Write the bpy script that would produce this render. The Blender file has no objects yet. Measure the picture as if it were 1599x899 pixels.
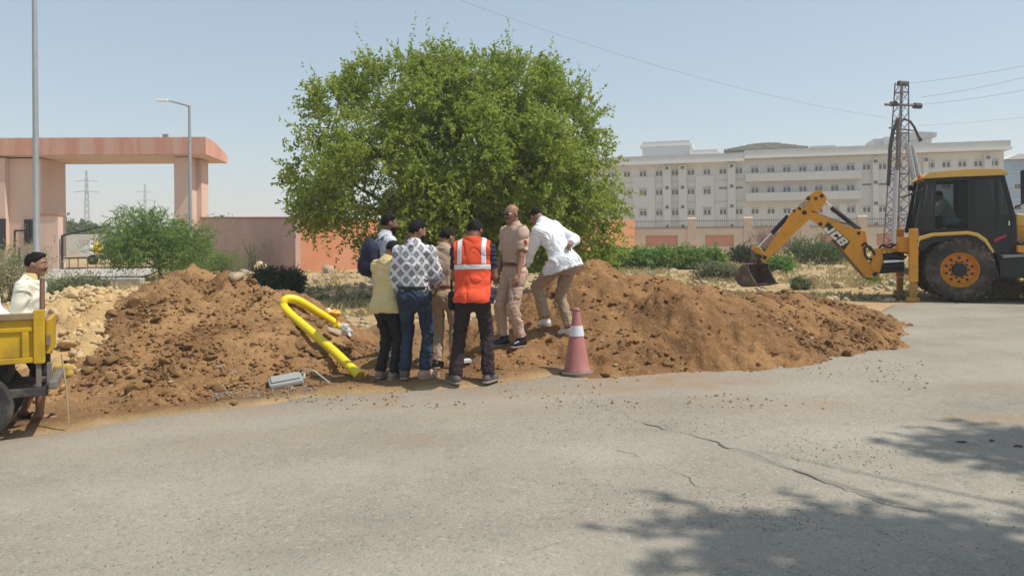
import bpy, math, random
import numpy as np
from mathutils import Vector, Matrix
from mathutils.geometry import tessellate_polygon

SC = bpy.context.scene
COL = SC.collection
R = math.radians
random.seed(7)
RNG = np.random.default_rng(7)

# ------------------------------------------------------------------ camera
F_PX, IW, IH, HORIZON, ROLL, EYE = 1150.0, 1599.0, 899.0, 368.0, R(0.5), 1.55
cam_data = bpy.data.cameras.new('camera')
cam = bpy.data.objects.new('camera', cam_data)
COL.objects.link(cam)
cam_data.sensor_width = 36.0
cam_data.lens = 36.0 * F_PX / IW
cam_data.shift_y = -(IH / 2 - HORIZON) / IW
cam_data.clip_start = 0.1
cam_data.clip_end = 9000
_ca, _sa = math.cos(ROLL), math.sin(ROLL)
cam.matrix_world = Matrix(((_ca, _sa, 0, 0), (0, 0, -1, 0), (-_sa, _ca, 0, EYE), (0, 0, 0, 1)))
SC.camera = cam

# ------------------------------------------------------------------ sky, sun, exposure
SUN_EL, SUN_AZ = 59.0, 103.0          # azimuth clockwise from +Y
world = bpy.data.worlds.new('World')
SC.world = world
world.use_nodes = True
_wt = world.node_tree
_bg = _wt.nodes['Background']
_sky = _wt.nodes.new('ShaderNodeTexSky')
_sky.sky_type = 'NISHITA'
_sky.sun_disc = False
_sky.sun_elevation = R(SUN_EL)
_sky.sun_rotation = R(SUN_AZ)
_sky.altitude = 0
_sky.air_density = 1.1
_sky.dust_density = 0.8
_sky.ozone_density = 1.2
_hs = _wt.nodes.new('ShaderNodeHueSaturation')          # dusty dry-season sky: paler, more even
_hs.inputs['Saturation'].default_value = 0.80
_sm = _wt.nodes.new('ShaderNodeMix'); _sm.data_type = 'RGBA'
_sm.inputs['Factor'].default_value = 0.62; _sm.inputs['B'].default_value = (1.42, 1.98, 2.36, 1)
_wt.links.new(_sky.outputs['Color'], _hs.inputs['Color']); _wt.links.new(_hs.outputs['Color'], _sm.inputs['A'])
_wt.links.new(_sm.outputs['Result'], _bg.inputs['Color'])
_bg.inputs['Strength'].default_value = 0.15
sun_data = bpy.data.lights.new('sun', 'SUN')
sun = bpy.data.objects.new('sun', sun_data)
COL.objects.link(sun)
sun_data.energy = 3.3
sun_data.angle = R(0.55)
sun_data.color = (1.0, 0.95, 0.86)
SUN_DIR = Vector((math.sin(R(SUN_AZ)) * math.cos(R(SUN_EL)), math.cos(R(SUN_AZ)) * math.cos(R(SUN_EL)), math.sin(R(SUN_EL))))
sun.rotation_euler = SUN_DIR.to_track_quat('Z', 'Y').to_euler()
sun.location = SUN_DIR * 30
SC.view_settings.view_transform = 'Standard'
SC.view_settings.look = 'None'
SC.view_settings.gamma = 1.0
SC.view_settings.exposure = 0.45
SC.render.engine = 'CYCLES'
SC.cycles.max_bounces = 6
SC.cycles.diffuse_bounces = 3
SC.cycles.glossy_bounces = 3
SC.cycles.transmission_bounces = 6
SC.cycles.transparent_max_bounces = 8
SC.cycles.sample_clamp_indirect = 6.0

# ------------------------------------------------------------------ picture -> place
def ray(px, py):
    cu, cv = (px - (IW / 2)) / F_PX, (HORIZON - py) / F_PX
    return Vector((cu * _ca + cv * _sa, 1.0, -cu * _sa + cv * _ca))
def P(px, py, Y):
    d = ray(px, py) * Y
    d.z += EYE
    return d
def smooth(a, b, x):
    t = np.clip((np.asarray(x, dtype=float) - a) / (b - a), 0, 1)
    return t * t * (3 - 2 * t)

# ------------------------------------------------------------------ numpy noise
def _hash(i, j, k, seed):
    n = (i.astype(np.int64) * 374761393 + j.astype(np.int64) * 668265263 + k.astype(np.int64) * 1274126177 + seed * 974711) & 0x7fffffff
    n = ((n ^ (n >> 13)) * 1103515245 + 12345) & 0x7fffffff
    n = ((n ^ (n >> 15)) * 1911520717) & 0x7fffffff
    return ((n >> 7) & 0xffff).astype(np.float32) / 32767.5 - 1.0
def vnoise(x, y, z=None, seed=0):
    x = np.asarray(x, dtype=np.float64); y = np.asarray(y, dtype=np.float64)
    xi, yi = np.floor(x), np.floor(y)
    fx, fy = (x - xi), (y - yi)
    fx, fy = fx * fx * (3 - 2 * fx), fy * fy * (3 - 2 * fy)
    xi, yi = xi.astype(np.int64), yi.astype(np.int64)
    def plane(zi):
        a = _hash(xi, yi, zi, seed); b = _hash(xi + 1, yi, zi, seed)
        c = _hash(xi, yi + 1, zi, seed); d = _hash(xi + 1, yi + 1, zi, seed)
        return (a + (b - a) * fx) * (1 - fy) + (c + (d - c) * fx) * fy
    if z is None:
        return plane(np.zeros_like(xi))
    z = np.asarray(z, dtype=np.float64)
    zi = np.floor(z); fz = z - zi; fz = fz * fz * (3 - 2 * fz); zi = zi.astype(np.int64)
    return plane(zi) * (1 - fz) + plane(zi + 1) * fz
def fbm(x, y, octaves=4, seed=0, gain=0.5):
    s, a, t = 0.0, 1.0, 0.0
    for o in range(octaves):
        s = s + a * vnoise(x * 2 ** o + 13.7 * o, y * 2 ** o - 7.1 * o, seed=seed + o)
        t += a; a *= gain
    return s / t

# ------------------------------------------------------------------ object helpers
def link(o, parent=None):
    COL.objects.link(o)
    if parent is not None:
        o.parent = parent
    return o
def tag(o, label=None, cat=None, group=None, kind=None):
    if label: o['label'] = label
    if cat: o['category'] = cat
    if group: o['group'] = group
    if kind: o['kind'] = kind
    return o
def empty(name, loc=(0, 0, 0), rz=0.0, label=None, cat=None, group=None):
    o = bpy.data.objects.new(name, None)
    o.empty_display_size = 0.2
    o.location = loc; o.rotation_euler = (0, 0, rz)
    link(o)
    return tag(o, label, cat, group)
def children_of(o, table={}):
    return [c for c in COL.objects if c.parent is o]
def copy_tree(o, parent=None, kids=None):
    c = o.copy(); COL.objects.link(c)
    if parent is not None: c.parent = parent
    for ch in (kids or children_of)(o):
        copy_tree(ch, c, kids)
    return c
def np_mesh(name, V, Fq, mats=(), smooth_=False, midx=None):
    """V (n,3), Fq (m,k) all faces the same size"""
    V = np.asarray(V, dtype=np.float32); Fq = np.asarray(Fq, dtype=np.int32)
    me = bpy.data.meshes.new(name)
    m, k = Fq.shape
    me.vertices.add(len(V)); me.vertices.foreach_set('co', V.ravel())
    me.loops.add(m * k); me.loops.foreach_set('vertex_index', Fq.ravel())
    me.polygons.add(m); me.polygons.foreach_set('loop_start', np.arange(0, m * k, k, dtype=np.int32))
    me.polygons.foreach_set('loop_total', np.full(m, k, dtype=np.int32))
    if smooth_: me.polygons.foreach_set('use_smooth', np.ones(m, dtype=bool))
    for mt in mats: me.materials.append(mt)
    if midx is not None: me.polygons.foreach_set('material_index', np.asarray(midx, dtype=np.int32))
    me.update(calc_edges=True)
    return me
def np_obj(name, V, Fq, mats=(), parent=None, smooth_=False, midx=None):
    return link(bpy.data.objects.new(name, np_mesh(name, V, Fq, mats, smooth_, midx)), parent)

class MB:
    """collects simple solids and links them as ONE mesh object"""
    def __init__(s): s.v, s.f, s.m = [], [], []
    def _add(s, vs, fs, mi=0):
        o = len(s.v); s.v.extend([tuple(v) for v in vs]); s.f.extend([tuple(i + o for i in f) for f in fs]); s.m.extend([mi] * len(fs)); return s
    def box(s, c, d, rz=0.0, mi=0, rot=None):
        c = Vector(c); hx, hy, hz = d[0] / 2, d[1] / 2, d[2] / 2
        M = rot if rot is not None else Matrix.Rotation(rz, 3, 'Z')
        vs = [c + M @ Vector((x, y, z)) for z in (-hz, hz) for y in (-hy, hy) for x in (-hx, hx)]
        return s._add(vs, [(0, 2, 3, 1), (4, 5, 7, 6), (0, 1, 5, 4), (2, 6, 7, 3), (0, 4, 6, 2), (1, 3, 7, 5)], mi)
    def frustum(s, c0, d0, c1, d1, mi=0):
        vs = []
        for c, d in ((c0, d0), (c1, d1)):
            for y in (-d[1] / 2, d[1] / 2):
                for x in (-d[0] / 2, d[0] / 2): vs.append((c[0] + x, c[1] + y, c[2]))
        return s._add(vs, [(0, 2, 3, 1), (4, 5, 7, 6), (0, 1, 5, 4), (2, 6, 7, 3), (0, 4, 6, 2), (1, 3, 7, 5)], mi)
    def prism(s, poly, y0, y1, mi=0, axes='xz'):
        """poly: list of (x,z) outline, extruded between y0 and y1"""
        n = len(poly)
        area = sum(poly[i][0] * poly[(i + 1) % n][1] - poly[(i + 1) % n][0] * poly[i][1] for i in range(n))
        if area < 0: poly = poly[::-1]
        if y0 > y1: y0, y1 = y1, y0
        def mk(p, y):
            return (p[0], y, p[1]) if axes == 'xz' else ((p[0], p[1], y) if axes == 'xy' else (y, p[0], p[1]))
        vs = [mk(p, y0) for p in poly] + [mk(p, y1) for p in poly]
        tri = tessellate_polygon([[Vector((p[0], p[1], 0)) for p in poly]])
        fs = []
        for t in tri:
            a, b, c = [poly[i] for i in t]
            ccw = (b[0] - a[0]) * (c[1] - a[1]) - (b[1] - a[1]) * (c[0] - a[0]) > 0
            t = tuple(t) if ccw else tuple(t[::-1])
            # seen from -y, x right z up: ccw front for y0
            fs.append(t); fs.append(tuple(i + n for i in t[::-1]))
        for i in range(n):
            j = (i + 1) % n
            fs.append((j, i, i + n, j + n))
        if axes != 'xz': fs = [f[::-1] for f in fs] if axes == 'xy' else fs
        return s._add(vs, fs, mi)
    def tube(s, pts, r, n=8, mi=0, caps=True, flat=1.0):
        pts = [Vector(p) for p in pts]
        rs = r if isinstance(r, (list, tuple)) else [r] * len(pts)
        vs, fs = [], []
        up = None
        for i, p in enumerate(pts):
            t = (pts[min(i + 1, len(pts) - 1)] - pts[max(i - 1, 0)])
            t = t.normalized() if t.length > 1e-9 else Vector((0, 0, 1))
            if up is None:
                up = Vector((0, 0, 1)) if abs(t.z) < 0.9 else Vector((0, 1, 0))
            x = t.cross(up)
            if x.length < 1e-6: x = t.cross(Vector((1, 0, 0)))
            x.normalize(); y = x.cross(t).normalized(); up = y
            for k in range(n):
                a = 2 * math.pi * k / n
                vs.append(p + (x * math.cos(a) + y * math.sin(a) * flat) * rs[i])
        for i in range(len(pts) - 1):
            for k in range(n):
                k2 = (k + 1) % n
                fs.append((i * n + k, i * n + k2, (i + 1) * n + k2, (i + 1) * n + k))
        if caps:
            fs.append(tuple(range(n - 1, -1, -1))); fs.append(tuple((len(pts) - 1) * n + k for k in range(n)))
        return s._add(vs, fs, mi)
    def lathe(s, prof, n=24, c=(0, 0, 0), axis='z', mi=0, ring=False):
        if ring: prof = list(prof) + [prof[0]]
        c = Vector(c); vs, fs = [], []
        for (r, h) in prof:
            for k in range(n):
                a = 2 * math.pi * k / n
                q = (r * math.cos(a), r * math.sin(a))
                v = {'z': (q[0], q[1], h), 'y': (q[0], h, q[1]), 'x': (h, q[0], q[1])}[axis]
                vs.append(c + Vector(v))
        for i in range(len(prof) - 1):
            for k in range(n):
                k2 = (k + 1) % n
                fs.append((i * n + k, i * n + k2, (i + 1) * n + k2, (i + 1) * n + k))
        if not ring: fs.append(tuple(range(n - 1, -1, -1))); fs.append(tuple((len(prof) - 1) * n + k for k in range(n)))
        if axis == 'y': fs = [f[::-1] for f in fs]
        return s._add(vs, fs, mi)
    def ball(s, c, r, nu=12, nv=8, mi=0):
        r = (r, r, r) if isinstance(r, (int, float)) else r
        vs, fs = [], []
        for j in range(1, nv):
            th = math.pi * j / nv
            for i in range(nu):
                a = 2 * math.pi * i / nu
                vs.append((c[0] + r[0] * math.sin(th) * math.cos(a), c[1] + r[1] * math.sin(th) * math.sin(a), c[2] + r[2] * math.cos(th)))
        t, b = len(vs), len(vs) + 1
        vs += [(c[0], c[1], c[2] + r[2]), (c[0], c[1], c[2] - r[2])]
        for j in range(nv - 2):
            for i in range(nu):
                i2 = (i + 1) % nu
                fs.append((j * nu + i, (j + 1) * nu + i, (j + 1) * nu + i2, j * nu + i2))
        for i in range(nu):
            i2 = (i + 1) % nu
            fs.append((t, i, i2)); fs.append((b, (nv - 2) * nu + i2, (nv - 2) * nu + i))
        return s._add(vs, fs, mi)
    def build(s, name, mats, parent=None, bevel=0.0, smooth_=False, angle=40):
        me = bpy.data.meshes.new(name)
        me.from_pydata(s.v, [], s.f)
        mats = mats if isinstance(mats, (list, tuple)) else [mats]
        for m in mats: me.materials.append(m)
        if len(mats) > 1: me.polygons.foreach_set('material_index', np.array(s.m, dtype=np.int32))
        if smooth_:
            me.polygons.foreach_set('use_smooth', np.ones(len(me.polygons), dtype=bool))
            me.set_sharp_from_angle(angle=R(angle))
        me.update()
        o = link(bpy.data.objects.new(name, me), parent)
        if bevel > 0:
            b = o.modifiers.new('bevel', 'BEVEL'); b.width = bevel; b.segments = 2; b.limit_method = 'ANGLE'; b.angle_limit = R(35)
        return o

# ------------------------------------------------------------------ materials
def mat(name, c, rough=0.7, var=0.18, scale=6.0, bump=0.0, bscale=40.0, metal=0.0, c2=None, c2at=(0.5, 0.7), c2scale=2.0, spec=0.4, coat=0.0, fine=None, streak=None):
    """plain procedural: base colour with noise variation, optional second colour in noise patches, optional bump"""
    m = bpy.data.materials.new(name); m.use_nodes = True
    nt = m.node_tree; N = nt.nodes; L = nt.links
    b = N['Principled BSDF']
    tc = N.new('ShaderNodeTexCoord')
    b.inputs['Roughness'].default_value = rough
    b.inputs['Metallic'].default_value = metal
    b.inputs['Specular IOR Level'].default_value = spec
    b.inputs['Coat Weight'].default_value = coat
    vec = tc.outputs['Object']
    if streak:
        mp = N.new('ShaderNodeMapping'); mp.inputs['Scale'].default_value = streak; L.new(vec, mp.inputs['Vector']); vs = mp.outputs['Vector']
    else: vs = vec
    nz = N.new('ShaderNodeTexNoise'); nz.inputs['Scale'].default_value = scale; nz.inputs['Detail'].default_value = 6; nz.inputs['Roughness'].default_value = 0.6
    L.new(vs, nz.inputs['Vector'])
    rp = N.new('ShaderNodeValToRGB')
    rp.color_ramp.elements[0].position = 0.3; rp.color_ramp.elements[1].position = 0.7
    rp.color_ramp.elements[0].color = (*[max(0, x * (1 - var)) for x in c], 1)
    rp.color_ramp.elements[1].color = (*[min(1, x * (1 + var)) for x in c], 1)
    L.new(nz.outputs['Fac'], rp.inputs['Fac'])
    out = rp.outputs['Color']
    if fine:
        n3 = N.new('ShaderNodeTexNoise'); n3.inputs['Scale'].default_value = fine[0]; n3.inputs['Detail'].default_value = 3
        L.new(vec, n3.inputs['Vector'])
        mr = N.new('ShaderNodeMapRange'); mr.inputs['From Min'].default_value = 0.3; mr.inputs['From Max'].default_value = 0.7
        mr.inputs['To Min'].default_value = 1 - fine[1]; mr.inputs['To Max'].default_value = 1 + fine[1]
        L.new(n3.outputs['Fac'], mr.inputs['Value'])
        mx = N.new('ShaderNodeVectorMath'); mx.operation = 'SCALE'
        L.new(out, mx.inputs[0]); L.new(mr.outputs['Result'], mx.inputs['Scale']); out = mx.outputs['Vector']
    if c2 is not None:
        n2 = N.new('ShaderNodeTexNoise'); n2.inputs['Scale'].default_value = c2scale; n2.inputs['Detail'].default_value = 7; n2.inputs['Roughness'].default_value = 0.65
        L.new(vs, n2.inputs['Vector'])
        r2 = N.new('ShaderNodeMapRange'); r2.inputs['From Min'].default_value = c2at[0]; r2.inputs['From Max'].default_value = c2at[1]
        L.new(n2.outputs['Fac'], r2.inputs['Value'])
        mx = N.new('ShaderNodeMix'); mx.data_type = 'RGBA'
        L.new(r2.outputs['Result'], mx.inputs['Factor']); L.new(out, mx.inputs['A']); mx.inputs['B'].default_value = (*c2, 1)
        out = mx.outputs['Result']
    L.new(out, b.inputs['Base Color'])
    if bump > 0:
        nb = N.new('ShaderNodeTexNoise'); nb.inputs['Scale'].default_value = bscale; nb.inputs['Detail'].default_value = 5
        L.new(vec, nb.inputs['Vector'])
        bp = N.new('ShaderNodeBump'); bp.inputs['Strength'].default_value = bump; bp.inputs['Distance'].default_value = 0.02
        L.new(nb.outputs['Fac'], bp.inputs['Height']); L.new(bp.outputs['Normal'], b.inputs['Normal'])
    return m

def leaf_mat(name, ca, cb, trans=0.35, rough=0.55):
    """two-tone leaves, each leaf (mesh island) its own shade, light shining through"""
    m = bpy.data.materials.new(name); m.use_nodes = True
    nt = m.node_tree; N = nt.nodes; L = nt.links
    b = N['Principled BSDF']; out = N['Material Output']
    geo = N.new('ShaderNodeNewGeometry')
    tc = N.new('ShaderNodeTexCoord')
    nz = N.new('ShaderNodeTexNoise'); nz.inputs['Scale'].default_value = 1.3; nz.inputs['Detail'].default_value = 3
    L.new(tc.outputs['Object'], nz.inputs['Vector'])
    ad = N.new('ShaderNodeMath'); ad.operation = 'MULTIPLY_ADD'
    L.new(geo.outputs['Random Per Island'], ad.inputs[0]); ad.inputs[1].default_value = 0.5
    mr = N.new('ShaderNodeMapRange'); mr.inputs['From Min'].default_value = 0.3; mr.inputs['From Max'].default_value = 0.7; mr.inputs['To Max'].default_value = 0.5
    L.new(nz.outputs['Fac'], mr.inputs['Value']); L.new(mr.outputs['Result'], ad.inputs[2])
    mx = N.new('ShaderNodeMix'); mx.data_type = 'RGBA'
    mx.inputs['A'].default_value = (*ca, 1); mx.inputs['B'].default_value = (*cb, 1)
    L.new(ad.outputs['Value'], mx.inputs['Factor'])
    L.new(mx.outputs['Result'], b.inputs['Base Color'])
    b.inputs['Roughness'].default_value = rough; b.inputs['Specular IOR Level'].default_value = 0.3
    tr = N.new('ShaderNodeBsdfTranslucent'); L.new(mx.outputs['Result'], tr.inputs['Color'])
    ms = N.new('ShaderNodeMixShader'); ms.inputs['Fac'].default_value = trans
    L.new(b.outputs['BSDF'], ms.inputs[1]); L.new(tr.outputs['BSDF'], ms.inputs[2])
    L.new(ms.outputs['Shader'], out.inputs['Surface'])
    return m
def glass_mat(name, c, rough=0.08, alpha=0.35):
    """tinted window glass: part clear, part glossy"""
    m = bpy.data.materials.new(name); m.use_nodes = True
    nt = m.node_tree; N = nt.nodes; L = nt.links
    b = N['Principled BSDF']; out = N['Material Output']
    b.inputs['Base Color'].default_value = (*c, 1); b.inputs['Roughness'].default_value = rough
    t = N.new('ShaderNodeBsdfTransparent'); t.inputs['Color'].default_value = (0.75, 0.8, 0.82, 1)
    ms = N.new('ShaderNodeMixShader'); ms.inputs['Fac'].default_value = alpha
    L.new(b.outputs['BSDF'], ms.inputs[1]); L.new(t.outputs['BSDF'], ms.inputs[2]); L.new(ms.outputs['Shader'], out.inputs['Surface'])
    return m
# ================================================================== GROUND
def base_h(x, y):
    x = np.asarray(x, dtype=float); y = np.asarray(y, dtype=float)
    l = -0.045 * (np.sqrt(x * x + 0.3) - x) / 2
    l = np.maximum(l, -0.27 - 0.0 * x) * (1 - smooth(13, 30, y))
    return l + 0.16 * smooth(24, 60, y)
def ground_pts(px, py):
    px = np.asarray(px, float); py = np.asarray(py, float)
    cu, cv = (px - IW / 2) / F_PX, (HORIZON - py) / F_PX
    dx, dz = cu * _ca + cv * _sa, -cu * _sa + cv * _ca
    lo = np.full(px.shape, 1.0); hi = np.full(px.shape, 300.0)
    for _ in range(40):
        m = (lo + hi) / 2
        above = dz * m + EYE > base_h(dx * m, m)
        lo = np.where(above, m, lo); hi = np.where(above, hi, m)
    return np.stack([dx * lo, lo, dz * lo + EYE], -1)
def ground_pt(px, py):
    return Vector(ground_pts(np.array([px]), np.array([py]))[0])
_ep = [(100, 664), (200, 652), (340, 634), (480, 614), (600, 604), (750, 597), (900, 578), (1000, 573), (1100, 567), (1200, 553), (1290, 530), (1340, 498), (1385, 477), (1440, 468), (1500, 457), (1599, 447)]
_ep = [ground_pt(*q) for q in _ep]
EDGE_X = np.array([-60, -12, -6] + [p.x for p in _ep] + [22, 40, 90])
EDGE_Y = np.array([4.4, 5.9, 6.5] + [p.y for p in _ep] + [21.5, 26, 40])
def edge_y(x):
    x = np.asarray(x, dtype=float)
    return np.interp(x, EDGE_X, EDGE_Y) + 0.10 * vnoise(x * 1.7, x * 0 + 3.3, seed=3) + 0.05 * vnoise(x * 6, x * 0, seed=5)

def cone_field(cones, k=0.05):
    """smooth maximum of heaps: (x, y, absolute top height, slope, rounding)"""
    def f(x, y):
        acc = 0.0
        for (cx, cy, h, sl, rd) in cones:
            d = np.sqrt((x - cx) ** 2 + (y - cy) ** 2 + rd * rd) - rd
            acc = acc + np.exp(np.clip((h - sl * d) / k, -60, 60))
        return k * np.log(acc + 1e-30)
    return f
LEFT_CONES = [(-4.62, 10.35, 1.10, 0.66, 0.30), (-3.85, 10.3, 0.98, 0.64, 0.4), (-3.22, 10.0, 0.82, 0.80, 0.25), (-5.1, 9.7, 0.72, 0.68, 0.3), (-4.3, 9.3, 0.58, 0.62, 0.4),
              (-3.4, 9.1, 0.45, 0.6, 0.4), (-5.4, 9.0, 0.28, 0.55, 0.3), (-2.78, 9.1, 0.30, 0.7, 0.25), (-4.9, 8.4, 0.05, 0.4, 0.3), (-3.7, 8.3, 0.15, 0.5, 0.3), (-2.9, 8.4, 0.10, 0.55, 0.2)]
RIGHT_CONES = [(1.17, 10.35, 1.13, 0.68, 0.25), (0.65, 10.35, 0.85, 0.66, 0.3), (1.8, 10.4, 1.00, 0.64, 0.4), (2.0, 9.45, 0.76, 0.72, 0.25), (2.7, 10.5, 0.80, 0.55, 0.4), (3.4, 10.9, 0.62, 0.55, 0.3),
               (4.2, 11.4, 0.58, 0.52, 0.4), (4.9, 12.1, 0.50, 0.48, 0.4), (5.6, 12.8, 0.31, 0.45, 0.4), (6.2, 13.4, 0.08, 0.38, 0.4), (1.3, 8.9, 0.36, 0.55, 0.3), (0.35, 9.05, 0.28, 0.5, 0.3),
               (-0.1, 8.65, 0.15, 0.42, 0.3), (2.6, 9.3, 0.40, 0.5, 0.3), (3.3, 9.9, 0.40, 0.45, 0.4), (0.3, 8.7, 0.05, 0.4, 0.3), (4.3, 10.9, 0.38, 0.4, 0.3), (0.3, 9.9, 0.45, 0.6, 0.2)]
STONE_CONES = [(-5.75, 10.0, 0.86, 0.6, 0.4), (-6.5, 10.0, 0.72, 0.6, 0.4), (-5.5, 9.3, 0.5, 0.6, 0.3), (-6.2, 9.2, 0.45, 0.6, 0.3), (-5.3, 10.6, 0.8, 0.6, 0.4), (-7.6, 9.8, 0.5, 0.5, 0.4), (-5.2, 8.6, 0.12, 0.5, 0.3)]
_lf, _rf, _sf = cone_field(LEFT_CONES), cone_field(RIGHT_CONES), cone_field(STONE_CONES)
def left_h(x, y):
    w = vnoise(x * 1.1, y * 1.1, seed=21) * 0.12
    return _lf(x + w, y + w) + 0.05 * fbm(x * 2.5, y * 2.5, 3, seed=11) + 0.09 * fbm(x * 1.0 + 4, y * 1.0, 2, seed=15)
def right_h(x, y):
    w = vnoise(x * 1.3, y * 1.3, seed=22) * 0.16
    return _rf(x + w, y - w) + 0.07 * fbm(x * 2.3, y * 2.3, 3, seed=12) + 0.07 * fbm(x * 1.0 + 9, y * 1.0, 2, seed=16)
def stone_h(x, y):
    return _sf(x, y) + 0.07 * fbm(x * 2.2, y * 2.2, 3, seed=13)
PIT = ground_pt(742, 566)
def dug(x, y):
    """how far the ground is dug over, 0..1"""
    e = edge_y(x)
    m = smooth(-7.0, -5.4, x) * (1 - smooth(5.5, 8.0, x)) * smooth(-0.3, -0.05, y - e) * (1 - smooth(11.5, 14.5, y + 0.8 * vnoise(x, y, seed=31)))
    return m
def ground_h(x, y):
    b = base_h(x, y)
    d = dug(x, y)
    off = smooth(0.0, 0.5, y - edge_y(x))
    h = b + d * (0.05 + 0.06 * fbm(x * 2.2, y * 2.2, 4, seed=41)) + off * (1 - d) * 0.05 * fbm(x * 0.7, y * 0.7, 4, seed=42) * (1 - smooth(40, 80, y))
    h = h - 0.30 * np.exp(-(((x - PIT.x) / 0.42) ** 2 + ((y - PIT.y) / 0.3) ** 2) ** 2)
    # a low bank of turned earth behind the trench
    h = h + 0.22 * np.exp(-((y - 12.6 - 0.3 * np.sin(x)) / 0.7) ** 2) * smooth(-4.5, -3, x) * (1 - smooth(1.5, 3.5, x)) * (0.7 + 0.6 * vnoise(x * 1.5, y * 1.5, seed=44))
    h = h + 0.15 * np.exp(-(((x + 1.55) / 0.45) ** 2 + ((y - 9.1) / 0.4) ** 2) ** 1.5)
    under = smooth(0.15, 0.5, edge_y(x) - y)
    return h - 0.06 * under
def G(x, y):
    x, y = np.array([float(x)]), np.array([float(y)])
    return float(max(ground_h(x, y)[0], left_h(x, y)[0], right_h(x, y)[0], stone_h(x, y)[0], (base_h(x, y)[0] + 0.006) if y[0] < edge_y(x)[0] else -9))

def Gv(x, y):
    road_ = np.where(y < edge_y(x), base_h(x, y) + 0.006, -9)
    return np.maximum.reduce([ground_h(x, y), left_h(x, y), right_h(x, y), stone_h(x, y), road_])
def graded(lo, hi, step, far_lo, far_hi, g=1.25):
    mid = np.arange(lo, hi + 1e-6, step)
    up, s, v = [], step, hi
    while v < far_hi: s *= g; v += s; up.append(v)
    dn, s, v = [], step, lo
    while v > far_lo: s *= g; v -= s; dn.append(v)
    return np.array(dn[::-1] + list(mid) + up)
def grid_mesh(name, xs, ys, hf, mats, keep=None, attrs=None, smooth_=True):
    X, Y = np.meshgrid(xs, ys)
    Z = hf(X, Y)
    nx, ny = len(xs), len(ys)
    i = np.arange(ny - 1)[:, None] * nx + np.arange(nx - 1)[None, :]
    Fq = np.stack([i, i + 1, i + nx + 1, i + nx], -1).reshape(-1, 4)
    V = np.stack([X, Y, Z], -1).reshape(-1, 3)
    if keep is not None:
        kv = keep(X, Y, Z).ravel()
        Fq = Fq[kv[Fq].any(1)]
    used = np.zeros(len(V), bool); used[Fq.ravel()] = True
    remap = np.cumsum(used) - 1
    me = np_mesh(name, V[used], remap[Fq], mats, smooth_)
    for an, af in (attrs or {}).items():
        a = me.attributes.new(an, 'FLOAT', 'POINT')
        a.data.foreach_set('value', np.asarray(af(X, Y), dtype=np.float32).ravel()[used])
    return link(bpy.data.objects.new(name, me))

def soil_nodes(nt, hue=(0.255, 0.145, 0.065), dark=(0.15, 0.08, 0.035), pale=(0.38, 0.27, 0.155)):
    N, L = nt.nodes, nt.links
    tc = N.new('ShaderNodeTexCoord')
    n1 = N.new('ShaderNodeTexNoise'); n1.inputs['Scale'].default_value = 1.25; n1.inputs['Detail'].default_value = 8; n1.inputs['Roughness'].default_value = 0.62
    n2 = N.new('ShaderNodeTexNoise'); n2.inputs['Scale'].default_value = 22; n2.inputs['Detail'].default_value = 6; n2.inputs['Roughness'].default_value = 0.7
    vo = N.new('ShaderNodeTexVoronoi'); vo.inputs['Scale'].default_value = 34
    for n in (n1, n2, vo): L.new(tc.outputs['Object'], n.inputs['Vector'])
    r = N.new('ShaderNodeValToRGB'); e = r.color_ramp.elements
    e[0].position = 0.36; e[0].color = (*dark, 1); e[1].position = 0.60; e[1].color = (*hue, 1)
    L.new(n1.outputs['Fac'], r.inputs['Fac'])
    mx = N.new('ShaderNodeMix'); mx.data_type = 'RGBA'; mx.inputs['B'].default_value = (*pale, 1)
    mr = N.new('ShaderNodeMapRange'); mr.inputs['From Min'].default_value = 0.52; mr.inputs['From Max'].default_value = 0.72; mr.inputs['To Max'].default_value = 0.55
    L.new(n2.outputs['Fac'], mr.inputs['Value']); L.new(mr.outputs['Result'], mx.inputs['Factor']); L.new(r.outputs['Color'], mx.inputs['A'])
    bp = N.new('ShaderNodeBump'); bp.inputs['Strength'].default_value = 0.55; bp.inputs['Distance'].default_value = 0.03
    ad = N.new('ShaderNodeMath'); ad.operation = 'MULTIPLY_ADD'; ad.inputs[1].default_value = -0.5
    L.new(vo.outputs['Distance'], ad.inputs[0]); L.new(n2.outputs['Fac'], ad.inputs[2]); L.new(ad.outputs['Value'], bp.inputs['Height'])
    return mx.outputs['Result'], bp.outputs['Normal']
def soil_mat(name, **k):
    m = bpy.data.materials.new(name); m.use_nodes = True
    b = m.node_tree.nodes['Principled BSDF']
    c, n = soil_nodes(m.node_tree, **k)
    m.node_tree.links.new(c, b.inputs['Base Color']); m.node_tree.links.new(n, b.inputs['Normal'])
    b.inputs['Roughness'].default_value = 0.95; b.inputs['Specular IOR Level'].default_value = 0.15
    return m
M_SOIL = soil_mat('brown_soil', hue=(0.335, 0.190, 0.084), dark=(0.185, 0.095, 0.040), pale=(0.48, 0.335, 0.19))
M_SOIL2 = soil_mat('dark_brown_soil', hue=(0.285, 0.153, 0.066), dark=(0.140, 0.070, 0.030), pale=(0.43, 0.285, 0.155))
M_STONE_SOIL = soil_mat('yellow_rubble_soil', hue=(0.50, 0.34, 0.16), dark=(0.38, 0.235, 0.10), pale=(0.60, 0.47, 0.28))

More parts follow.
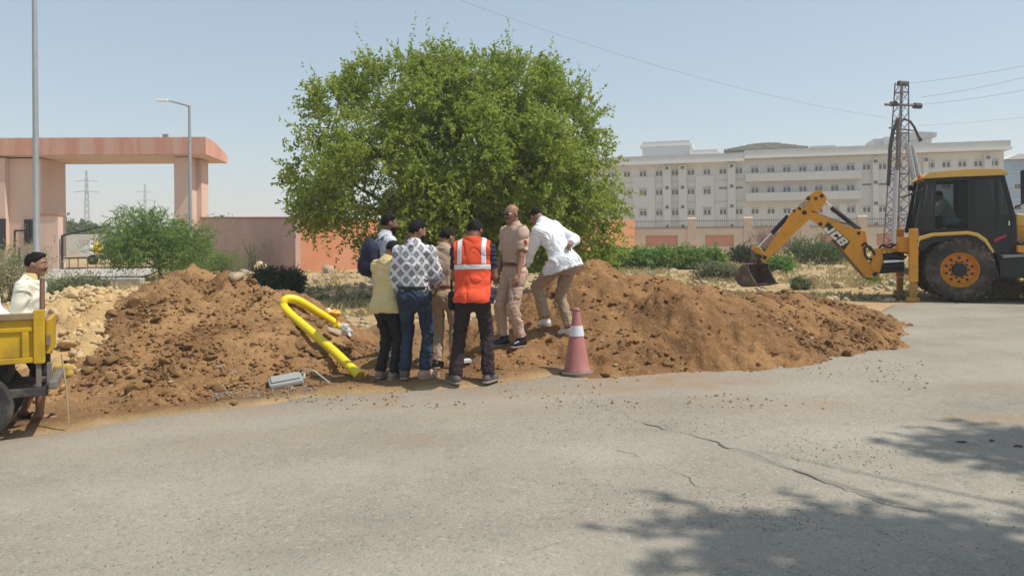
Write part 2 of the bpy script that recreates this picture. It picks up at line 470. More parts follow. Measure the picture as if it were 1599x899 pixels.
def ground_material():
    m = bpy.data.materials.new('field_ground'); m.use_nodes = True
    nt = m.node_tree; N, L = nt.nodes, nt.links
    b = N['Principled BSDF']; b.inputs['Roughness'].default_value = 0.95; b.inputs['Specular IOR Level'].default_value = 0.15
    sc, sn = soil_nodes(nt)
    tc = N.new('ShaderNodeTexCoord')
    n1 = N.new('ShaderNodeTexNoise'); n1.inputs['Scale'].default_value = 0.9; n1.inputs['Detail'].default_value = 9; n1.inputs['Roughness'].default_value = 0.68
    L.new(tc.outputs['Object'], n1.inputs['Vector'])
    r = N.new('ShaderNodeValToRGB'); e = r.color_ramp.elements
    e[0].position = 0.30; e[0].color = (0.30, 0.185, 0.085, 1); e[1].position = 0.70; e[1].color = (0.52, 0.40, 0.24, 1)
    x = r.color_ramp.elements.new(0.5); x.color = (0.42, 0.285, 0.145, 1)
    L.new(n1.outputs['Fac'], r.inputs['Fac'])
    n2 = N.new('ShaderNodeTexNoise'); n2.inputs['Scale'].default_value = 0.35; n2.inputs['Detail'].default_value = 8; n2.inputs['Roughness'].default_value = 0.7
    L.new(tc.outputs['Object'], n2.inputs['Vector'])
    mr = N.new('ShaderNodeMapRange'); mr.inputs['From Min'].default_value = 0.53; mr.inputs['From Max'].default_value = 0.63; mr.inputs['To Max'].default_value = 0.75
    L.new(n2.outputs['Fac'], mr.inputs['Value'])
    gm = N.new('ShaderNodeMix'); gm.data_type = 'RGBA'; gm.inputs['B'].default_value = (0.20, 0.19, 0.07, 1)
    L.new(mr.outputs['Result'], gm.inputs['Factor']); L.new(r.outputs['Color'], gm.inputs['A'])
    at = N.new('ShaderNodeAttribute'); at.attribute_name = 'dug'
    mx = N.new('ShaderNodeMix'); mx.data_type = 'RGBA'
    L.new(at.outputs['Fac'], mx.inputs['Factor']); L.new(gm.outputs['Result'], mx.inputs['A']); L.new(sc, mx.inputs['B'])
    L.new(mx.outputs['Result'], b.inputs['Base Color']); L.new(sn, b.inputs['Normal'])
    return m
M_GROUND = ground_material()
gx = graded(-9, 13, 0.11, -2500, 2500, 1.22); gy = graded(6.0, 19, 0.11, -120, 4000, 1.16)
tag(grid_mesh('ground', gx, gy, ground_h, [M_GROUND], attrs={'dug': dug}), kind='structure')

# ------------------------------------------------------------------ road
def asphalt_material():
    m = bpy.data.materials.new('worn_asphalt'); m.use_nodes = True
    nt = m.node_tree; N, L = nt.nodes, nt.links
    b = N['Principled BSDF']; b.inputs['Roughness'].default_value = 0.9; b.inputs['Specular IOR Level'].default_value = 0.25
    tc = N.new('ShaderNodeTexCoord')
    def noise(s, d=6, r=0.6):
        n = N.new('ShaderNodeTexNoise'); n.inputs['Scale'].default_value = s; n.inputs['Detail'].default_value = d; n.inputs['Roughness'].default_value = r
        L.new(tc.outputs['Object'], n.inputs['Vector']); return n
    def ramp(src, p0, c0, p1, c1):
        r = N.new('ShaderNodeValToRGB'); e = r.color_ramp.elements
        e[0].position, e[0].color, e[1].position, e[1].color = p0, (*c0, 1), p1, (*c1, 1)
        L.new(src, r.inputs['Fac']); return r.outputs['Color']
    def mix(f, a, bcol, mode='MIX'):
        x = N.new('ShaderNodeMix'); x.data_type = 'RGBA'; x.blend_type = mode
        for s, v in (('Factor', f), ('A', a), ('B', bcol)):
            if isinstance(v, (int, float)): x.inputs[s].default_value = v
            elif isinstance(v, tuple): x.inputs[s].default_value = (*v, 1)
            else: L.new(v, x.inputs[s])
        return x.outputs['Result']
    def mrange(src, a, c, lo=0.0, hi=1.0):
        r = N.new('ShaderNodeMapRange'); r.inputs['From Min'].default_value = a; r.inputs['From Max'].default_value = c
        r.inputs['To Min'].default_value = lo; r.inputs['To Max'].default_value = hi
        L.new(src, r.inputs['Value']); return r.outputs['Result']
    big = noise(0.55, 9, 0.68)
    base = ramp(big.outputs['Fac'], 0.3, (0.240, 0.214, 0.174), 0.7, (0.365, 0.328, 0.268))
    fine = noise(95, 3, 0.7)
    grain = ramp(fine.outputs['Fac'], 0.30, (0.72, 0.71, 0.70), 0.70, (1.25, 1.24, 1.22))
    col = mix(1.0, base, grain, 'MULTIPLY')
    vo = N.new('ShaderNodeTexVoronoi'); vo.inputs['Scale'].default_value = 48; L.new(tc.outputs['Object'], vo.inputs['Vector'])
    sep = N.new('ShaderNodeSeparateColor'); L.new(vo.outputs['Color'], sep.inputs['Color'])
    col = mix(mrange(sep.outputs['Red'], 0.93, 0.97, 0, 0.28), col, (0.50, 0.46, 0.40))       # pale aggregate
    col = mix(mrange(sep.outputs['Green'], 0.90, 0.95, 0, 0.32), col, (0.10, 0.095, 0.09))      # dark aggregate
    # wheel tracks: two worn, paler bands following the road, broken up by noise
    sx = N.new('ShaderNodeSeparateXYZ'); L.new(tc.outputs['Object'], sx.inputs['Vector'])
    def math_(op, a, b_):
        n = N.new('ShaderNodeMath'); n.operation = op
        for i, v in enumerate((a, b_)):
            if isinstance(v, (int, float)): n.inputs[i].default_value = v
            else: L.new(v, n.inputs[i])
        return n.outputs['Value']
    along = math_('SUBTRACT', sx.outputs['Y'], math_('MULTIPLY', sx.outputs['X'], 0.16))
    wob = math_('ADD', along, math_('MULTIPLY', big.outputs['Fac'], 0.9))
    trk = math_('SINE', math_('MULTIPLY', wob, 3.6), 0.0)
    col = mix(mrange(trk, 0.2, 1.0, 0, 0.22), col, (0.40, 0.36, 0.30))
    # a rough ravelled patch and darker repaired patches
    pt = noise(0.32, 4, 0.5)
    col = mix(mrange(pt.outputs['Fac'], 0.60, 0.66, 0, 0.30), col, (0.19, 0.172, 0.148))
    mid = noise(5.5, 6, 0.7)
    col = mix(mrange(mid.outputs['Fac'], 0.55, 0.72, 0, 0.35), col, (0.17, 0.155, 0.135))
    dust = N.new('ShaderNodeAttribute'); dust.attribute_name = 'dust'
    dn = noise(2.2, 8, 0.68)
    mul = N.new('ShaderNodeMath'); mul.operation = 'MULTIPLY'; L.new(dust.outputs['Fac'], mul.inputs[0]); L.new(mrange(dn.outputs['Fac'], 0.33, 0.62), mul.inputs[1])
    col = mix(mul.outputs['Value'], col, (0.290, 0.195, 0.115))
    L.new(col, b.inputs['Base Color'])
    bp = N.new('ShaderNodeBump'); bp.inputs['Strength'].default_value = 0.35; bp.inputs['Distance'].default_value = 0.010
    ad = N.new('ShaderNodeMath'); ad.operation = 'SUBTRACT'; L.new(fine.outputs['Fac'], ad.inputs[0]); L.new(vo.outputs['Distance'], ad.inputs[1])
    L.new(ad.outputs['Value'], bp.inputs['Height']); L.new(bp.outputs['Normal'], b.inputs['Normal'])
    return m
M_ASPHALT = asphalt_material()
def dust_f(x, y):
    e = edge_y(x) - y
    d = np.exp(-np.clip(e, 0, None) / 0.30) * 0.95 + 0.50 * np.exp(-np.clip(e, 0, None) / 1.1)
    for (px, py, rx, ry, s) in ((598, 630, 0.12, 0.22, 1.6), (640, 690, 0.35, 0.14, 0.7), (1060, 598, 0.9, 0.35, 1.3), (760, 640, 0.9, 0.3, 0.35), (1180, 640, 1.0, 0.4, 0.35), (350, 690, 1.0, 0.3, 0.3), (900, 612, 0.7, 0.15, 0.7), (1050, 633, 0.2, 0.1, 0.8), (1300, 632, 0.22, 0.12, 0.6), (1560, 655, 0.5, 0.12, 1.3), (1550, 605, 0.5, 0.25, 0.6), (1480, 560, 0.9, 0.3, 0.4), (130, 650, 0.5, 0.25, 0.9)):
        p = ground_pt(px, py)
        d = d + s * np.exp(-(((x - p.x) / rx) ** 2 + ((y - p.y) / ry) ** 2))
    return np.clip(d, 0, 1)
rx_ = graded(-9, 14, 0.09, -60, 90, 1.2)
tt = np.concatenate([[0, 0.3, 0.55, 0.72, 0.82], np.linspace(0.86, 1, 60)])
RX, RT = np.meshgrid(rx_, tt)
RY = -60 + (edge_y(RX) + 60) * RT
RZ = base_h(RX, RY) + 0.006 + 0.006 * vnoise(RX * 0.8, RY * 0.8, seed=51) - 0.10 * (RT > 0.9999)
_i = np.arange(len(tt) - 1)[:, None] * len(rx_) + np.arange(len(rx_) - 1)[None, :]
_F = np.stack([_i, _i + 1, _i + len(rx_) + 1, _i + len(rx_)], -1).reshape(-1, 4)
road = np_obj('road', np.stack([RX, RY, RZ], -1).reshape(-1, 3), _F, [M_ASPHALT], smooth_=True)
_a = road.data.attributes.new('dust', 'FLOAT', 'POINT'); _a.data.foreach_set('value', dust_f(RX, RY).astype(np.float32).ravel())
tag(road, kind='structure')

# the long crack and the rougher strip beside it
def road_z(x, y): return float(base_h(x, y)) + 0.006 + 0.006 * float(vnoise(np.array([x * 0.8]), np.array([y * 0.8]), seed=51)[0])
M_CRACK = mat('crack_tar', (0.105, 0.093, 0.08), rough=0.95, var=0.4, scale=30)
def crack(name, pxs, w):
    pts = [ground_pt(*q) for q in pxs]
    line = []
    for a, b in zip(pts[:-1], pts[1:]):
        n = max(2, int((b - a).length / 0.05))
        for i in range(n): line.append(a.lerp(b, i / n))
    V, Fq = [], []
    for i, p in enumerate(line):
        j = Vector((vnoise(np.array([i * 0.35]), np.array([1.0]), seed=61)[0], vnoise(np.array([i * 0.35]), np.array([9.0]), seed=62)[0], 0)) * 0.035 + Vector((vnoise(np.array([i * 1.3]), np.array([2.0]), seed=64)[0], vnoise(np.array([i * 1.3]), np.array([5.0]), seed=65)[0], 0)) * 0.022
        ww = w * max(0.12, 0.45 + 0.9 * float(vnoise(np.array([i * 0.22]), np.array([4.0]), seed=63)[0])) * (0.4 + 0.6 * math.sin(3.14 * (i + 2) / (len(line) + 4)))
        t = (line[min(i + 1, len(line) - 1)] - line[max(i - 1, 0)]).normalized(); nrm = Vector((-t.y, t.x, 0))
        for s in (-1, 1):
            q = p + j + nrm * ww * s; V.append((q.x, q.y, road_z(q.x, q.y) + 0.004))
        if i: Fq.append((2 * i - 2, 2 * i - 1, 2 * i + 1, 2 * i))
    return tag(np_obj(name, V, [f[::-1] for f in Fq], [M_CRACK]), kind='structure')
crack('road_crack', [(900, 622), (965, 645), (1040, 672), (1085, 681), (1110, 690), (1180, 712), (1220, 730), (1300, 756), (1345, 775), (1400, 790), (1470, 803)], 0.011)
crack('road_crack', [(845, 652), (905, 672), (960, 700), (1020, 722), (1090, 757), (1150, 782), (1215, 806)], 0.0035)
crack('road_crack', [(1085, 681), (1150, 678), (1230, 690), (1300, 688)], 0.004)
crack('road_crack', [(1290, 800), (1340, 812), (1380, 832), (1420, 850), (1470, 870), (1540, 897)], 0.008)
crack('road_crack', [(800, 868), (812, 873), (850, 860), (905, 842)], 0.006)

# ------------------------------------------------------------------ heaps
def heap(name, hf, x0, x1, y0, y1, step, m, rough, seed, lab, cat):
    xs = np.arange(x0, x1, step); ys = np.arange(y0, y1, step)
    def h(x, y):
        s = hf(x, y); b = ground_h(x, y)
        lump = fbm(x * 5.5, y * 5.5, 5, seed=seed, gain=0.62)
        ridge = 1 - np.abs(vnoise(x * 9, y * 9, seed=seed + 9)) * 2
        patch = 0.45 + 1.05 * smooth(-0.25, 0.45, fbm(x * 0.9, y * 0.9, 3, seed=seed + 20)) + 0.35 * (1 - smooth(0.0, 0.45, s - b))
        s = s + rough * patch * (lump * 0.75 + 0.22 * ridge) * smooth(-0.02, 0.15, s - b)
        return np.maximum(s, b - 0.05)
    o = grid_mesh(name, xs, ys, h, [m], keep=lambda X, Y, Z: Z > ground_h(X, Y) - 0.045)
    return tag(o, lab, cat, kind='structure'), h
heap('dirt_mound', left_h, -7.2, -0.9, 6.6, 12.6, 0.028, M_SOIL, 0.115, 71, 'tall brown dirt mound left of the workers with the yellow pipe on its slope', 'dirt mound')
heap('dirt_mound', right_h, -1.8, 8.2, 7.2, 15.5, 0.034, M_SOIL2, 0.125, 72, 'long brown dirt mound behind the traffic cone, running right towards the digger', 'dirt mound')
heap('stone_heap', stone_h, -9.4, -4.2, 7.4, 12.4, 0.045, M_STONE_SOIL, 0.12, 73, 'heap of pale yellow broken stone behind the yellow cart', 'stone heap')

# ------------------------------------------------------------------ stones and clods
def ico(sub):
    t = (1 + 5 ** 0.5) / 2
    v = np.array([(-1, t, 0), (1, t, 0), (-1, -t, 0), (1, -t, 0), (0, -1, t), (0, 1, t), (0, -1, -t), (0, 1, -t), (t, 0, -1), (t, 0, 1), (-t, 0, -1), (-t, 0, 1)], float)
    f = [(0, 11, 5), (0, 5, 1), (0, 1, 7), (0, 7, 10), (0, 10, 11), (1, 5, 9), (5, 11, 4), (11, 10, 2), (10, 7, 6), (7, 1, 8), (3, 9, 4), (3, 4, 2), (3, 2, 6), (3, 6, 8), (3, 8, 9), (4, 9, 5), (2, 4, 11), (6, 2, 10), (8, 6, 7), (9, 8, 1)]
    v = list(v / np.linalg.norm(v, axis=1)[:, None])
    for _ in range(sub):
        cache, nf = {}, []
        def midp(a, b):
            k = (min(a, b), max(a, b))
            if k not in cache:
                p = v[a] + v[b]; v.append(p / np.linalg.norm(p)); cache[k] = len(v) - 1
            return cache[k]
        for a, b, c in f:
            ab, bc, ca = midp(a, b), midp(b, c), midp(c, a)
            nf += [(a, ab, ca), (b, bc, ab), (c, ca, bc), (ab, bc, ca)]
        f = nf
    return np.array(v), np.array(f)
def rock_shape(sub, seed, amp=0.35, flat=0.75, facets=5):
    v, f = ico(sub)
    rg = np.random.default_rng(seed)
    v = v * (1 + amp * vnoise(v[:, 0] * 1.4 + seed, v[:, 1] * 1.4, v[:, 2] * 1.4, seed=seed)[:, None] + 0.3 * amp * vnoise(v[:, 0] * 4 + seed, v[:, 1] * 4, v[:, 2] * 4, seed=seed + 1)[:, None])
    if facets > 8:                     # broken stone: planes cut right through
        r_ = np.full(len(v), 1.15); un = v / np.linalg.norm(v, axis=1)[:, None]
        for _ in range(facets):
            n = rg.normal(size=3); n /= np.linalg.norm(n)
            d = un @ n; lim = rg.uniform(0.5, 0.85)
            r_ = np.where(d > 0.05, np.minimum(r_, lim / np.maximum(d, 0.05)), r_)
        v = un * r_[:, None]
    else:
        for _ in range(facets):
            n = rg.normal(size=3); n /= np.linalg.norm(n)
            d = v @ n; lim = rg.uniform(0.38, 0.75)
            v = v - np.clip(d - lim, 0, None)[:, None] * n
    v *= np.array([1, rg.uniform(0.7, 1.0), flat])
    return v, f
M_CLOD = soil_mat('clod_earth', hue=(0.300, 0.172, 0.078), dark=(0.19, 0.10, 0.044), pale=(0.42, 0.30, 0.175))
M_LIME = mat('yellow_limestone', (0.52, 0.37, 0.19), rough=0.9, var=0.25, scale=4, bump=0.5, bscale=18, c2=(0.58, 0.47, 0.30), c2scale=3)
M_PALE = mat('pale_stone', (0.41, 0.315, 0.205), rough=0.9, var=0.25, scale=4, bump=0.5, bscale=18, c2=(0.50, 0.42, 0.32), c2scale=3)
M_GRAVEL = mat('grey_gravel', (0.22, 0.195, 0.165), rough=0.9, var=0.3, scale=9, c2=(0.31, 0.28, 0.235), c2scale=5)
ROCKS = {}
for key, m, n, amp in (('clod', M_CLOD, 7, 0.5), ('lime', M_LIME, 6, 0.25), ('pale', M_PALE, 5, 0.3)):
    ROCKS[key] = []
    for i in range(n):
        v, f = rock_shape(2 if i < 3 else 1, 100 + i + len(key) * 17, amp, 0.72, 13 if key != 'clod' else 7)
        ROCKS[key].append(np_mesh(key + '_shape', v, f, [m], smooth_=False))
def rock_obj(kind, name, p, size, label, cat, group):
    o = bpy.data.objects.new(name, random.choice(ROCKS[kind] if size > 0.07 else ROCKS[kind][3:]))
    s = size
    o.location = (p[0], p[1], p[2] + s * 0.22)
    o.scale = (s * random.uniform(0.8, 1.25), s * random.uniform(0.8, 1.2), s * random.uniform(0.7, 1.0))
    o.rotation_euler = (random.uniform(-0.5, 0.5), random.uniform(-0.5, 0.5), random.uniform(0, 6.28))
    link(o)
    return tag(o, label, cat, group)
def scatter_stuff(name, pts, sizes, m, sub=0, nvar=6, seed=0, label=None, flat=0.7, sink=0.15, amp=0.4):
    """many small stones, joined into one object"""
    Vs, Fs, off = [], [], 0
    rg = np.random.default_rng(seed)
    shapes = [rock_shape(sub, seed * 31 + i, amp, flat, 2) for i in range(nvar)]
    pick = rg.integers(0, nvar, len(pts))
    for k in range(nvar):
        sel = np.where(pick == k)[0]
        if not len(sel): continue
        v, f = shapes[k]
        a = rg.uniform(0, 6.283, len(sel)); ca, sa = np.cos(a), np.sin(a)
        s = sizes[sel]
        tl = rg.uniform(-0.5, 0.5, (len(sel), 2))
        x = v[None, :, 0] * ca[:, None] - v[None, :, 1] * sa[:, None]; y = v[None, :, 0] * sa[:, None] + v[None, :, 1] * ca[:, None]
        z = v[None, :, 2] + tl[:, :1] * x + tl[:, 1:] * y
        q = np.stack([x, y, z], -1) * s[:, None, None] + pts[sel][:, None, :] + np.array([0, 0, 1])[None, None, :] * (s * sink)[:, None, None]
        Vs.append(q.reshape(-1, 3)); Fs.append((f[None] + (np.arange(len(sel)) * len(v))[:, None, None] + off).reshape(-1, 3)); off += len(sel) * len(v)
    o = np_obj(name, np.concatenate(Vs), np.concatenate(Fs), [m])
    return tag(o, label, kind='stuff')
def heap_points(hf, x0, x1, y0, y1, n, seed, minh=0.01, bias=0.0, up=1e9):
    rg = np.random.default_rng(seed)
    out = []
    got = 0
    while got < n:
        x = rg.uniform(x0, x1, 4 * n); y = rg.uniform(y0, y1, 4 * n)
        h = hf(x, y); b = ground_h(x, y)
        over = h - b
        ok = (over > minh) & (over < up) & (rg.uniform(0, 1, 4 * n) < np.exp(-bias * np.clip(over, 0, None))) & (vnoise(x * 1.3, y * 1.3, seed=seed) + 0.5 * vnoise(x * 3.5, y * 3.5, seed=seed + 1) > rg.uniform(-0.7, 0.8, 4 * n))
        q = np.stack([x, y, h], -1)[ok]; out.append(q); got += len(q)
    return np.concatenate(out)[:n]
# ================================================================== plane helper
class Plane:
    """a thing's upright frame: origin, heading; q(px,py,y0) is where the sight line meets its own plane y=y0, in its own (x, z)"""
    def __init__(s, origin, rz):
        s.o = Vector(origin); s.rz = rz; s.c, s.s = math.cos(rz), math.sin(rz)
    def q(s, px, py, y0=0.0):
        d = ray(px, py); n = Vector((-s.s, s.c, 0))
        e = Vector((0, 0, EYE))
        t = (y0 - (e - s.o).dot(n)) / d.dot(n)
        p = e + d * t - s.o
        return (p.x * s.c + p.y * s.s, p.z)
    def poly(s, pts, y0=0.0): return [s.q(px, py, y0) for px, py in pts]

# ================================================================== BUILDING
A = P(965, 368, 128); Bp = P(1568, 368, 112)
BZ = 0.15
bld = Plane((A.x, A.y, BZ), math.atan2(Bp.y - A.y, Bp.x - A.x))
M_BWALL = mat('cream_render', (0.585, 0.585, 0.57), rough=0.85, var=0.04, scale=0.25, c2=(0.51, 0.51, 0.49), c2scale=0.5, c2at=(0.5, 0.8), streak=(1, 1, 0.3))
M_BTRIM = mat('white_cornice', (0.80, 0.79, 0.76), rough=0.7, var=0.04)
M_BGREY = mat('grey_parapet', (0.47, 0.46, 0.44), rough=0.85, var=0.08, scale=0.6, streak=(1, 1, 0.25))
M_BFRAME = mat('pale_window_frame', (0.66, 0.65, 0.62), rough=0.5, var=0.04)
M_BPANE = mat('dark_window_pane', (0.022, 0.025, 0.028), rough=0.3, var=0.3, scale=0.35, spec=0.6)
M_BPANE2 = mat('blue_window_pane', (0.03, 0.04, 0.22), rough=0.3, var=0.2)
M_VENT = mat('dark_vent', (0.07, 0.068, 0.065), rough=0.8)
M_DOME = mat('weathered_shingle', (0.15, 0.14, 0.11), rough=0.9, var=0.35, scale=1.2)
building = empty('long_building', (A.x, A.y, BZ), bld.rz, 'long three storey cream building with two balconies, behind the boundary fence', 'building')
xL, xR = bld.q(900, 300)[0], bld.q(1568, 300)[0]
zroof = bld.q(1352, 243)[1]
holes = []
row_y = {0: (334, 323.5), 1: (301, 290.5), 2: (271.5, 258.5)}       # at px 1005 and 1352
row_z = {}
for k, (a, b) in row_y.items(): row_z[k] = (bld.q(1005, a)[1] + bld.q(1352, b)[1]) / 2
wins = []
missing1 = {1129.0, 1153.95, 1352.6, 1377.5}
for k in range(27):
    px = 904.4 + 24.95 * (k)
    for r_ in range(3):
        cx = bld.q(px, 300)[0]
        wins.append((cx, row_z[r_], r_, k, px))
WW, WH = 1.22, 1.22
slots, keepw = [], []
for (cx, cz, r_, k, px) in wins:
    if r_ == 1 and any(abs(px - q) < 3 for q in missing1):
        slots.append((cx, cz + 0.35)); continue
    keepw.append((cx, cz, r_, k, px)); holes.append((cx - WW / 2, cx + WW / 2, cz - WH / 2, cz + WH / 2))
def holed_wall(name, x0, x1, z0, z1, holes, depth, back, mats, parent):
    xs = sorted(set([x0, x1] + [h[0] for h in holes] + [h[1] for h in holes])); zs = sorted(set([z0, z1] + [h[2] for h in holes] + [h[3] for h in holes]))
    mb = MB()
    for i in range(len(xs) - 1):
        for j in range(len(zs) - 1):
            mx, mz = (xs[i] + xs[i + 1]) / 2, (zs[j] + zs[j + 1]) / 2
            if any(h[0] < mx < h[1] and h[2] < mz < h[3] for h in holes): continue
            mb._add([(xs[i], 0, zs[j]), (xs[i + 1], 0, zs[j]), (xs[i + 1], 0, zs[j + 1]), (xs[i], 0, zs[j + 1])], [(0, 1, 2, 3)])
    for (a, b, c, d) in holes:
        mb._add([(a, 0, c), (b, 0, c), (b, 0, d), (a, 0, d), (a, depth, c), (b, depth, c), (b, depth, d), (a, depth, d)], [(0, 4, 5, 1), (1, 5, 6, 2), (2, 6, 7, 3), (3, 7, 4, 0), (4, 7, 6, 5)])
    mb._add([(x0, 0, z0), (x1, 0, z0), (x1, back, z0), (x0, back, z0), (x0, 0, z1), (x1, 0, z1), (x1, back, z1), (x0, back, z1)], [(1, 2, 6, 5), (2, 3, 7, 6), (3, 0, 4, 7), (4, 5, 6, 7)])
    return mb.build(name, mats, parent)
holed_wall('wall', xL, xR, -0.5, zroof, holes, 0.35, 16, M_BWALL, building)
wf = MB(); t = 0.09
for (cx, cz, sx, sz) in ((0, -WH / 2 + t / 2, WW, t), (0, WH / 2 - t / 2, WW, t), (-WW / 2 + t / 2, 0, t, WH - 2 * t), (WW / 2 - t / 2, 0, t, WH - 2 * t), (0, -0.12, 0.13, WH - 2 * t - 0.24), (0, WH * 0.24, WW - 2 * t, t)):
    wf.box((cx, 0.16, cz), (sx, 0.07, sz))
wf.box((0, -0.06, WH / 2 + 0.10), (WW + 0.25, 0.12, 0.07)); wf.box((0, -0.04, -WH / 2 - 0.05), (WW + 0.12, 0.09, 0.07))
win0 = wf.build('window', M_BFRAME, building)
pane_me = MB().box((0, 0, 0), (WW / 2 - 0.11, 0.02, WH * 0.64)).build('pane', M_BPANE, win0)
top_me = MB().box((0, 0.2, WH * 0.37), (WW - 2 * t, 0.02, WH * 0.17)).build('transom_pane', mat('pale_transom', (0.38, 0.38, 0.37), rough=0.4), win0)
pane_me.location = (-WW / 4 + 0.01, 0.2, -0.14)
first = True
blue = pane_me.data.copy(); blue.materials.clear(); blue.materials.append(M_BPANE2)
for (cx, cz, r_, k, px) in keepw:
    w = win0 if first else link(win0.copy(), building)
    w.location = (cx, 0, cz)
    a = pane_me if first else link(pane_me.copy(), w)
    b = link(pane_me.copy(), w); b.location.x = WW / 4 - 0.01
    if not first: link(top_me.copy(), w)
    first = False
    if r_ == 1 and abs(px - 1228.7) < 3: a.data = blue; b.data = blue
v0 = MB().box((0, -0.02, 0), (1.25, 0.10, 0.28)).build('vent_slot', M_VENT, building)
for i, (cx, cz) in enumerate(slots):
    o = v0 if i == 0 else link(v0.copy(), building)
    o.location = (cx, 0, cz)
# piers with square vents
piers = [(1036, 1048), (1060, 1072.5), (1136.5, 1148.5), (1362, 1371), (1441, 1449), (1536, 1547)]
vt = None
for (a, b) in piers:
    xa, xb = bld.q(a, 300)[0], bld.q(b, 300)[0]
    MB().box(((xa + xb) / 2, -0.3, (zroof - 0.5) / 2), (xb - xa, 0.6, zroof - 0.5)).build('pier', M_BWALL, building)
    for f in (1.05, 4.42, 7.75, 11.05) :
        z = zroof - 1.0 - (f - 1.05) * 0.99
        if z < 0.3: continue
        o = MB().box((0, 0, 0), (0.52, 0.12, 0.5)).build('vent', M_VENT, building) if vt is None else link(vt.copy(), building)
        vt = vt or o
        o.location = ((xa + xb) / 2, -0.61, z)
# proud wall panels over the lower storeys
for (a, b, yt, yb) in ((988, 1023, 277, 330), (1086, 1115, 275, 330), (1310, 1341, 318, 345)):
    x0, z1 = bld.q(a, yt); x1, z0 = bld.q(b, yb)
    hs = [(h[0], h[1], h[2], h[3]) for h in holes if h[0] > x0 - 0.2 and h[1] < x1 + 0.2]
    segs = []
    mb = MB()
    xs = sorted(set([x0, x1] + [v for h in hs for v in (h[0] - 0.08, h[1] + 0.08) if x0 < v < x1])); zs = sorted(set([0.2, z1] + [v for h in hs for v in (h[2] - 0.12, h[3] + 0.16) if 0.2 < v < z1]))
    for i in range(len(xs) - 1):
        for j in range(len(zs) - 1):
            mx, mz = (xs[i] + xs[i + 1]) / 2, (zs[j] + zs[j + 1]) / 2
            if any(h[0] - 0.08 < mx < h[1] + 0.08 and h[2] - 0.12 < mz < h[3] + 0.16 for h in hs): continue
            mb.box((mx, -0.16, mz), (xs[i + 1] - xs[i], 0.30, zs[j + 1] - zs[j]))
    mb.build('wall_panel', M_BWALL, building)
for (yt, yb) in ((271, 283.5), (301.5, 314)):
    x0 = bld.q(1164, 300)[0]; x1 = bld.q(1343, 300)[0]
    z1, z0 = bld.q(1250, yt - 1)[1], bld.q(1250, yb - 1)[1]
    mb = MB(); mb.box(((x0 + x1) / 2, -1.5, (z0 + z1) / 2), (x1 - x0, 0.15, z1 - z0))
    for x in (x0 + 0.075, x1 - 0.075): mb.box((x, -0.71, (z0 + z1) / 2), (0.15, 1.42, z1 - z0))
    mb.box(((x0 + x1) / 2, -0.71, z0 + 0.1), (x1 - x0 - 0.3, 1.42, 0.2))
    mb.build('balcony', M_BWALL, building)
# ledges between storeys
for py in (283, 316):
    z = bld.q(1060, py)[1]
    MB().box(((xL + bld.q(1160, 300)[0]) / 2, -0.06, z), (bld.q(1160, 300)[0] - xL, 0.12, 0.10)).build('ledge', M_BGREY, building)
# cornice and parapet, stepped
xs_ = bld.q(1162, 250)[0]
for (x0, x1, dz) in ((xL - 1, xs_, -0.25), (xs_, xR + 0.6, 0.12)):
    MB().box(((x0 + x1) / 2, 7.2, zroof + dz + 0.15), (x1 - x0, 17.6, 0.42)).build('cornice', M_BTRIM, building)
    MB().box(((x0 + x1) / 2, 7.4, zroof + dz + 0.36 + 0.5), (x1 - x0 - 0.05, 16.9, 1.0)).build('parapet', M_BGREY, building)
def roof_block(px0, px1, py0, py1, y0, dep, trim):
    x0, z1 = bld.q(px0, py0, y0); x1, z0 = bld.q(px1, py1, y0)
    z0 = zroof + 1.0
    o = MB().box(((x0 + x1) / 2, y0 + dep / 2, (z0 + z1) / 2), (x1 - x0, dep, z1 - z0)).build('roof_block', M_BWALL, building)
    if trim: MB().box(((x0 + x1) / 2, y0 + dep / 2, z1 - 0.75), (x1 - x0 + 0.8, dep + 0.8, 0.35)).build('trim', M_BTRIM, o)
roof_block(1003, 1078, 222, 245, 4, 9, True); roof_block(1081, 1121, 234.5, 245, 3, 6, True); roof_block(1266, 1305, 228, 240, 4, 8, False)
roof_block(1381, 1455, 214, 233, 5, 9, False); roof_block(1364, 1381, 217, 233, 6.5, 7, False); roof_block(1476, 1534, 224, 235, 4, 9, False)
x0, z1 = bld.q(1372, 209, 4.5); x1, _ = bld.q(1462, 209, 4.5)
MB().prism([(x0 + 1.8, z1 - 1.2), (x0 + 3.2, z1 - 0.3), (x1 - 3, z1 + 0.1), (x1, z1 - 0.2), (x1, z1 - 0.9), (x0 + 2, z1 - 1.6)], 4.2, 14.4).build('canopy_slab', M_BGREY, building)
# shingled hipped roof hump behind the parapet: courses of overlapping plates
dome = empty('shingle_roof', (0, 0, 0)); dome.parent = building
mbd = MB()
dx0, dz0 = bld.q(1130, 237, 7); dx1, _ = bld.q(1262, 237, 7); dxt, dzt = bld.q(1196, 223, 7)
rgd = random.Random(4)
nrow = 9
for r_ in range(nrow):
    f = r_ / nrow
    xa, xb = dx0 + (dxt - dx0 - 1.4) * f, dx1 - (dx1 - dxt - 1.4) * f
    za = dz0 + (dzt - dz0) * f
    n = max(3, int((xb - xa) / 0.9))
    for i in range(n):
        cx = xa + (i + 0.5) * (xb - xa) / n
        mbd.box((cx, 7 + f * 3, za + rgd.uniform(-0.02, 0.04)), ((xb - xa) / n * 0.95, 1.2, (dzt - dz0) / nrow * 1.25), rot=Matrix.Rotation(R(-28 + rgd.uniform(-6, 6)), 3, 'X'))
sh = mbd.build('shingle', M_DOME, dome)
sh['kind'] = 'stuff'
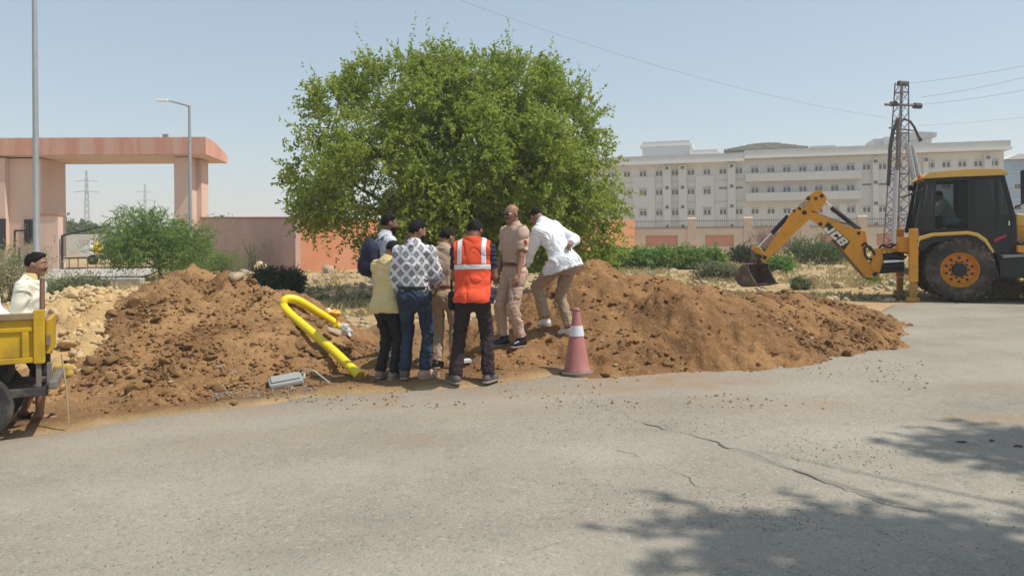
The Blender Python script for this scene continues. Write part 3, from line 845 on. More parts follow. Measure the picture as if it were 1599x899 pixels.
# blue-grey neighbour
nb = empty('blue_building', (A.x, A.y, BZ), bld.rz, 'light blue building with curved white roof at the right edge behind the digger', 'building')
x0, z0 = bld.q(1571, 345, 6); x1 = bld.q(1700, 345, 6)[0]; zt = bld.q(1590, 250, 6)[1]
M_BLUE = mat('pale_blue_cladding', (0.24, 0.36, 0.50), rough=0.6, var=0.15, scale=0.4)
o = MB().box(((x0 + x1) / 2, 12, zt / 2), (x1 - x0, 12, zt)).build('wall', M_BLUE, nb)
for i in range(5): MB().box(((x0 + x1) / 2, 5.93, 2 + i * 2.2), (x1 - x0, 0.10, 0.14)).build('cladding_band', mat('blue_band', (0.45, 0.53, 0.60)) if i == 0 else bpy.data.materials['blue_band'], nb)
for i in range(6):
    for k in range(2):
        f = MB().box((x0 + 1.6 + i * 2.2, 5.9, 5.2 + k * 3.3), (1.2, 0.16, 1.1)).build('window', M_BFRAME, nb)
        MB().box((x0 + 1.6 + i * 2.2, 5.8, 5.2 + k * 3.3), (0.95, 0.08, 0.85)).build('pane', M_BPANE, f)
zt2 = zt
MB().prism([(x0 - 0.6, zt2 + 0.1), (x0 + 1.5, zt2 + 0.9), (x0 + 4, zt2 + 0.7), (x1, zt2 + 0.5), (x1, zt2 + 0.1)], 5.0, 18.5).build('roof', M_BTRIM, nb)

# ================================================================== BOUNDARY WALLS AND FENCE
M_ORANGE = mat('orange_painted_wall', (0.55, 0.225, 0.115), rough=0.9, var=0.12, scale=0.7, c2=(0.48, 0.26, 0.17), c2scale=0.6, c2at=(0.5, 0.75), bump=0.15, bscale=8)
M_PINK = mat('pink_grey_wall', (0.52, 0.345, 0.295), rough=0.9, var=0.10, scale=0.8, c2=(0.44, 0.32, 0.28), c2scale=0.7, c2at=(0.5, 0.8), streak=(1, 1, 0.3))  # flat pink-grey, darker than the gateway pink
M_PINK2 = mat('pink_render', (0.68, 0.48, 0.385), rough=0.88, var=0.07, scale=0.6, c2=(0.61, 0.44, 0.36), c2scale=0.8, c2at=(0.52, 0.8), streak=(1, 1, 0.3))
M_CREAM = mat('cream_plaster', (0.63, 0.54, 0.42), rough=0.88, var=0.08, scale=1.0, c2=(0.55, 0.44, 0.33), c2scale=1.0, c2at=(0.55, 0.8))
M_CAP = mat('red_coping', (0.42, 0.20, 0.15), rough=0.85, var=0.15)
M_PANEL = mat('terracotta_panel', (0.56, 0.27, 0.19), rough=0.88, var=0.10)
M_RAIL = mat('dark_railing', (0.15, 0.14, 0.14), rough=0.6)
M_BLACK = mat('black_paint', (0.022, 0.020, 0.020), rough=0.5, var=0.3)
def wall_between(name, pa, pb, h0, h1, th, m, cap, label, cat):
    d = Vector((pb.x - pa.x, pb.y - pa.y, 0)); L_ = d.length; rz = math.atan2(d.y, d.x)
    e = empty(name, (pa.x, pa.y, 0), rz, label, cat)
    MB()._add([(0, 0, -0.4), (L_, 0, -0.4), (L_, th, -0.4), (0, th, -0.4), (0, 0, h0), (L_, 0, h1), (L_, th, h1), (0, th, h0)], [(0, 3, 2, 1), (4, 5, 6, 7), (0, 1, 5, 4), (1, 2, 6, 5), (2, 3, 7, 6), (3, 0, 4, 7)]).build('wall_face', m, e)
    if cap: MB()._add([(0, -0.05, h0 + .003), (L_, -0.05, h1 + .003), (L_, th + 0.05, h1 + .003), (0, th + 0.05, h0 + .003), (0, -0.05, h0 + 0.07), (L_, -0.05, h1 + 0.07), (L_, th + 0.05, h1 + 0.07), (0, th + 0.05, h0 + 0.07)], [(0, 3, 2, 1), (4, 5, 6, 7), (0, 1, 5, 4), (1, 2, 6, 5), (2, 3, 7, 6), (3, 0, 4, 7)]).build('coping', cap, e)
    return e
pk0, pk1 = P(313, 341, 36.8), P(461, 341, 32.0)
wall_between('boundary_wall', pk0, pk1, pk0.z, pk1.z, 0.25, M_PINK, M_CAP, 'pink-grey boundary wall between the gateway and the orange wall', 'wall')
or0, or1 = P(461.5, 341, 32.05), P(991, 343.5, 58.0)
wall_between('boundary_wall', or0, or1, or0.z, or1.z, 0.25, M_ORANGE, None, 'orange painted boundary wall behind the big green tree', 'wall')
# panelled fence wall
fp0, fp1 = P(991, 370, 58.0), P(1640, 370, 53.0)
fen = Plane((fp0.x, fp0.y, 0), math.atan2(fp1.y - fp0.y, fp1.x - fp0.x))
fence = empty('fence_wall', fen.o, fen.rz, 'cream fence wall with terracotta panels, pillars and black railings in front of the long building', 'fence')
zc = fen.q(1080, 357)[1]; zp = fen.q(1080, 340)[1]; zr = fen.q(1080, 344)[1]
pil_px = [991, 1080, 1168, 1257, 1346, 1435, 1524, 1613]
pil_x = [fen.q(p, 370)[0] for p in pil_px]
pm = None
for i in range(len(pil_x) - 1):
    a, b = pil_x[i], pil_x[i + 1]
    bay = MB()
    w = 0.62 if i else 0.0
    lo, hi = a + w / 2, b - 0.31
    z0, z1 = fen.q(1050, 385)[1], fen.q(1050, 367.5)[1]
    px0, px1 = lo + 0.95 * (0.75 if i else 0.9), hi - 0.75
    hs = [(px0, px1, z0, z1)]
    for (x0, x1, q0, q1) in ((lo, px0, -0.3, zc), (px1, hi, -0.3, zc), (px0, px1, z1, zc), (px0, px1, -0.3, z0)):
        bay.box(((x0 + x1) / 2, 0.15, (q0 + q1) / 2), (x1 - x0, 0.3, q1 - q0))
    bo = bay.build('wall_bay', M_CREAM, fence)
    MB().box(((px0 + px1) / 2, 0.2, (z0 + z1) / 2), (px1 - px0, 0.16, z1 - z0)).build('panel', M_PANEL, bo)
    MB().box(((lo + hi) / 2, 0.15, zc + 0.045), (hi - lo - 0.01, 0.36, 0.08)).build('coping', M_CAP, bo)
    rl = MB()
    for zz in (zc + 0.14, zr - 0.05): rl.box(((lo + hi) / 2, 0.15, zz), (hi - lo, 0.03, 0.04))
    n = int((hi - lo) / 0.155)
    for k in range(1, n): rl.box((lo + k * (hi - lo) / n, 0.15, (zc + 0.08 + zr + 0.05) / 2), (0.026, 0.026, zr - zc + 0.02))
    rl.build('railing', M_RAIL, fence)
    if i:
        if pm is None:
            mb = MB(); mb.box((0, 0.15, zp / 2 - 0.15), (0.62, 0.5, zp + 0.1)); mb.frustum((0, 0.15, zp - 0.1), (0.74, 0.62), (0, 0.15, zp + 0.03), (0.60, 0.48))
            pm = mb.build('pillar', mat('cream_pink_plaster', (0.62, 0.485, 0.385), rough=0.88), fence); pm.location.x = a
        else:
            o = link(pm.copy(), fence); o.location.x = a

# ================================================================== GATEWAY
g0 = P(0, 420, 35.6)
gt = Plane((g0.x, g0.y, 0), R(1.5))
gate = empty('gateway', gt.o, gt.rz, 'pink concrete gateway with a flat overhanging canopy on the left', 'gateway')
M_FASCIA = mat('stained_coral_fascia', (0.62, 0.30, 0.215), rough=0.88, var=0.13, scale=1.6, c2=(0.60, 0.41, 0.335), c2scale=1.6, c2at=(0.45, 0.66), streak=(1, 1, 0.12))
M_SOFF = mat('cream_soffit', (0.70, 0.56, 0.47), rough=0.9, var=0.06)
xa = gt.q(-70, 230)[0]; xb = gt.q(321, 214)[0]; zt = gt.q(200, 214.5)[1]; zb = gt.q(200, 241.5)[1]
zb2 = gt.q(200, 256, 3.0)[1]; zt2 = gt.q(350, 243, 3.0)[1]
MB().prism([(0.003, zb), (0, zt), (0.9, zt - 0.06), (3.0, zt2), (3.0, zb2 + 0.02), (2.98, zb2)], xa, xb, axes='yz').build('canopy', M_FASCIA, gate)
MB()._add([(xa + .05, 0.05, zb - 0.012), (xb - .05, 0.05, zb - 0.012), (xb - .05, 2.95, zb2 - 0.012), (xa + .05, 2.95, zb2 - 0.012)], [(0, 3, 2, 1)]).build('soffit', M_SOFF, gate)
x0, x1 = gt.q(272, 300, 0.5)[0], gt.q(297, 300, 0.5)[0]
MB().box(((x0 + x1) / 2, 1.35, zb / 2 - 0.1), (x1 - x0, 1.7, zb + 0.05)).build('pillar', M_PINK2, gate)
MB().box((x1 + 0.12, 1.75, zb / 2 - 0.12), (0.24, 0.9, zb - 0.02)).build('pilaster', M_PINK2, gate)
gh = MB()
x0, x1, x2 = gt.q(-70, 300, 0.4)[0], gt.q(12, 300, 0.4)[0], gt.q(62, 300, 0.4)[0]
gh.box(((x0 + x1) / 2, 1.3, zb / 2 - 0.2), (x1 - x0, 2.2, zb + 0.2)); gh.box(((x1 + x2) / 2 + 0.001, 1.55, zb / 2 - 0.2), (x2 - x1, 2.1, zb + 0.19))
gh.build('guard_room', M_PINK2, gate)
def wframe(par, px0, px1, py0, py1, y, name='window'):
    a, b = gt.q(px0, py0, y), gt.q(px1, py1, y)
    cx, cz, w, h = (a[0] + b[0]) / 2, (a[1] + b[1]) / 2, abs(b[0] - a[0]), abs(b[1] - a[1])
    mb = MB()
    for (dx, dz, sx, sz) in ((0, h / 2, w + .1, .08), (0, -h / 2, w + .1, .08), (-w / 2, 0, .08, h - .08), (w / 2, 0, .08, h - .08), (0, 0, .05, h - .08)): mb.box((cx + dx, y - 0.03, cz + dz), (sx, .08, sz))
    f = mb.build(name, M_BLACK, par); MB().box((cx, y - 0.01, cz), (w - .06, .03, h - .06)).build('pane', M_BPANE, f)
wframe(gate, -14, 8, 343, 388, 0.19); wframe(gate, 40, 52, 344, 380, 0.49)
MB().box((gt.q(37, 400, 0.3)[0], 0.35, gt.q(37, 405, 0.3)[1] / 2 - 0.05), (x2 - x0 - 0.2, 0.25, gt.q(37, 405, 0.3)[1] + 0.3)).build('plinth', M_CREAM, gate)
x0, x1, zt3 = gt.q(61, 300, -0.1)[0], gt.q(90, 300, -0.1)[0], gt.q(75, 336, -0.1)[1]
st = MB().box(((x0 + x1) / 2, 0.12, zt3 / 2 - 0.1), (x1 - x0, 0.42, zt3 + 0.2)).build('stub_wall', M_PINK2, gate)
MB().box(((x0 + x1) / 2, 0.12, zt3 + 0.04), (x1 - x0 + 0.1, 0.54, 0.07)).build('coping', M_CAP, st)
fl = empty('floodlight', (0, 0, 0), 0, 'small grey floodlight standing on the gateway canopy', 'floodlight')
fx, fz = gt.q(258.5, 211, 0.6)
fl.location = Vector((gt.o.x + fx * gt.c - 0.6 * gt.s, gt.o.y + fx * gt.s + 0.6 * gt.c, zt - 0.03)); fl.rotation_euler.z = gt.rz
MB().box((0, 0, 0.16), (0.26, 0.12, 0.20)).build('lamp_head', mat('grey_metal', (0.28, 0.29, 0.30), rough=0.5, metal=0.4), fl, bevel=0.02)
MB().box((0, 0, 0.03), (0.06, 0.06, 0.07)).build('bracket', M_RAIL, fl)
# sliding gate
gl = empty('metal_gate', gt.o, gt.rz, 'low black metal gate with a sloping top bar under the canopy', 'gate')
yg = 0.0
def bar(mb, a, b, r_=0.035, y=yg):
    p, q_ = gt.q(*a, y), gt.q(*b, y); mb.tube([(p[0], y, p[1]), (q_[0], y, q_[1])], r_, 6)
for nm, segs in (('post', [((97, 368), (97, 421), 0.06)]), ('top_bar', [((97, 368), (172, 351), 0.05)]), ('middle_rail', [((97, 403), (268, 401), 0.04)]), ('bottom_rail', [((97, 420), (270, 416), 0.05)])):
    mb = MB()
    for a, b, r_ in segs: bar(mb, a, b, r_)
    mb.build(nm, M_BLACK, gl)
for px in (108, 122, 137, 150, 164, 178, 192, 206, 220, 234, 248, 262):
    mb = MB(); bar(mb, (px, 402.5), (px, 419 - (px - 97) * 0.02), 0.022); mb.build('upright', M_BLACK, gl)
sg = empty('side_gate', gt.o, gt.rz, 'narrow black side gate beside the guard room window', 'gate')
for nm, a, b in (('post', (23, 360), (23, 420)), ('top_rail', (23, 360), (42, 360)), ('middle_rail', (23, 408), (60, 408)), ('post', (30, 386), (30, 425))):
    mb = MB(); bar(mb, a, b, 0.05, -0.3); mb.build(nm, M_BLACK, sg)
# concrete apron in front of the gate
M_CONC = mat('driveway_concrete', (0.44, 0.40, 0.35), rough=0.9, var=0.12, scale=1.2, c2=(0.36, 0.33, 0.28), c2scale=0.8, bump=0.2)
ap = [ground_pt(60, 441), ground_pt(214, 441), ground_pt(262, 418), ground_pt(84, 421)]
V = []
for k in range(9):
    for j in range(9):
        a = ap[0].lerp(ap[1], j / 8); b = ap[3].lerp(ap[2], j / 8); p = a.lerp(b, k / 8); V.append((p.x, p.y, G(p.x, p.y) + 0.09))
nV = len(V); V += [(x, y, z - 0.3) for x, y, z in V[:9]]
Fq = [(k * 9 + j, k * 9 + j + 1, k * 9 + j + 10, k * 9 + j + 9) for k in range(8) for j in range(8)] + [(nV + j, nV + j + 1, j + 1, j) for j in range(8)]
tag(np_obj('driveway', V, Fq, [M_CONC]), kind='structure')
kp = [ground_pt(40, 444), ground_pt(225, 444)]
k_ = tag(MB().box(((kp[0].x + kp[1].x) / 2, (kp[0].y + kp[1].y) / 2 - 0.1, 0.02), ((kp[1] - kp[0]).length, 0.3, 0.34), rz=math.atan2(kp[1].y - kp[0].y, kp[1].x - kp[0].x)).build('driveway_kerb', M_CONC, bevel=0.03), kind='structure')
# things inside the gate
wp = P(150, 400, 66)
tag(MB().box((wp.x - 0.4, wp.y, 0.95), (6.0, 0.25, 2.1)).build('whitewashed_wall', mat('whitewash', (0.66, 0.62, 0.55), rough=0.9, var=0.12, scale=1, c2=(0.5, 0.45, 0.36)), bevel=0.02), 'whitewashed wall seen far behind the low metal gate', 'wall')
wp = P(135, 400, 58)
e = empty('utility_cabinet', (wp.x, wp.y, 0.1), 0, 'white cabinet standing beside the yellow tank beyond the gate', 'cabinet')
MB().box((0, 0, 0.75), (0.9, 0.5, 1.3)).build('body', mat('white_paint', (0.72, 0.71, 0.68), rough=0.6), e, bevel=0.03); MB().box((0, 0, 1.43), (1.0, 0.6, 0.06)).build('lid', M_BFRAME, e)
yp = P(153, 395, 56)
e = empty('water_tank', (yp.x, yp.y, 0.05), 0, 'small yellow tank on short legs seen beyond the gate', 'tank')
MB().lathe([(0.22, 0.35), (0.30, 0.42), (0.31, 0.7), (0.29, 0.75), (0.31, 0.8), (0.31, 1.15), (0.2, 1.3), (0.1, 1.36)], 18).build('body', mat('yellow_plastic', (0.75, 0.46, 0.03), rough=0.45), e, smooth_=True)
for a in (0.8, 2.4, 3.9, 5.5): MB().box((0.22 * math.cos(a), 0.22 * math.sin(a), 0.18), (0.05, 0.05, 0.36)).build('leg', M_RAIL, e)
def motorcycle(px, Y, rz, lab):
    p = P(px, 400, Y); e = empty('parked_motorcycle', (p.x, p.y, 0.05), rz, lab, 'motorcycle', 'motorcycles parked inside the gate')
    for x in (-0.62, 0.62):
        w = MB().lathe([(0.20, -0.05), (0.30, -0.05), (0.31, 0), (0.30, 0.05), (0.20, 0.05)], 18, (x, 0, 0.31), 'y').build('wheel', M_BLACK, e)
        MB().lathe([(0.05, -0.06), (0.19, -0.02), (0.19, 0.02), (0.05, 0.06)], 12, (x, 0, 0.31), 'y').build('rim', bpy.data.materials['grey_metal'], w)
    MB().tube([(0.62, 0, 0.31), (0.42, 0, 0.85), (0.36, 0, 1.0)], 0.035, 6).build('fork', M_RAIL, e)
    MB().tube([(0.30, -0.32, 1.05), (0.38, -0.1, 1.0), (0.38, 0.1, 1.0), (0.30, 0.32, 1.05)], 0.02, 6).build('handlebar', M_RAIL, e)
    MB().ball((0.15, 0, 0.78), (0.28, 0.13, 0.14)).build('tank', M_BLACK, e, smooth_=True)
    MB().prism([(-0.75, 0.80), (-0.05, 0.74), (0.0, 0.80), (-0.3, 0.84), (-0.78, 0.88)], -0.12, 0.12).build('seat', M_BLACK, e, bevel=0.03)
    MB().prism([(-0.2, 0.3), (0.3, 0.32), (0.35, 0.62), (-0.25, 0.62)], -0.11, 0.11).build('engine', M_RAIL, e, bevel=0.03)
motorcycle(163, 43, 0.2, 'dark motorcycle parked inside the gate, nearer the gate post'); motorcycle(196, 43.5, -0.15, 'dark motorcycle parked inside the gate, behind the feathery green shrub')

# ================================================================== LAMP POSTS, TOWER, PYLONS, WIRES
M_GALV = mat('galvanised_steel', (0.40, 0.41, 0.42), rough=0.5, metal=0.5, var=0.08)
p = P(57, 368, 18.0)
lp = empty('street_lamp', (p.x, p.y, -0.15), 0, 'tall grey street lamp post rising out of the picture behind the cart', 'street lamp')
MB().lathe([(0.085, 0), (0.085, 0.4), (0.076, 0.42), (0.066, 4.0), (0.050, 9.0)], 12).build('pole', M_GALV, lp, smooth_=True)
MB().lathe([(0.15, 0.0), (0.15, 0.15), (0.1, 0.17)], 12).build('base', M_GALV, lp)
MB().tube([(0, 0, 8.98), (-0.3, 0, 9.25), (-1.5, 0, 9.5)], [0.05, 0.035, 0.03], 8).build('arm', M_GALV, lp)
MB().frustum((-1.75, 0, 9.47), (0.6, 0.22), (-1.75, 0, 9.55), (0.5, 0.14)).build('lamp_head', M_BFRAME, lp)
p = P(297.5, 368, 31.0); zt_ = P(297, 165, 31).z
lp = empty('street_lamp', (p.x, p.y, 0), 0, 'grey street lamp with a single arm in front of the gateway pillar', 'street lamp')
MB().lathe([(0.10, 0), (0.085, 1.0), (0.055, zt_)], 12).build('pole', M_GALV, lp, smooth_=True)
q_ = P(258, 156, 31)
MB().tube([(0, 0, zt_ - 0.05), (-0.15, 0, zt_ + 0.02), (q_.x - p.x, 0, q_.z)], [0.05, 0.04, 0.03], 8).build('arm', M_GALV, lp)
MB().frustum((q_.x - p.x - 0.1, 0, q_.z - 0.06), (0.5, 0.2), (q_.x - p.x - 0.1, 0, q_.z + 0.04), (0.4, 0.12)).build('lamp_head', M_BFRAME, lp)

M_LATT = mat('rusty_lattice_steel', (0.185, 0.155, 0.155), rough=0.75, var=0.3, scale=3)
tw = P(1399, 395, 44.0); ttop = P(1410, 128, 44.0)
H = ttop.z - 0.15
tower = empty('power_pole', (tw.x, tw.y, 0.15), R(12), 'rusty lattice power pole with cables behind the digger boom', 'power pole')
def corner(i, f):
    w = 0.50 * (1 - f) + 0.25 * f
    return Vector(((-w if i in (0, 3) else w), (-w if i in (0, 1) else w), H * f)) + Vector(((ttop.x - tw.x) * f, 0, 0))
for i in range(4): MB().tube([corner(i, 0), corner(i, 1)], 0.05, 4).build('leg', M_LATT, tower)
mb = MB(); n = 17
for k in range(n):
    f0, f1 = k / n, (k + 1) / n
    for i in range(4):
        j = (i + 1) % 4
        mb.tube([corner(i, f0), corner(j, f1)], 0.019, 4, caps=False); mb.tube([corner(j, f0), corner(i, f1)], 0.019, 4, caps=False)
    if k % 4 == 0:
        for i in range(4): mb.tube([corner(i, f0), corner((i + 1) % 4, f0)], 0.03, 4, caps=False)
br = mb.build('bracing', M_LATT, tower)
def tq(px, py): p = P(px, py, 44.0); d = p - Vector((tw.x, tw.y, 0.15)); return Vector((d.x, 0, d.z))
MB().tube([tq(1380, 164), tq(1442, 163)], 0.085, 6).build('cross_arm', M_LATT, tower)
MB().tube([tq(1387, 200), tq(1432, 203)], 0.05, 6).build('lower_arm', M_LATT, tower)
mb = MB()
MB().tube([tq(1404, 130), tq(1420, 130)], 0.16, 8).build('insulator', M_BLACK, tower)
MB().tube([tq(1432, 164), tq(1444, 164)], 0.18, 8).build('insulator', M_BLACK, tower)
MB().tube([tq(1390, 163), tq(1400, 162)], 0.15, 8).build('insulator', M_BLACK, tower)
MB().tube([tq(1404, 185), tq(1394, 205), tq(1389, 230), tq(1387, 270), tq(1385, 290)], 0.11, 8).build('cable', M_BLACK, tower)
MB().tube([tq(1408, 190), tq(1414, 186), tq(1424, 188), tq(1432, 197), tq(1440, 212), tq(1446, 218)], 0.07, 8).build('cable', M_BLACK, tower)
MB().tube([tq(1432, 197), tq(1438, 210), tq(1443, 220)], 0.06, 8).build('cable', M_BLACK, tower)
for a, b, r_ in (((1386, 268), (1378, 385), 0.14), ((1405, 225), (1429, 342), 0.15), ((1413, 228), (1438, 330), 0.13)):
    MB().tube([tq(*a) + Vector((0, -0.65, 0)), tq(*b) + Vector((0, -0.75, 0))], r_, 8).build('conduit', M_GALV, tower)
MB().tube([tq(1404, 190) + Vector((0, 0.0, 0)), tq(1401, 385) + Vector((0, 0, 0))], 0.13, 8).build('riser_pipe', M_LATT, tower)
M_WIRE = mat('overhead_wire', (0.36, 0.37, 0.39), rough=0.6, metal=0.3)
def wire(name, a, b, sag, r_, label, n=24):
    pts = []
    for i in range(n + 1):
        t = i / n; p = a.lerp(b, t); p.z -= sag * 4 * t * (1 - t); pts.append(p)
    return tag(MB().tube(pts, r_, 5).build(name, M_WIRE), label, 'wire', 'overhead wires')
wire('overhead_wire', P(1420, 130, 44), P(1760, 66, 40), 0.25, 0.012, 'topmost overhead wire running right from the top of the lattice pole')
wire('overhead_wire', P(1438, 152, 44), P(1760, 74, 40), 0.30, 0.012, 'middle overhead wire running right from the lattice pole')
wire('overhead_wire', P(1444, 163, 44), P(1760, 104, 40), 0.25, 0.012, 'overhead wire running right from the big insulator at the end of the cross arm')
wire('overhead_wire', P(1432, 196, 44), P(1760, 160, 42), 0.2, 0.012, 'lowest faint overhead wire running right from the lattice pole')
wire('overhead_wire', P(1385, 184, 44), P(560, -60, 30), 0.8, 0.008, 'long overhead wire crossing the sky above the tree from the lattice pole')
M_HAZED_STEEL = mat('haze_pale_steel', (0.42, 0.43, 0.45), rough=0.7)  # distance haze painted into the pylon colour, paler than bare steel
def pylon(px, pytop, Y, label):
    p = P(px, 368, Y); zt = P(px, pytop, Y).z
    e = empty('pylon', (p.x, p.y, 0.2), 0.3, label, 'pylon', 'pylons beyond the gateway')
    w0, w1 = 0.012 * zt + 0.30, 0.10
    for i in range(4):
        sx, sy = (-1, 1, 1, -1)[i], (-1, -1, 1, 1)[i]
        MB().tube([(sx * w0, sy * w0, 0), (sx * w1, sy * w1, zt)], 0.055, 4).build('leg', M_HAZED_STEEL, e)
    mb = MB()
    for k in range(12):
        f, f2 = k / 12, (k + 1) / 12; a, b = w0 * (1 - f) + w1 * f, w0 * (1 - f2) + w1 * f2
        for s in (-1, 1):
            mb.tube([(-a, s * a, zt * f), (b, s * b, zt * f2)], 0.03, 4); mb.tube([(a, s * a, zt * f), (-b, s * b, zt * f2)], 0.03, 4)
    mb.build('bracing', M_HAZED_STEEL, e)
    for f, w in ((0.72, 0.14), (0.86, 0.13)): MB().tube([(-zt * w, 0, zt * f), (0, 0, zt * f + 0.2), (zt * w, 0, zt * f)], 0.07, 4).build('cross_arm', M_HAZED_STEEL, e)
pylon(136, 268, 120, 'taller grey pylon seen under the gateway canopy, above the gate'); pylon(227, 288, 170, 'smaller grey pylon seen under the canopy, above the feathery shrub')

# ================================================================== PLANTS
def leaves_mesh(name, origins, dirs, lens, n_per, ll, lw, mats, parent, seed, droop=0.15, spread=0.9, up=0.35):
    """leaves set along twigs; one quad each"""
    rg = np.random.default_rng(seed)
    T = len(origins)
    t = (np.arange(n_per)[None, :] + rg.uniform(0, 1, (T, n_per))) / n_per
    pos = origins[:, None, :] + dirs[:, None, :] * (lens[:, None] * t)[:, :, None]
    pos[:, :, 2] -= droop * lens[:, None] * t * t
    pos = pos.reshape(-1, 3); N = len(pos)
    d = np.repeat(dirs, n_per, 0) * 0.5 + rg.normal(0, spread, (N, 3)); d[:, 2] -= 0.15
    d /= np.linalg.norm(d, axis=1)[:, None] + 1e-9
    nn = rg.normal(0, 1, (N, 3)); nn[:, 2] += up * 2
    s = np.cross(d, nn); s /= np.linalg.norm(s, axis=1)[:, None] + 1e-9
    L_ = ll * rg.uniform(0.6, 1.3, N)[:, None]; W = lw * rg.uniform(0.7, 1.2, N)[:, None]
    n2 = np.cross(s, d)
    V = np.stack([pos, pos + d * L_ * 0.45 + s * W - n2 * W * 0.3, pos + d * L_, pos + d * L_ * 0.45 - s * W - n2 * W * 0.3], 1).reshape(-1, 3)
    Fq = np.arange(N * 4).reshape(-1, 4)
    return np_obj(name, V, Fq, mats, parent)
def lobes_points(lobes, n, seed, shell=0.35):
    """points in the outer shell of a union of ellipsoids; lobes = (center, radii)"""
    rg = np.random.default_rng(seed)
    vol = np.array([r[0] * r[1] * r[2] for _, r in lobes]) ** 0.7
    idx = rg.choice(len(lobes), n * 3, p=vol / vol.sum())
    c = np.array([lobes[i][0] for i in idx]); r = np.array([lobes[i][1] for i in idx])
    d = rg.normal(size=(n * 3, 3)); d /= np.linalg.norm(d, axis=1)[:, None]
    rad = 1 - shell * rg.uniform(0, 1, n * 3) ** 1.5
    p = c + d * r * rad[:, None]
    inner = np.zeros(n * 3, bool)
    for (cc, rr) in lobes:
        q = (p - np.array(cc)) / np.array(rr)
        inner |= (q ** 2).sum(1) < (1 - shell) ** 2 * 0.75
    p, d = p[~inner][:n], d[~inner][:n]
    return p, d
def limbs(parent, m, base, targets, r0, seed, name='trunk'):
    rg = random.Random(seed)
    tk = MB()
    base = Vector(base)
    cen = sum((Vector(t) for t in targets), Vector()) / len(targets)
    fork = base.lerp(cen, 0.28); fork.z = base.z + (cen.z - base.z) * 0.35
    tk.tube([base - Vector((0, 0, 0.3)), base + Vector((0, 0, 0.2)), base.lerp(fork, 0.5) + Vector((rg.uniform(-.05, .05), 0, 0)), fork], [r0 * 1.5, r0 * 1.15, r0, r0 * 0.85], 10)
    t_ = tk.build(name, m, parent, smooth_=True)
    for tg in targets:
        tg = Vector(tg)
        a = fork.lerp(tg, 0.4) + Vector((rg.uniform(-.15, .15), rg.uniform(-.15, .15), rg.uniform(0, .25))); b = fork.lerp(tg, 0.72) + Vector((rg.uniform(-.2, .2), rg.uniform(-.2, .2), rg.uniform(0, .2)))
        br = MB(); br.tube([fork - Vector((0, 0, 0.05)), a, b, tg], [r0 * 0.55, r0 * 0.38, r0 * 0.22, r0 * 0.06], 7)
        for _ in range(4):
            s = a.lerp(tg, rg.uniform(0.1, 0.8)); e_ = s + Vector((rg.uniform(-1, 1), rg.uniform(-1, 1), rg.uniform(-.1, 1))) * (tg - fork).length * 0.25
            br.tube([s, s.lerp(e_, .5) + Vector((0, 0, .05)), e_], [r0 * 0.16, r0 * 0.09, r0 * 0.03], 5)
        br.build('branch', m, parent, smooth_=True)
M_BARK = mat('grey_brown_bark', (0.13, 0.095, 0.065), rough=0.95, var=0.35, scale=6, bump=0.6, bscale=20)

# --- the big tree
TY = 20.0
tb = P(712, 440, TY)
tree = empty('big_tree', (tb.x, tb.y, G(tb.x, tb.y) - 0.05), 0, 'large round leafy green tree standing behind the group of men', 'tree')
T0 = Vector(tree.location)
lob_px = [(710, 136, 112, 66, 0.2), (622, 142, 88, 60, 0.3), (802, 142, 88, 60, 0.4), (545, 192, 80, 74, 0.2), (872, 190, 68, 76, 0.3), (503, 262, 62, 68, -0.3), (915, 268, 56, 64, 0.0), (700, 215, 125, 105, -1.2), (592, 258, 105, 88, -1.3), (826, 258, 105, 92, -1.1),
          (520, 320, 70, 46, -0.8), (592, 352, 70, 44, -1.0), (690, 335, 88, 62, -1.6), (775, 335, 88, 66, 0.6), (872, 335, 78, 60, -0.9), (938, 335, 42, 44, -0.4), (905, 385, 56, 34, -0.2), (665, 395, 60, 28, 0.5), (712, 250, 160, 120, 1.5), (715, 372, 70, 40, -0.9), (572, 374, 42, 28, -0.8), (492, 325, 40, 34, -0.6), (955, 372, 36, 30, -0.3), (628, 392, 60, 26, -1.2), (800, 385, 60, 36, 0.2)]
lobes = []
for (cx, cy, rx, ry, dy) in lob_px:
    c = P(712 + (cx - 712) * 0.955, 250 + (cy - 250) * 0.965 + 2, TY + dy) - T0
    k = (TY + dy) / F_PX * 0.965
    lobes.append(((c.x, c.y, c.z), (rx * k * 0.93, (rx + ry) * 0.5 * k * 0.9, ry * k * 0.93)))
M_LEAF = leaf_mat('tree_leaf', (0.190, 0.285, 0.040), (0.42, 0.470, 0.090), 0.54)
cp, cd = lobes_points(lobes, 3000, 3, 0.40)
_n = vnoise(cp[:, 0] * 1.15, cp[:, 1] * 1.15, cp[:, 2] * 1.15, seed=88) + 0.5 * vnoise(cp[:, 0] * 2.6, cp[:, 1] * 2.6, cp[:, 2] * 2.6, seed=89)
_k = _n > -0.22 - 0.45 * (1 - smooth(1.2, 3.2, cp[:, 2]))                      # sprays gather in clumps with gaps between
cp, cd = cp[_k] + cd[_k] * 0.16 * np.clip(_n[_k], 0, 1)[:, None], cd[_k]
rg = np.random.default_rng(5)
tw_n = 7
org = np.repeat(cp, tw_n, 0) + rg.normal(0, 0.13, (len(cp) * tw_n, 3))
dr = np.repeat(cd, tw_n, 0) * 0.8 + rg.normal(0, 0.65, (len(org), 3)) + np.array([0, 0, 0.30]); dr /= np.linalg.norm(dr, axis=1)[:, None]
ln = rg.uniform(0.22, 0.62, len(org))
lv = leaves_mesh('crown', org, dr, ln, 13, 0.105, 0.031, [M_LEAF], tree, 6, droop=0.25, up=0.0)
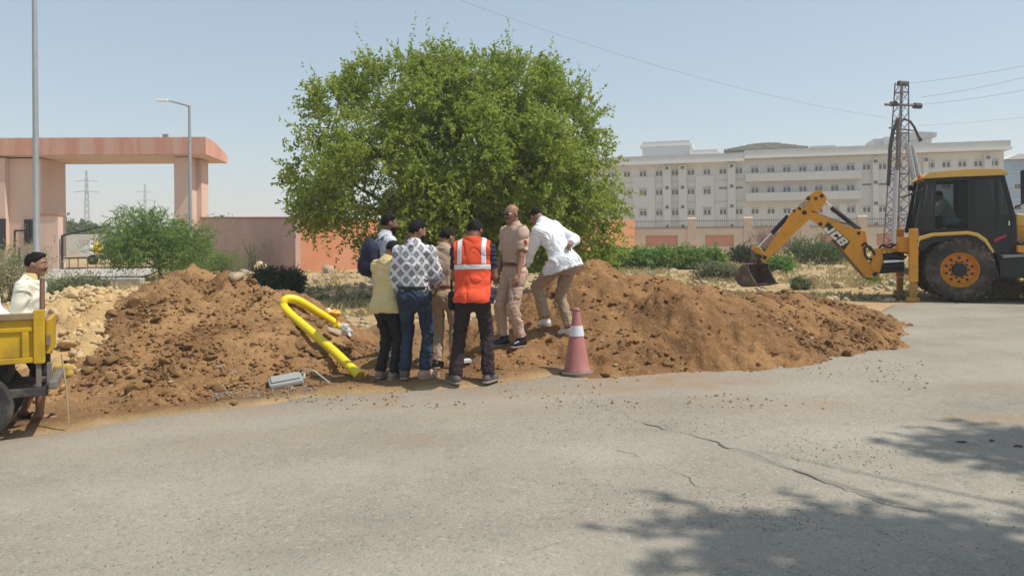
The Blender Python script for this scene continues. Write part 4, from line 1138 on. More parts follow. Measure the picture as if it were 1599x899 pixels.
# feathery shoots at the top and the sides
ncp, ncd = lobes_points(lobes[:7], 190, 9, 0.06)
sel = ncd[:, 2] > -0.1
so = ncp[sel]; sd = ncd[sel] * 0.7 + np.array([0, 0, 0.9]) + rg.normal(0, 0.25, (sel.sum(), 3)); sd /= np.linalg.norm(sd, axis=1)[:, None]
so = np.repeat(so, 3, 0) + rg.normal(0, 0.05, (len(so) * 3, 3)); sd = np.repeat(sd, 3, 0) + rg.normal(0, 0.2, (len(sd) * 3, 3))
leaves_mesh('shoots', so, sd, rg.uniform(0.3, 0.9, len(so)), 18, 0.10, 0.028, [M_LEAF], tree, 16, droop=0.1)
limbs(tree, M_BARK, (0, 0, 0), [l[0] for l in lobes[:7]] + [lobes[i][0] for i in (8, 9, 10, 14)], 0.2, 3)

# --- roadside tree just out of the frame on the right: its shade falls on the road
def blob_tree(name, loc, lobes, nclump, nt, nl, ll, lw, m, label, seed, r0, shell=0.5, tl=(0.2, 0.55), droop=0.2, cat='tree', bark=None, nlimb=7, group=None, upb=0.25):
    e = empty(name, loc, 0, label, cat, group)
    cp, cd = lobes_points(lobes, nclump, seed, shell)
    rg = np.random.default_rng(seed + 1)
    org = np.repeat(cp, nt, 0) + rg.normal(0, 0.25 * tl[1], (len(cp) * nt, 3))
    dr = np.repeat(cd, nt, 0) * 0.7 + rg.normal(0, 0.6, (len(org), 3)) + np.array([0, 0, upb]); dr /= np.linalg.norm(dr, axis=1)[:, None]
    leaves_mesh('crown', org, dr, rg.uniform(tl[0], tl[1], len(org)), nl, ll, lw, [m], e, seed + 2, droop=droop)
    if r0: limbs(e, bark or M_BARK, (0, 0, 0), [l[0] for l in lobes[:nlimb]], r0, seed)
    return e
blob_tree('roadside_tree', (10.3, 3.05, -0.02), [((-1.95, 0.95, 8.5), (0.45, 0.25, 0.3)), ((-1.5, 1.1, 8.5), (0.55, 0.36, 0.35)), ((-1.2, 1.0, 8.6), (0.7, 0.55, 0.4)), ((-4.0, -0.30, 8.5), (0.45, 0.20, 0.25)), ((-3.5, -0.6, 8.5), (0.7, 0.32, 0.35)), ((-2.75, -0.65, 8.5), (0.75, 0.38, 0.4)),
          ((-3.7, -1.15, 8.6), (0.9, 0.38, 0.4)), ((-2.4, -1.5, 8.6), (1.2, 0.6, 0.5)), ((-1.5, -0.45, 8.5), (0.75, 0.42, 0.4)), ((-0.3, 0.4, 8.6), (0.9, 0.9, 0.6)), ((0.8, -0.5, 8.7), (1.3, 1.2, 0.8)), ((0.9, 0.9, 8.9), (1.2, 1.1, 0.8)), ((-0.6, -1.7, 8.8), (1.2, 0.8, 0.6))],
          600, 6, 10, 0.13, 0.044, M_LEAF, 'tree beside the road at the right whose shade falls on the asphalt', 41, 0.16, shell=0.9, nlimb=12)
# --- feathery acacia shrub before the gate
M_ACACIA = leaf_mat('acacia_leaf', (0.125, 0.25, 0.040), (0.25, 0.36, 0.085), 0.5)
ap_ = ground_pt(252, 437)
k = ap_.y / F_PX
def lob(px, py, rx, ry, Y, o, dy=0.0, ryd=None):
    c = P(px, py, Y + dy) - Vector(o); kk = (Y + dy) / F_PX
    return ((c.x, c.y, c.z), (rx * kk, (ryd or (rx + ry) / 2) * kk, ry * kk))
e0 = Vector((ap_.x, ap_.y, G(ap_.x, ap_.y)))
Y = ap_.y
acl = [lob(240, 365, 48, 28, Y, e0), (lob(200, 372, 38, 30, Y, e0, -.3)), lob(285, 378, 40, 26, Y, e0, .2), lob(180, 395, 26, 20, Y, e0), lob(235, 395, 50, 20, Y, e0, -.4), lob(300, 400, 26, 22, Y, e0), lob(215, 345, 30, 16, Y, e0)]
shr = blob_tree('acacia_shrub', e0, acl, 520, 5, 16, 0.075, 0.018, M_ACACIA, 'feathery bright green acacia shrub in front of the gate', 51, 0.06, shell=0.8, tl=(0.25, 0.6), droop=0.35, cat='shrub', nlimb=6)
rg = np.random.default_rng(77)
so, sd, sl = [], [], []
for (a, b) in (((200, 350), (168, 330)), ((210, 345), (188, 308)), ((225, 345), (215, 318)), ((190, 360), (160, 345)), ((250, 348), (262, 322)), ((290, 365), (330, 325)), ((300, 368), (368, 328)), ((285, 362), (318, 345)), ((240, 345), (238, 315)), ((270, 352), (290, 330)), ((310, 380), (352, 350))):
    p, q_ = P(*a, Y) - e0, P(*b, Y) - e0
    for j in range(3): so.append(p); sd.append((q_ - p).normalized() + Vector(rg.normal(0, .12, 3))); sl.append((q_ - p).length * rg.uniform(.8, 1.1))
leaves_mesh('frond', np.array(so), np.array(sd), np.array(sl), 46, 0.075, 0.018, [M_ACACIA], shr, 78, droop=0.2)

def bush(name, px0, px1, py0, py1, m, label, seed, ll=0.06, lw=0.018, n=160, nt=5, nl=9, cat='bush', group=None, up=0.5, shell=0.8, yoff=0.0, tl=None):
    """bush filling the box px0..px1, py0..py1 (base line py1)"""
    p = ground_pt((px0 + px1) / 2, py1); z = G(p.x, p.y)
    Y = p.y + yoff; k = Y / F_PX; w, h = (px1 - px0) * k, (py1 - py0) * k
    rr = random.Random(seed); lobes = []
    nlb = max(3, int(w / h * 2.2))
    for i in range(nlb):
        x = -w / 2 + w * (i + 0.5) / nlb; hh = h * rr.uniform(0.7, 1.0)
        lobes.append(((x, rr.uniform(-.2, .2) * h, hh * 0.5), (max(w / nlb * 0.85, h * 0.3), h * 0.45, hh * 0.48)))
    tl = tl or (h * 0.18, h * 0.45)
    e = empty(name, (p.x, Y, z - 0.03), 0, label, cat, group)
    cp, cd = lobes_points(lobes, n, seed, shell); r2 = np.random.default_rng(seed + 1)
    org = np.repeat(cp, nt, 0) + r2.normal(0, 0.25 * tl[1], (len(cp) * nt, 3)); org[:, 2] = np.abs(org[:, 2])
    dr = np.repeat(cd, nt, 0) * 0.7 + r2.normal(0, 0.6, (len(org), 3)) + np.array([0, 0, up]); dr /= np.linalg.norm(dr, axis=1)[:, None]
    leaves_mesh('foliage', org, dr, r2.uniform(tl[0], tl[1], len(org)), nl, ll, lw, [m], e, seed + 2, droop=0.2)
    mb = MB()
    for i in range(max(5, nlb * 2)):
        x = rr.uniform(-w * .4, w * .4)
        mb.tube([(x * .6, rr.uniform(-.1, .1), -0.05), (x * .85, rr.uniform(-.15, .15) * h, h * .4), (x, rr.uniform(-.25, .25) * h, h * rr.uniform(.6, .9))], [0.018 * h + .004, 0.012 * h + .003, .003], 5)
    mb.build('stem', M_BARK, e)
    return e
M_HEDGE = leaf_mat('hedge_leaf', (0.120, 0.255, 0.040), (0.225, 0.360, 0.070), 0.3)
M_DARKB = leaf_mat('dark_bush_leaf', (0.018, 0.048, 0.016), (0.032, 0.075, 0.024), 0.2)
M_GREYB = leaf_mat('dusty_bush_leaf', (0.14, 0.17, 0.075), (0.28, 0.29, 0.155), 0.3)
M_PALEB = leaf_mat('pale_weed_leaf', (0.27, 0.28, 0.145), (0.36, 0.34, 0.19), 0.3)
M_SHRUB = leaf_mat('field_shrub_leaf', (0.085, 0.145, 0.045), (0.19, 0.24, 0.085), 0.35)
M_STRAW = leaf_mat('dry_grass_blade', (0.36, 0.29, 0.13), (0.46, 0.38, 0.19), 0.3)
bush('hedge', 925, 1122, 386, 420, M_HEDGE, 'low dense bright green hedge in front of the panelled fence wall', 201, 0.10, 0.032, 900, 5, 9, 'hedge')
bush('bush', 404, 462, 420, 463, M_DARKB, 'dark green bush between the dirt mound and the pink wall corner', 202, 0.055, 0.02, 420, 6, 12)
bush('bush', 78, 152, 432, 478, M_GREYB, 'dusty olive bush behind the stone heap, right of the cart man', 203, 0.06, 0.02, 330, 5, 9)
bush('bush', -20, 56, 380, 470, M_PALEB, 'pale dusty weed behind the cart man, below the guard room window', 204, 0.06, 0.016, 260, 4, 9, up=0.9)
bush('bush', 1238, 1286, 372, 412, M_SHRUB, 'loose green shrub seen under the digger boom', 205, 0.10, 0.028, 130, 5, 9, up=0.7)
bush('bush', 1290, 1320, 380, 412, M_SHRUB, 'small green shrub under the digger boom, nearest the lettering', 206, 0.09, 0.025, 110, 5, 9, up=0.7)
bush('bush', 1144, 1192, 384, 412, M_DARKB, 'dark green bush behind the digger bucket linkage', 207, 0.09, 0.03, 200, 5, 9)
bush('bush', 1200, 1230, 398, 426, M_HEDGE, 'bright green leafy weed just right of the digger bucket', 208, 0.08, 0.028, 150, 5, 9, up=0.8)
bush('bush', 1239, 1260, 434, 452, M_GREYB, 'small grey green weed on the ground under the digger arm', 209, 0.06, 0.014, 90, 5, 9, up=1.0)
bush('bush', 1092, 1148, 410, 437, M_GREYB, 'low dusty weed patch left of the digger bucket', 210, 0.07, 0.018, 170, 5, 8, up=0.6)
bush('bush', 1180, 1230, 352, 400, mat('dry_twig', (0.20, 0.12, 0.09), rough=0.9), 'dry brown bare bush behind the digger arm, against the railings', 211, 0.10, 0.010, 200, 5, 9, up=0.8)
bush('bush', 318, 372, 392, 428, M_ACACIA, 'small green weed against the pink wall, right of the acacia shrub', 212, 0.06, 0.014, 120, 5, 9, up=0.9)
bush('bush', 380, 412, 360, 425, M_GREYB, 'thin dry creeper at the foot of the pink wall', 213, 0.05, 0.012, 70, 4, 9, up=1.0)
bush('bush', 1312, 1345, 375, 402, M_HEDGE, 'green bush behind the digger kingpost', 214, 0.09, 0.028, 120, 5, 9)
bush('bush', 815, 850, 385, 425, M_HEDGE, 'green bush between the officer and the man in white', 215, 0.08, 0.025, 160, 5, 9)
bush('bush', 268, 300, 395, 432, M_ACACIA, 'small weed at the back of the left mound below the acacia shrub', 216, 0.05, 0.012, 90, 5, 9)
bush('bush', 1355, 1369, 428, 442, M_HEDGE, 'tiny bright weed beneath the digger boom foot', 217, 0.05, 0.014, 40, 4, 7, up=1.0)
bush('bush', 1525, 1599, 430, 466, M_STRAW, 'dry grass clump behind the digger rear wheel', 218, 0.16, 0.010, 200, 5, 6, up=1.2)
# far trees behind the gate
M_FART = leaf_mat('far_tree_leaf', (0.06, 0.115, 0.04), (0.12, 0.17, 0.06), 0.3)
for i, (px, top, Y, wpx) in enumerate(((84, 340, 95, 26), (104, 352, 100, 34), (128, 350, 105, 34), (150, 358, 110, 30), (66, 346, 98, 26), (346, 352, 90, 24))):
    p = P(px, 375, Y); z1 = P(px, top, Y).z; w = wpx * Y / F_PX
    lb = [((-w * .28, 0, z1 * .62), (w * .35, w * .35, z1 * .33)), ((w * .26, .3, z1 * .6), (w * .35, w * .35, z1 * .32)), ((0, -.3, z1 * .74), (w * .32, w * .35, z1 * .26)), ((0, 0, z1 * .4), (w * .45, w * .4, z1 * .3))]
    blob_tree('far_tree', (p.x, p.y, 0.15), lb, 110, 4, 8, 0.45, 0.16, M_FART, ['hazy far tree nearest the gate post', 'second hazy far tree, right of the gate post', 'third hazy far tree under the canopy, left of the pylon', 'hazy far tree behind the sloping gate bar', 'hazy far tree behind the stub wall', 'hazy far tree behind the pink wall'][i], 300 + i * 3, 0.2, shell=0.9, tl=(0.5, 1.2), group='trees far beyond the gate')
# low scrub line on the horizon
rg = np.random.default_rng(90)
N_ = 1500
xs = rg.uniform(-700, 700, N_); ys = rg.uniform(380, 520, N_)
org = np.stack([xs, ys, rg.uniform(0.5, 5.0, N_)], -1); dr = rg.normal(0, 1, (N_, 3)); dr[:, 2] = np.abs(dr[:, 2])
o = leaves_mesh('scrub', org, dr / np.linalg.norm(dr, axis=1)[:, None], np.full(N_, 4.0), 8, 3.0, 1.2, [M_FART], None, 91)
tag(o, 'low line of scrub along the horizon', kind='stuff')

# --- ground cover: dry blades and little green weeds
def blades(name, n, region, m, seed, h=0.12, w=0.006, label=None, nz=0.0, sc=0.8):
    r3 = np.random.default_rng(seed); pts = np.zeros((0, 3))
    while len(pts) < n:
        p = ground_pts(r3.uniform(region[0], region[1], 4000), r3.uniform(region[2], region[3], 4000))
        ok = (p[:, 1] > edge_y(p[:, 0]) + 0.15) & (p[:, 1] < 70) & (vnoise(p[:, 0] * sc, p[:, 1] * sc, seed=seed) > nz)
        p = p[ok]; p[:, 2] = Gv(p[:, 0], p[:, 1]); pts = np.concatenate([pts, p])
    pts = [Vector(p) for p in pts[:n]]
    V, Fq = [], []
    for p in pts:
        for j in range(5):
            a = r3.uniform(0, 6.28); hh = h * r3.uniform(0.4, 1.3) * (1 + p.y / 40); ww = w * (1 + p.y / 12)
            b = Vector((p.x + r3.normal(0, .05), p.y + r3.normal(0, .05), p.z - 0.01)); l = Vector((math.cos(a), math.sin(a), 0)); s = Vector((-l.y, l.x, 0)) * ww
            k = len(V); V += [b - s, b + s, b + l * hh * .35 + Vector((0, 0, hh * .7)) + s * .6, b + l * hh * .8 + Vector((0, 0, hh))]
            Fq.append((k, k + 1, k + 2, k + 3))
    return tag(np_obj(name, [tuple(v) for v in V], Fq, [m]), label, kind='stuff')
blades('dry_grass', 2200, (860, 1599, 408, 468), M_STRAW, 401, 0.10, 0.0035, 'dry straw grass over the open field at the right', -0.1)
blades('dry_grass', 700, (40, 600, 425, 500), M_STRAW, 402, 0.10, 0.0035, 'dry straw grass over the open ground at the left', 0.0)
blades('green_weeds', 800, (860, 1599, 405, 468), M_SHRUB, 403, 0.08, 0.005, 'short green weeds over the field at the right', 0.25, 0.35)
blades('green_weeds', 350, (40, 600, 425, 480), M_SHRUB, 404, 0.08, 0.005, 'short green weeds over the ground at the left', 0.2, 0.35)

# ================================================================== STONES, CLODS
hl = lambda x, y: left_h(x, y); hr = lambda x, y: right_h(x, y)
def put_rocks(kind, name, hf, box, n, seed, s0, s1, label, cat, group, bias=1.2, minh=0.01, up=1e9):
    pts = heap_points(hf, *box, n, seed, minh, bias, up)
    rr = random.Random(seed)
    for p in pts:
        s = s0 + (s1 - s0) * rr.random() ** 2.6
        random.seed(int(abs(p[0] * 9000 + p[1] * 777)))
        rock_obj(kind, name, p, s, label, cat, group)
put_rocks('clod', 'earth_clod', hl, (-6, -1.8, 7.0, 10.3), 170, 501, 0.030, 0.105, 'rough brown clod of earth lying on the left dirt mound', 'clod', 'clods on the left dirt mound')
put_rocks('clod', 'earth_clod', hr, (-1.0, 7.6, 7.4, 14.2), 170, 502, 0.028, 0.095, 'rough brown clod of earth lying on the right dirt mound', 'clod', 'clods on the right dirt mound', 1.0)
put_rocks('lime', 'limestone_lump', stone_h, (-8.5, -4.7, 7.8, 11), 150, 503, 0.03, 0.13, 'pale yellow broken stone in the heap behind the cart', 'stone', 'stones of the yellow heap', 0.2)
put_rocks('pale', 'pale_stone', hr, (0.5, 5.0, 7.6, 10.5), 12, 504, 0.03, 0.065, 'small pale stone at the foot of the right mound', 'stone', 'pale stones on the right mound', 4.0, up=0.35)
put_rocks('pale', 'pale_stone', hl, (-5.6, -1.8, 7.2, 9.5), 8, 505, 0.03, 0.065, 'small pale stone at the foot of the left mound', 'stone', 'pale stones on the left mound', 4.0, up=0.4)
for seed, hf, box, n, mh, bias in ((511, hl, (-6, -1.2, 6.8, 10.5), 6000, 0.0, 0.7), (512, hr, (-1.3, 7.6, 7.4, 14.4), 7500, 0.0, 0.6)):
    pts = heap_points(hf, *box, n, seed, mh, bias)
    sz = 0.005 + 0.032 * np.random.default_rng(seed).uniform(0, 1, len(pts)) ** 3.2
    scatter_stuff('loose_clods', pts, sz, M_SOIL if seed == 511 else M_SOIL2, 0, 8, seed, 'small crumbs of earth over the %s dirt mound' % ('left' if seed == 511 else 'right'), sink=0.3)
pts = heap_points(stone_h, -8.6, -4.6, 7.6, 11, 3500, 513, 0.0, 0.2)
scatter_stuff('loose_rubble', pts, 0.012 + 0.06 * np.random.default_rng(3).uniform(0, 1, len(pts)) ** 2.5, M_LIME, 0, 8, 514, 'small broken yellow stone over the heap behind the cart')
def field_scatter(name, n, reg, s0, s1, m, seed, label, edge=0.05, pw=3.0, sc=0.8, nz=-0.3, on=None):
    r3 = np.random.default_rng(seed); pts = np.zeros((0, 3))
    while len(pts) < n:
        p = ground_pts(r3.uniform(reg[0], reg[1], 4000), r3.uniform(reg[2], reg[3], 4000))
        ok = vnoise(p[:, 0] * sc, p[:, 1] * sc, seed=seed) > nz
        if edge is not None: ok &= p[:, 1] > edge_y(p[:, 0]) + edge
        p = p[ok]; p[:, 2] = Gv(p[:, 0], p[:, 1]); pts = np.concatenate([pts, p])
    pts = pts[:n]; sz = (s0 + (s1 - s0) * r3.uniform(0, 1, n) ** pw)
    return scatter_stuff(name, pts, sz, m, 0, 6, seed, label)
field_scatter('field_stones', 1600, (430, 1000, 425, 520), 0.012, 0.10, M_PALE, 521, 'loose pale stones over the ground behind the men', pw=4)
field_scatter('field_stones', 1500, (1000, 1599, 400, 472), 0.015, 0.14, M_PALE, 522, 'loose pale stones over the field below the digger boom', pw=4)
field_scatter('field_stones', 500, (60, 430, 430, 500), 0.015, 0.12, M_PALE, 523, 'loose pale stones behind the left mound', pw=4)
field_scatter('loose_clods', 3500, (120, 1000, 520, 655), 0.005, 0.04, M_CLOD, 524, 'small crumbs of earth along the road edge', pw=4, nz=-0.5)
field_scatter('road_gravel', 300, (330, 495, 606, 630), 0.008, 0.026, M_GRAVEL, 525, 'grey gravel spilled beside the metal box', edge=None, pw=2, nz=-2)
field_scatter('road_grit', 1500, (480, 1450, 560, 640), 0.003, 0.018, M_CLOD, 526, 'crumbs of earth scattered over the road edge', edge=None, pw=4, sc=1.5, nz=0.0)
field_scatter('road_grit', 1800, (850, 1400, 620, 830), 0.002, 0.008, M_GRAVEL, 527, 'loose grit along the worn strip of road beside the crack', edge=None, pw=2.5, sc=1.0, nz=-0.1)
field_scatter('road_grit', 1300, (-50, 1650, 640, 905), 0.0015, 0.006, M_GRAVEL, 528, 'loose grit over the near road', edge=None, pw=3, nz=-2)
# single stones one can point at
for kind, px, py, s, lab in (('clod', 405, 466, 0.08, 'big dark clod at the right shoulder of the left mound, near the pipe bend'), ('clod', 1045, 574, 0.06, 'round brown clod lying at the road edge below the right mound'), ('clod', 985, 562, 0.10, 'large brown clod at the foot of the right mound right of the cone'),
                             ('pale', 520, 522, 0.12, 'rounded tan boulder lying beside the plastic wrapped pipe end'), ('pale', 368, 436, 0.14, 'pale angular rock on the back of the left mound'),
                             ('pale', 1310, 450, 0.24, 'brown boulder lying on the field under the digger boom'), ('pale', 516, 427, 0.4, 'tan boulder at the foot of the orange wall'), ('pale', 1050, 426, 0.22, 'pale boulder behind the crest of the right mound'),
                             ('clod', 366, 633, 0.045, 'small brown stone on the asphalt below the left mound'), ('clod', 1208, 556, 0.06, 'brown clod on the road at the far edge of the right mound')):
    p = ground_pt(px, py)
    # walk along the sight line to the first solid surface
    d = ray(px, py); t_ = 5.0
    while t_ < 60:
        q = d * t_; q.z += EYE
        if q.z < G(q.x, q.y): break
        t_ += 0.05
    random.seed(px)
    rock_obj(kind, 'boulder' if s > 0.12 else 'stone', (q.x, q.y, G(q.x, q.y)), s, lab, 'stone' if kind != 'clod' else 'clod', None)
q = P(405, 412, 30.5); random.seed(405)
rock_obj('lime', 'boulder', (q.x, q.y, 0.25), 0.42, 'big yellow boulder leaning by the pink wall above the dark bush', 'stone', None)
rr = random.Random(12)
for i in range(60):
    a, b = rr.uniform(462, 600), rr.uniform(425, 462); p = ground_pt(a, b); random.seed(i)
    rock_obj('pale', 'rubble_stone', (p.x, p.y, G(p.x, p.y)), rr.uniform(0.06, 0.22), 'pale broken stone in the rubble strip below the orange wall', 'stone', 'rubble below the orange wall')
for i in range(22):
    a, b = rr.uniform(365, 412), rr.uniform(408, 432); p = ground_pt(a, b); random.seed(i + 500)
    rock_obj('pale', 'rubble_stone', (p.x, p.y, G(p.x, p.y)), rr.uniform(0.08, 0.3), 'pale broken stone in the pile against the pink wall', 'stone', 'rubble against the pink wall')
for (px, py, s) in ((1500, 690, .03), (1506, 694, .035), (1550, 695, .03), (1590, 698, .03)):
    pass
def leaf_litter(px, py, s, seed, lab):
    p = ground_pt(px, py); rr = random.Random(seed); z = road_z(p.x, p.y) + 0.004
    mb = MB(); n = 8
    pts = [(p.x + s * (0.5 - k / n * 1.0), p.y + rr.uniform(-.2, .2) * s, z + 0.003 * math.sin(k / n * 3.14) + 0.001) for k in range(n + 1)]
    mb.tube(pts, [0.003 + 0.011 * math.sin(k / n * 3.14) for k in range(n + 1)], 5, flat=0.3)
    tag(mb.build('fallen_leaf', mat('dry_leaf_%d' % seed, (0.09, 0.055, 0.03), rough=0.9)), lab, 'leaf', 'dry leaves on the shaded road')
leaf_litter(1502, 692, 0.08, 1, 'curled dry leaf on the road at the edge of the shade'); leaf_litter(1590, 699, 0.07, 2, 'curled dry leaf in the shade at the right edge'); leaf_litter(1549, 690, 0.04, 3, 'small dry leaf between two others on the shaded road')
# ================================================================== PEOPLE: bodies and clothes as smooth implicit surfaces
class Field:
    def __init__(s, lo, hi, h):
        s.h = h; s.lo = np.array(lo, dtype=np.float32)
        n = np.ceil((np.array(hi) - s.lo) / h).astype(int) + 1
        s.ax = [s.lo[i] + h * np.arange(n[i], dtype=np.float32) for i in range(3)]
        s.F = np.full(n, 0.3, dtype=np.float32)
    def sub(s, lo, hi):
        out = []
        for i in range(3):
            a = int(max(0, np.floor((lo[i] - s.lo[i]) / s.h))); b = int(min(len(s.ax[i]), np.ceil((hi[i] - s.lo[i]) / s.h) + 1))
            if b - a < 1: return None
            out.append(slice(a, b))
        return tuple(out)
    def grid(s, sl): return (s.ax[0][sl[0]][:, None, None], s.ax[1][sl[1]][None, :, None], s.ax[2][sl[2]][None, None, :])
    def _merge(s, sl, d, k, carve=False):
        f = s.F[sl]
        if carve:
            s.F[sl] = np.maximum(f, -d); return
        if k > 0:
            hh = np.clip(0.5 + 0.5 * (f - d) / k, 0, 1)
            s.F[sl] = f * (1 - hh) + d * hh - k * hh * (1 - hh)
        else: s.F[sl] = np.minimum(f, d)
    def cone(s, a, b, ra, rb, k=0.02, ratio=1.0, wx=None, cut0=False, cut1=False, carve=False):
        a, b = np.array(a, dtype=np.float32), np.array(b, dtype=np.float32)
        m = max(ra, rb) * max(1, ratio) + k + 0.03
        sl = s.sub(np.minimum(a, b) - m, np.maximum(a, b) + m)
        if sl is None: return s
        X, Y, Z = s.grid(sl)
        ab = b - a; L2 = float(ab @ ab) + 1e-9; L_ = L2 ** 0.5
        px, py, pz = X - a[0], Y - a[1], Z - a[2]
        tr = (px * ab[0] + py * ab[1] + pz * ab[2]) / L2
        t = np.clip(tr, 0, 1)
        qx, qy, qz = px - t * ab[0], py - t * ab[1], pz - t * ab[2]
        r = ra + (rb - ra) * t
        if wx is not None:
            ax_ = ab / L_; w = np.array(wx, dtype=np.float32); w = w - ax_ * (w @ ax_); w /= np.linalg.norm(w); dd = np.cross(ax_, w)
            u = qx * w[0] + qy * w[1] + qz * w[2]; v = qx * dd[0] + qy * dd[1] + qz * dd[2]; o = qx * ax_[0] + qy * ax_[1] + qz * ax_[2]
            d = (np.sqrt(u * u + (v / ratio) ** 2 + o * o) - r) * (0.5 + 0.5 * min(1, ratio))
        else:
            d = np.sqrt(qx * qx + qy * qy + qz * qz) - r
        if cut0: d = np.maximum(d, -tr * L_)
        if cut1: d = np.maximum(d, (tr - 1) * L_)
        s._merge(sl, d, k, carve); return s
    def ell(s, c, r, k=0.02, M=None, carve=False):
        c = np.array(c, dtype=np.float32); m = max(r) + k + 0.03
        sl = s.sub(c - m, c + m)
        if sl is None: return s
        X, Y, Z = s.grid(sl)
        px, py, pz = X - c[0], Y - c[1], Z - c[2]
        if M is not None:   # rows of M = the ellipsoid's own axes
            px, py, pz = (M[0][0] * px + M[0][1] * py + M[0][2] * pz), (M[1][0] * px + M[1][1] * py + M[1][2] * pz), (M[2][0] * px + M[2][1] * py + M[2][2] * pz)
        k0 = np.sqrt((px / r[0]) ** 2 + (py / r[1]) ** 2 + (pz / r[2]) ** 2)
        k1 = np.sqrt((px / r[0] ** 2) ** 2 + (py / r[1] ** 2) ** 2 + (pz / r[2] ** 2) ** 2) + 1e-6
        s._merge(sl, np.where(k0 < 1e-4, -min(r), k0 * (k0 - 1) / k1), k, carve); return s
    def clip(s, p, n):
        """keep the side of the plane away from n"""
        n = np.array(n, dtype=np.float32); n /= np.linalg.norm(n); X, Y, Z = s.ax[0][:, None, None], s.ax[1][None, :, None], s.ax[2][None, None, :]
        d = (X - p[0]) * n[0] + (Y - p[1]) * n[1] + (Z - p[2]) * n[2]
        s.F = np.maximum(s.F, d); return s
    def folds(s, amp, f, seed=0, crease=False):
        ix = np.argwhere(np.abs(s.F) < 0.045)
        if not len(ix): return s
        x, y, z = s.ax[0][ix[:, 0]], s.ax[1][ix[:, 1]], s.ax[2][ix[:, 2]]
        if crease:      # long slanting folds
            w = 0.35 * vnoise(x * 5, y * 5, z * 5, seed=seed + 8)
            a = vnoise((x * 0.8 + z * 0.75 + w) * f[0] * 2.2, y * f[1] * 0.7, (z * 0.8 - x * 0.6) * f[2] * 0.45, seed=seed); b = vnoise((x * 0.8 - z * 0.7 + w) * f[0] * 2.0, y * f[1] * 0.8, (z * 0.8 + x * 0.6) * f[2] * 0.5, seed=seed + 3)
            n = np.minimum(np.abs(a), np.abs(b)) * 2.2
            s.F[ix[:, 0], ix[:, 1], ix[:, 2]] += (amp * (1.0 - 1.5 * np.clip(n, 0, 1) ** 0.8)).astype(np.float32); return s
        n = vnoise(x * f[0], y * f[1], z * f[2], seed=seed) + 0.5 * vnoise(x * f[0] * 2.1 + z * 5, y * f[1] * 2.1, z * f[2] * 1.6, seed=seed + 3)
        s.F[ix[:, 0], ix[:, 1], ix[:, 2]] += (amp * (1 - np.abs(n) * 1.6)).astype(np.float32); return s
    def copy(s):
        o = object.__new__(Field); o.h, o.lo, o.ax, o.F = s.h, s.lo, s.ax, s.F.copy(); return o
    def mesh(s):
        F = s.F.copy()
        F[0], F[-1] = 0.3, 0.3; F[:, 0], F[:, -1] = 0.3, 0.3; F[:, :, 0], F[:, :, -1] = 0.3, 0.3
        ins = F < 0
        cnt = sum(ins[i:ins.shape[0] - 1 + i, j:ins.shape[1] - 1 + j, k:ins.shape[2] - 1 + k].astype(np.int8) for i in (0, 1) for j in (0, 1) for k in (0, 1))
        cells = np.argwhere((cnt > 0) & (cnt < 8))
        vid = np.full(cnt.shape, -1, dtype=np.int32); vid[cells[:, 0], cells[:, 1], cells[:, 2]] = np.arange(len(cells))
        acc = np.zeros((len(cells), 3)); num = np.zeros(len(cells))
        cor = [(i, j, k) for i in (0, 1) for j in (0, 1) for k in (0, 1)]
        val = {c: F[cells[:, 0] + c[0], cells[:, 1] + c[1], cells[:, 2] + c[2]] for c in cor}
        for a in cor:
            for ax in range(3):
                if a[ax] == 0:
                    b = list(a); b[ax] = 1; b = tuple(b)
                    fa, fb = val[a], val[b]; x = (fa < 0) != (fb < 0)
                    t = np.where(x, fa / np.where(x, fa - fb, 1), 0)
                    p = np.array(a, float)[None, :] + np.zeros((len(cells), 3)); p[:, ax] = t
                    acc += np.where(x[:, None], p, 0); num += x
        V = (cells + acc / num[:, None]) * s.h + s.lo
        quads = []
        for ax in range(3):
            o = [(1, 2), (2, 0), (0, 1)][ax]
            sl0 = [slice(None)] * 3; sl1 = [slice(None)] * 3; sl0[ax] = slice(0, -1); sl1[ax] = slice(1, None)
            a, b = ins[tuple(sl0)], ins[tuple(sl1)]
            for sgn in (0, 1):
                e = np.argwhere((a & ~b) if sgn == 0 else (~a & b))
                if not len(e): continue
                q = []
                for (du, dv) in ((0, 0), (-1, 0), (-1, -1), (0, -1)):
                    c = e.copy(); c[:, o[0]] += du; c[:, o[1]] += dv; q.append(vid[c[:, 0], c[:, 1], c[:, 2]])
                q = np.stack(q, -1)
                quads.append(q if sgn == 0 else q[:, ::-1])
        Q = np.concatenate(quads); Q = Q[(Q >= 0).all(1)]
        return V, Q
    def build(s, name, m, parent=None):
        V, Q = s.mesh()
        return np_obj(name, V, Q, [m], parent, smooth_=True)

M_SKIN = mat('brown_skin', (0.285, 0.145, 0.088), rough=0.55, var=0.10, scale=9)
M_SKIN_D = mat('dark_brown_skin', (0.200, 0.098, 0.060), rough=0.5, var=0.10, scale=9)
M_HAIR = mat('black_hair', (0.010, 0.008, 0.007), rough=0.75, var=0.5, scale=60, bump=0.3, bscale=120, spec=0.2)
M_EYE = mat('eye_white', (0.62, 0.58, 0.54), rough=0.3, var=0.02)
M_IRIS = mat('dark_iris', (0.02, 0.012, 0.01), rough=0.2)
M_LIP = mat('lip', (0.20, 0.075, 0.06), rough=0.5)
def cloth(name, c, var=0.10, rough=0.85, **k): return mat(name, c, rough=rough, var=var, scale=5, bump=0.25, bscale=160, **k)
M_JEANS = cloth('dark_blue_denim', (0.022, 0.036, 0.062), 0.25, c2=(0.075, 0.115, 0.17), c2scale=3.2, c2at=(0.52, 0.78))
M_BLACKP = cloth('black_trouser_cloth', (0.018, 0.015, 0.016), 0.3)
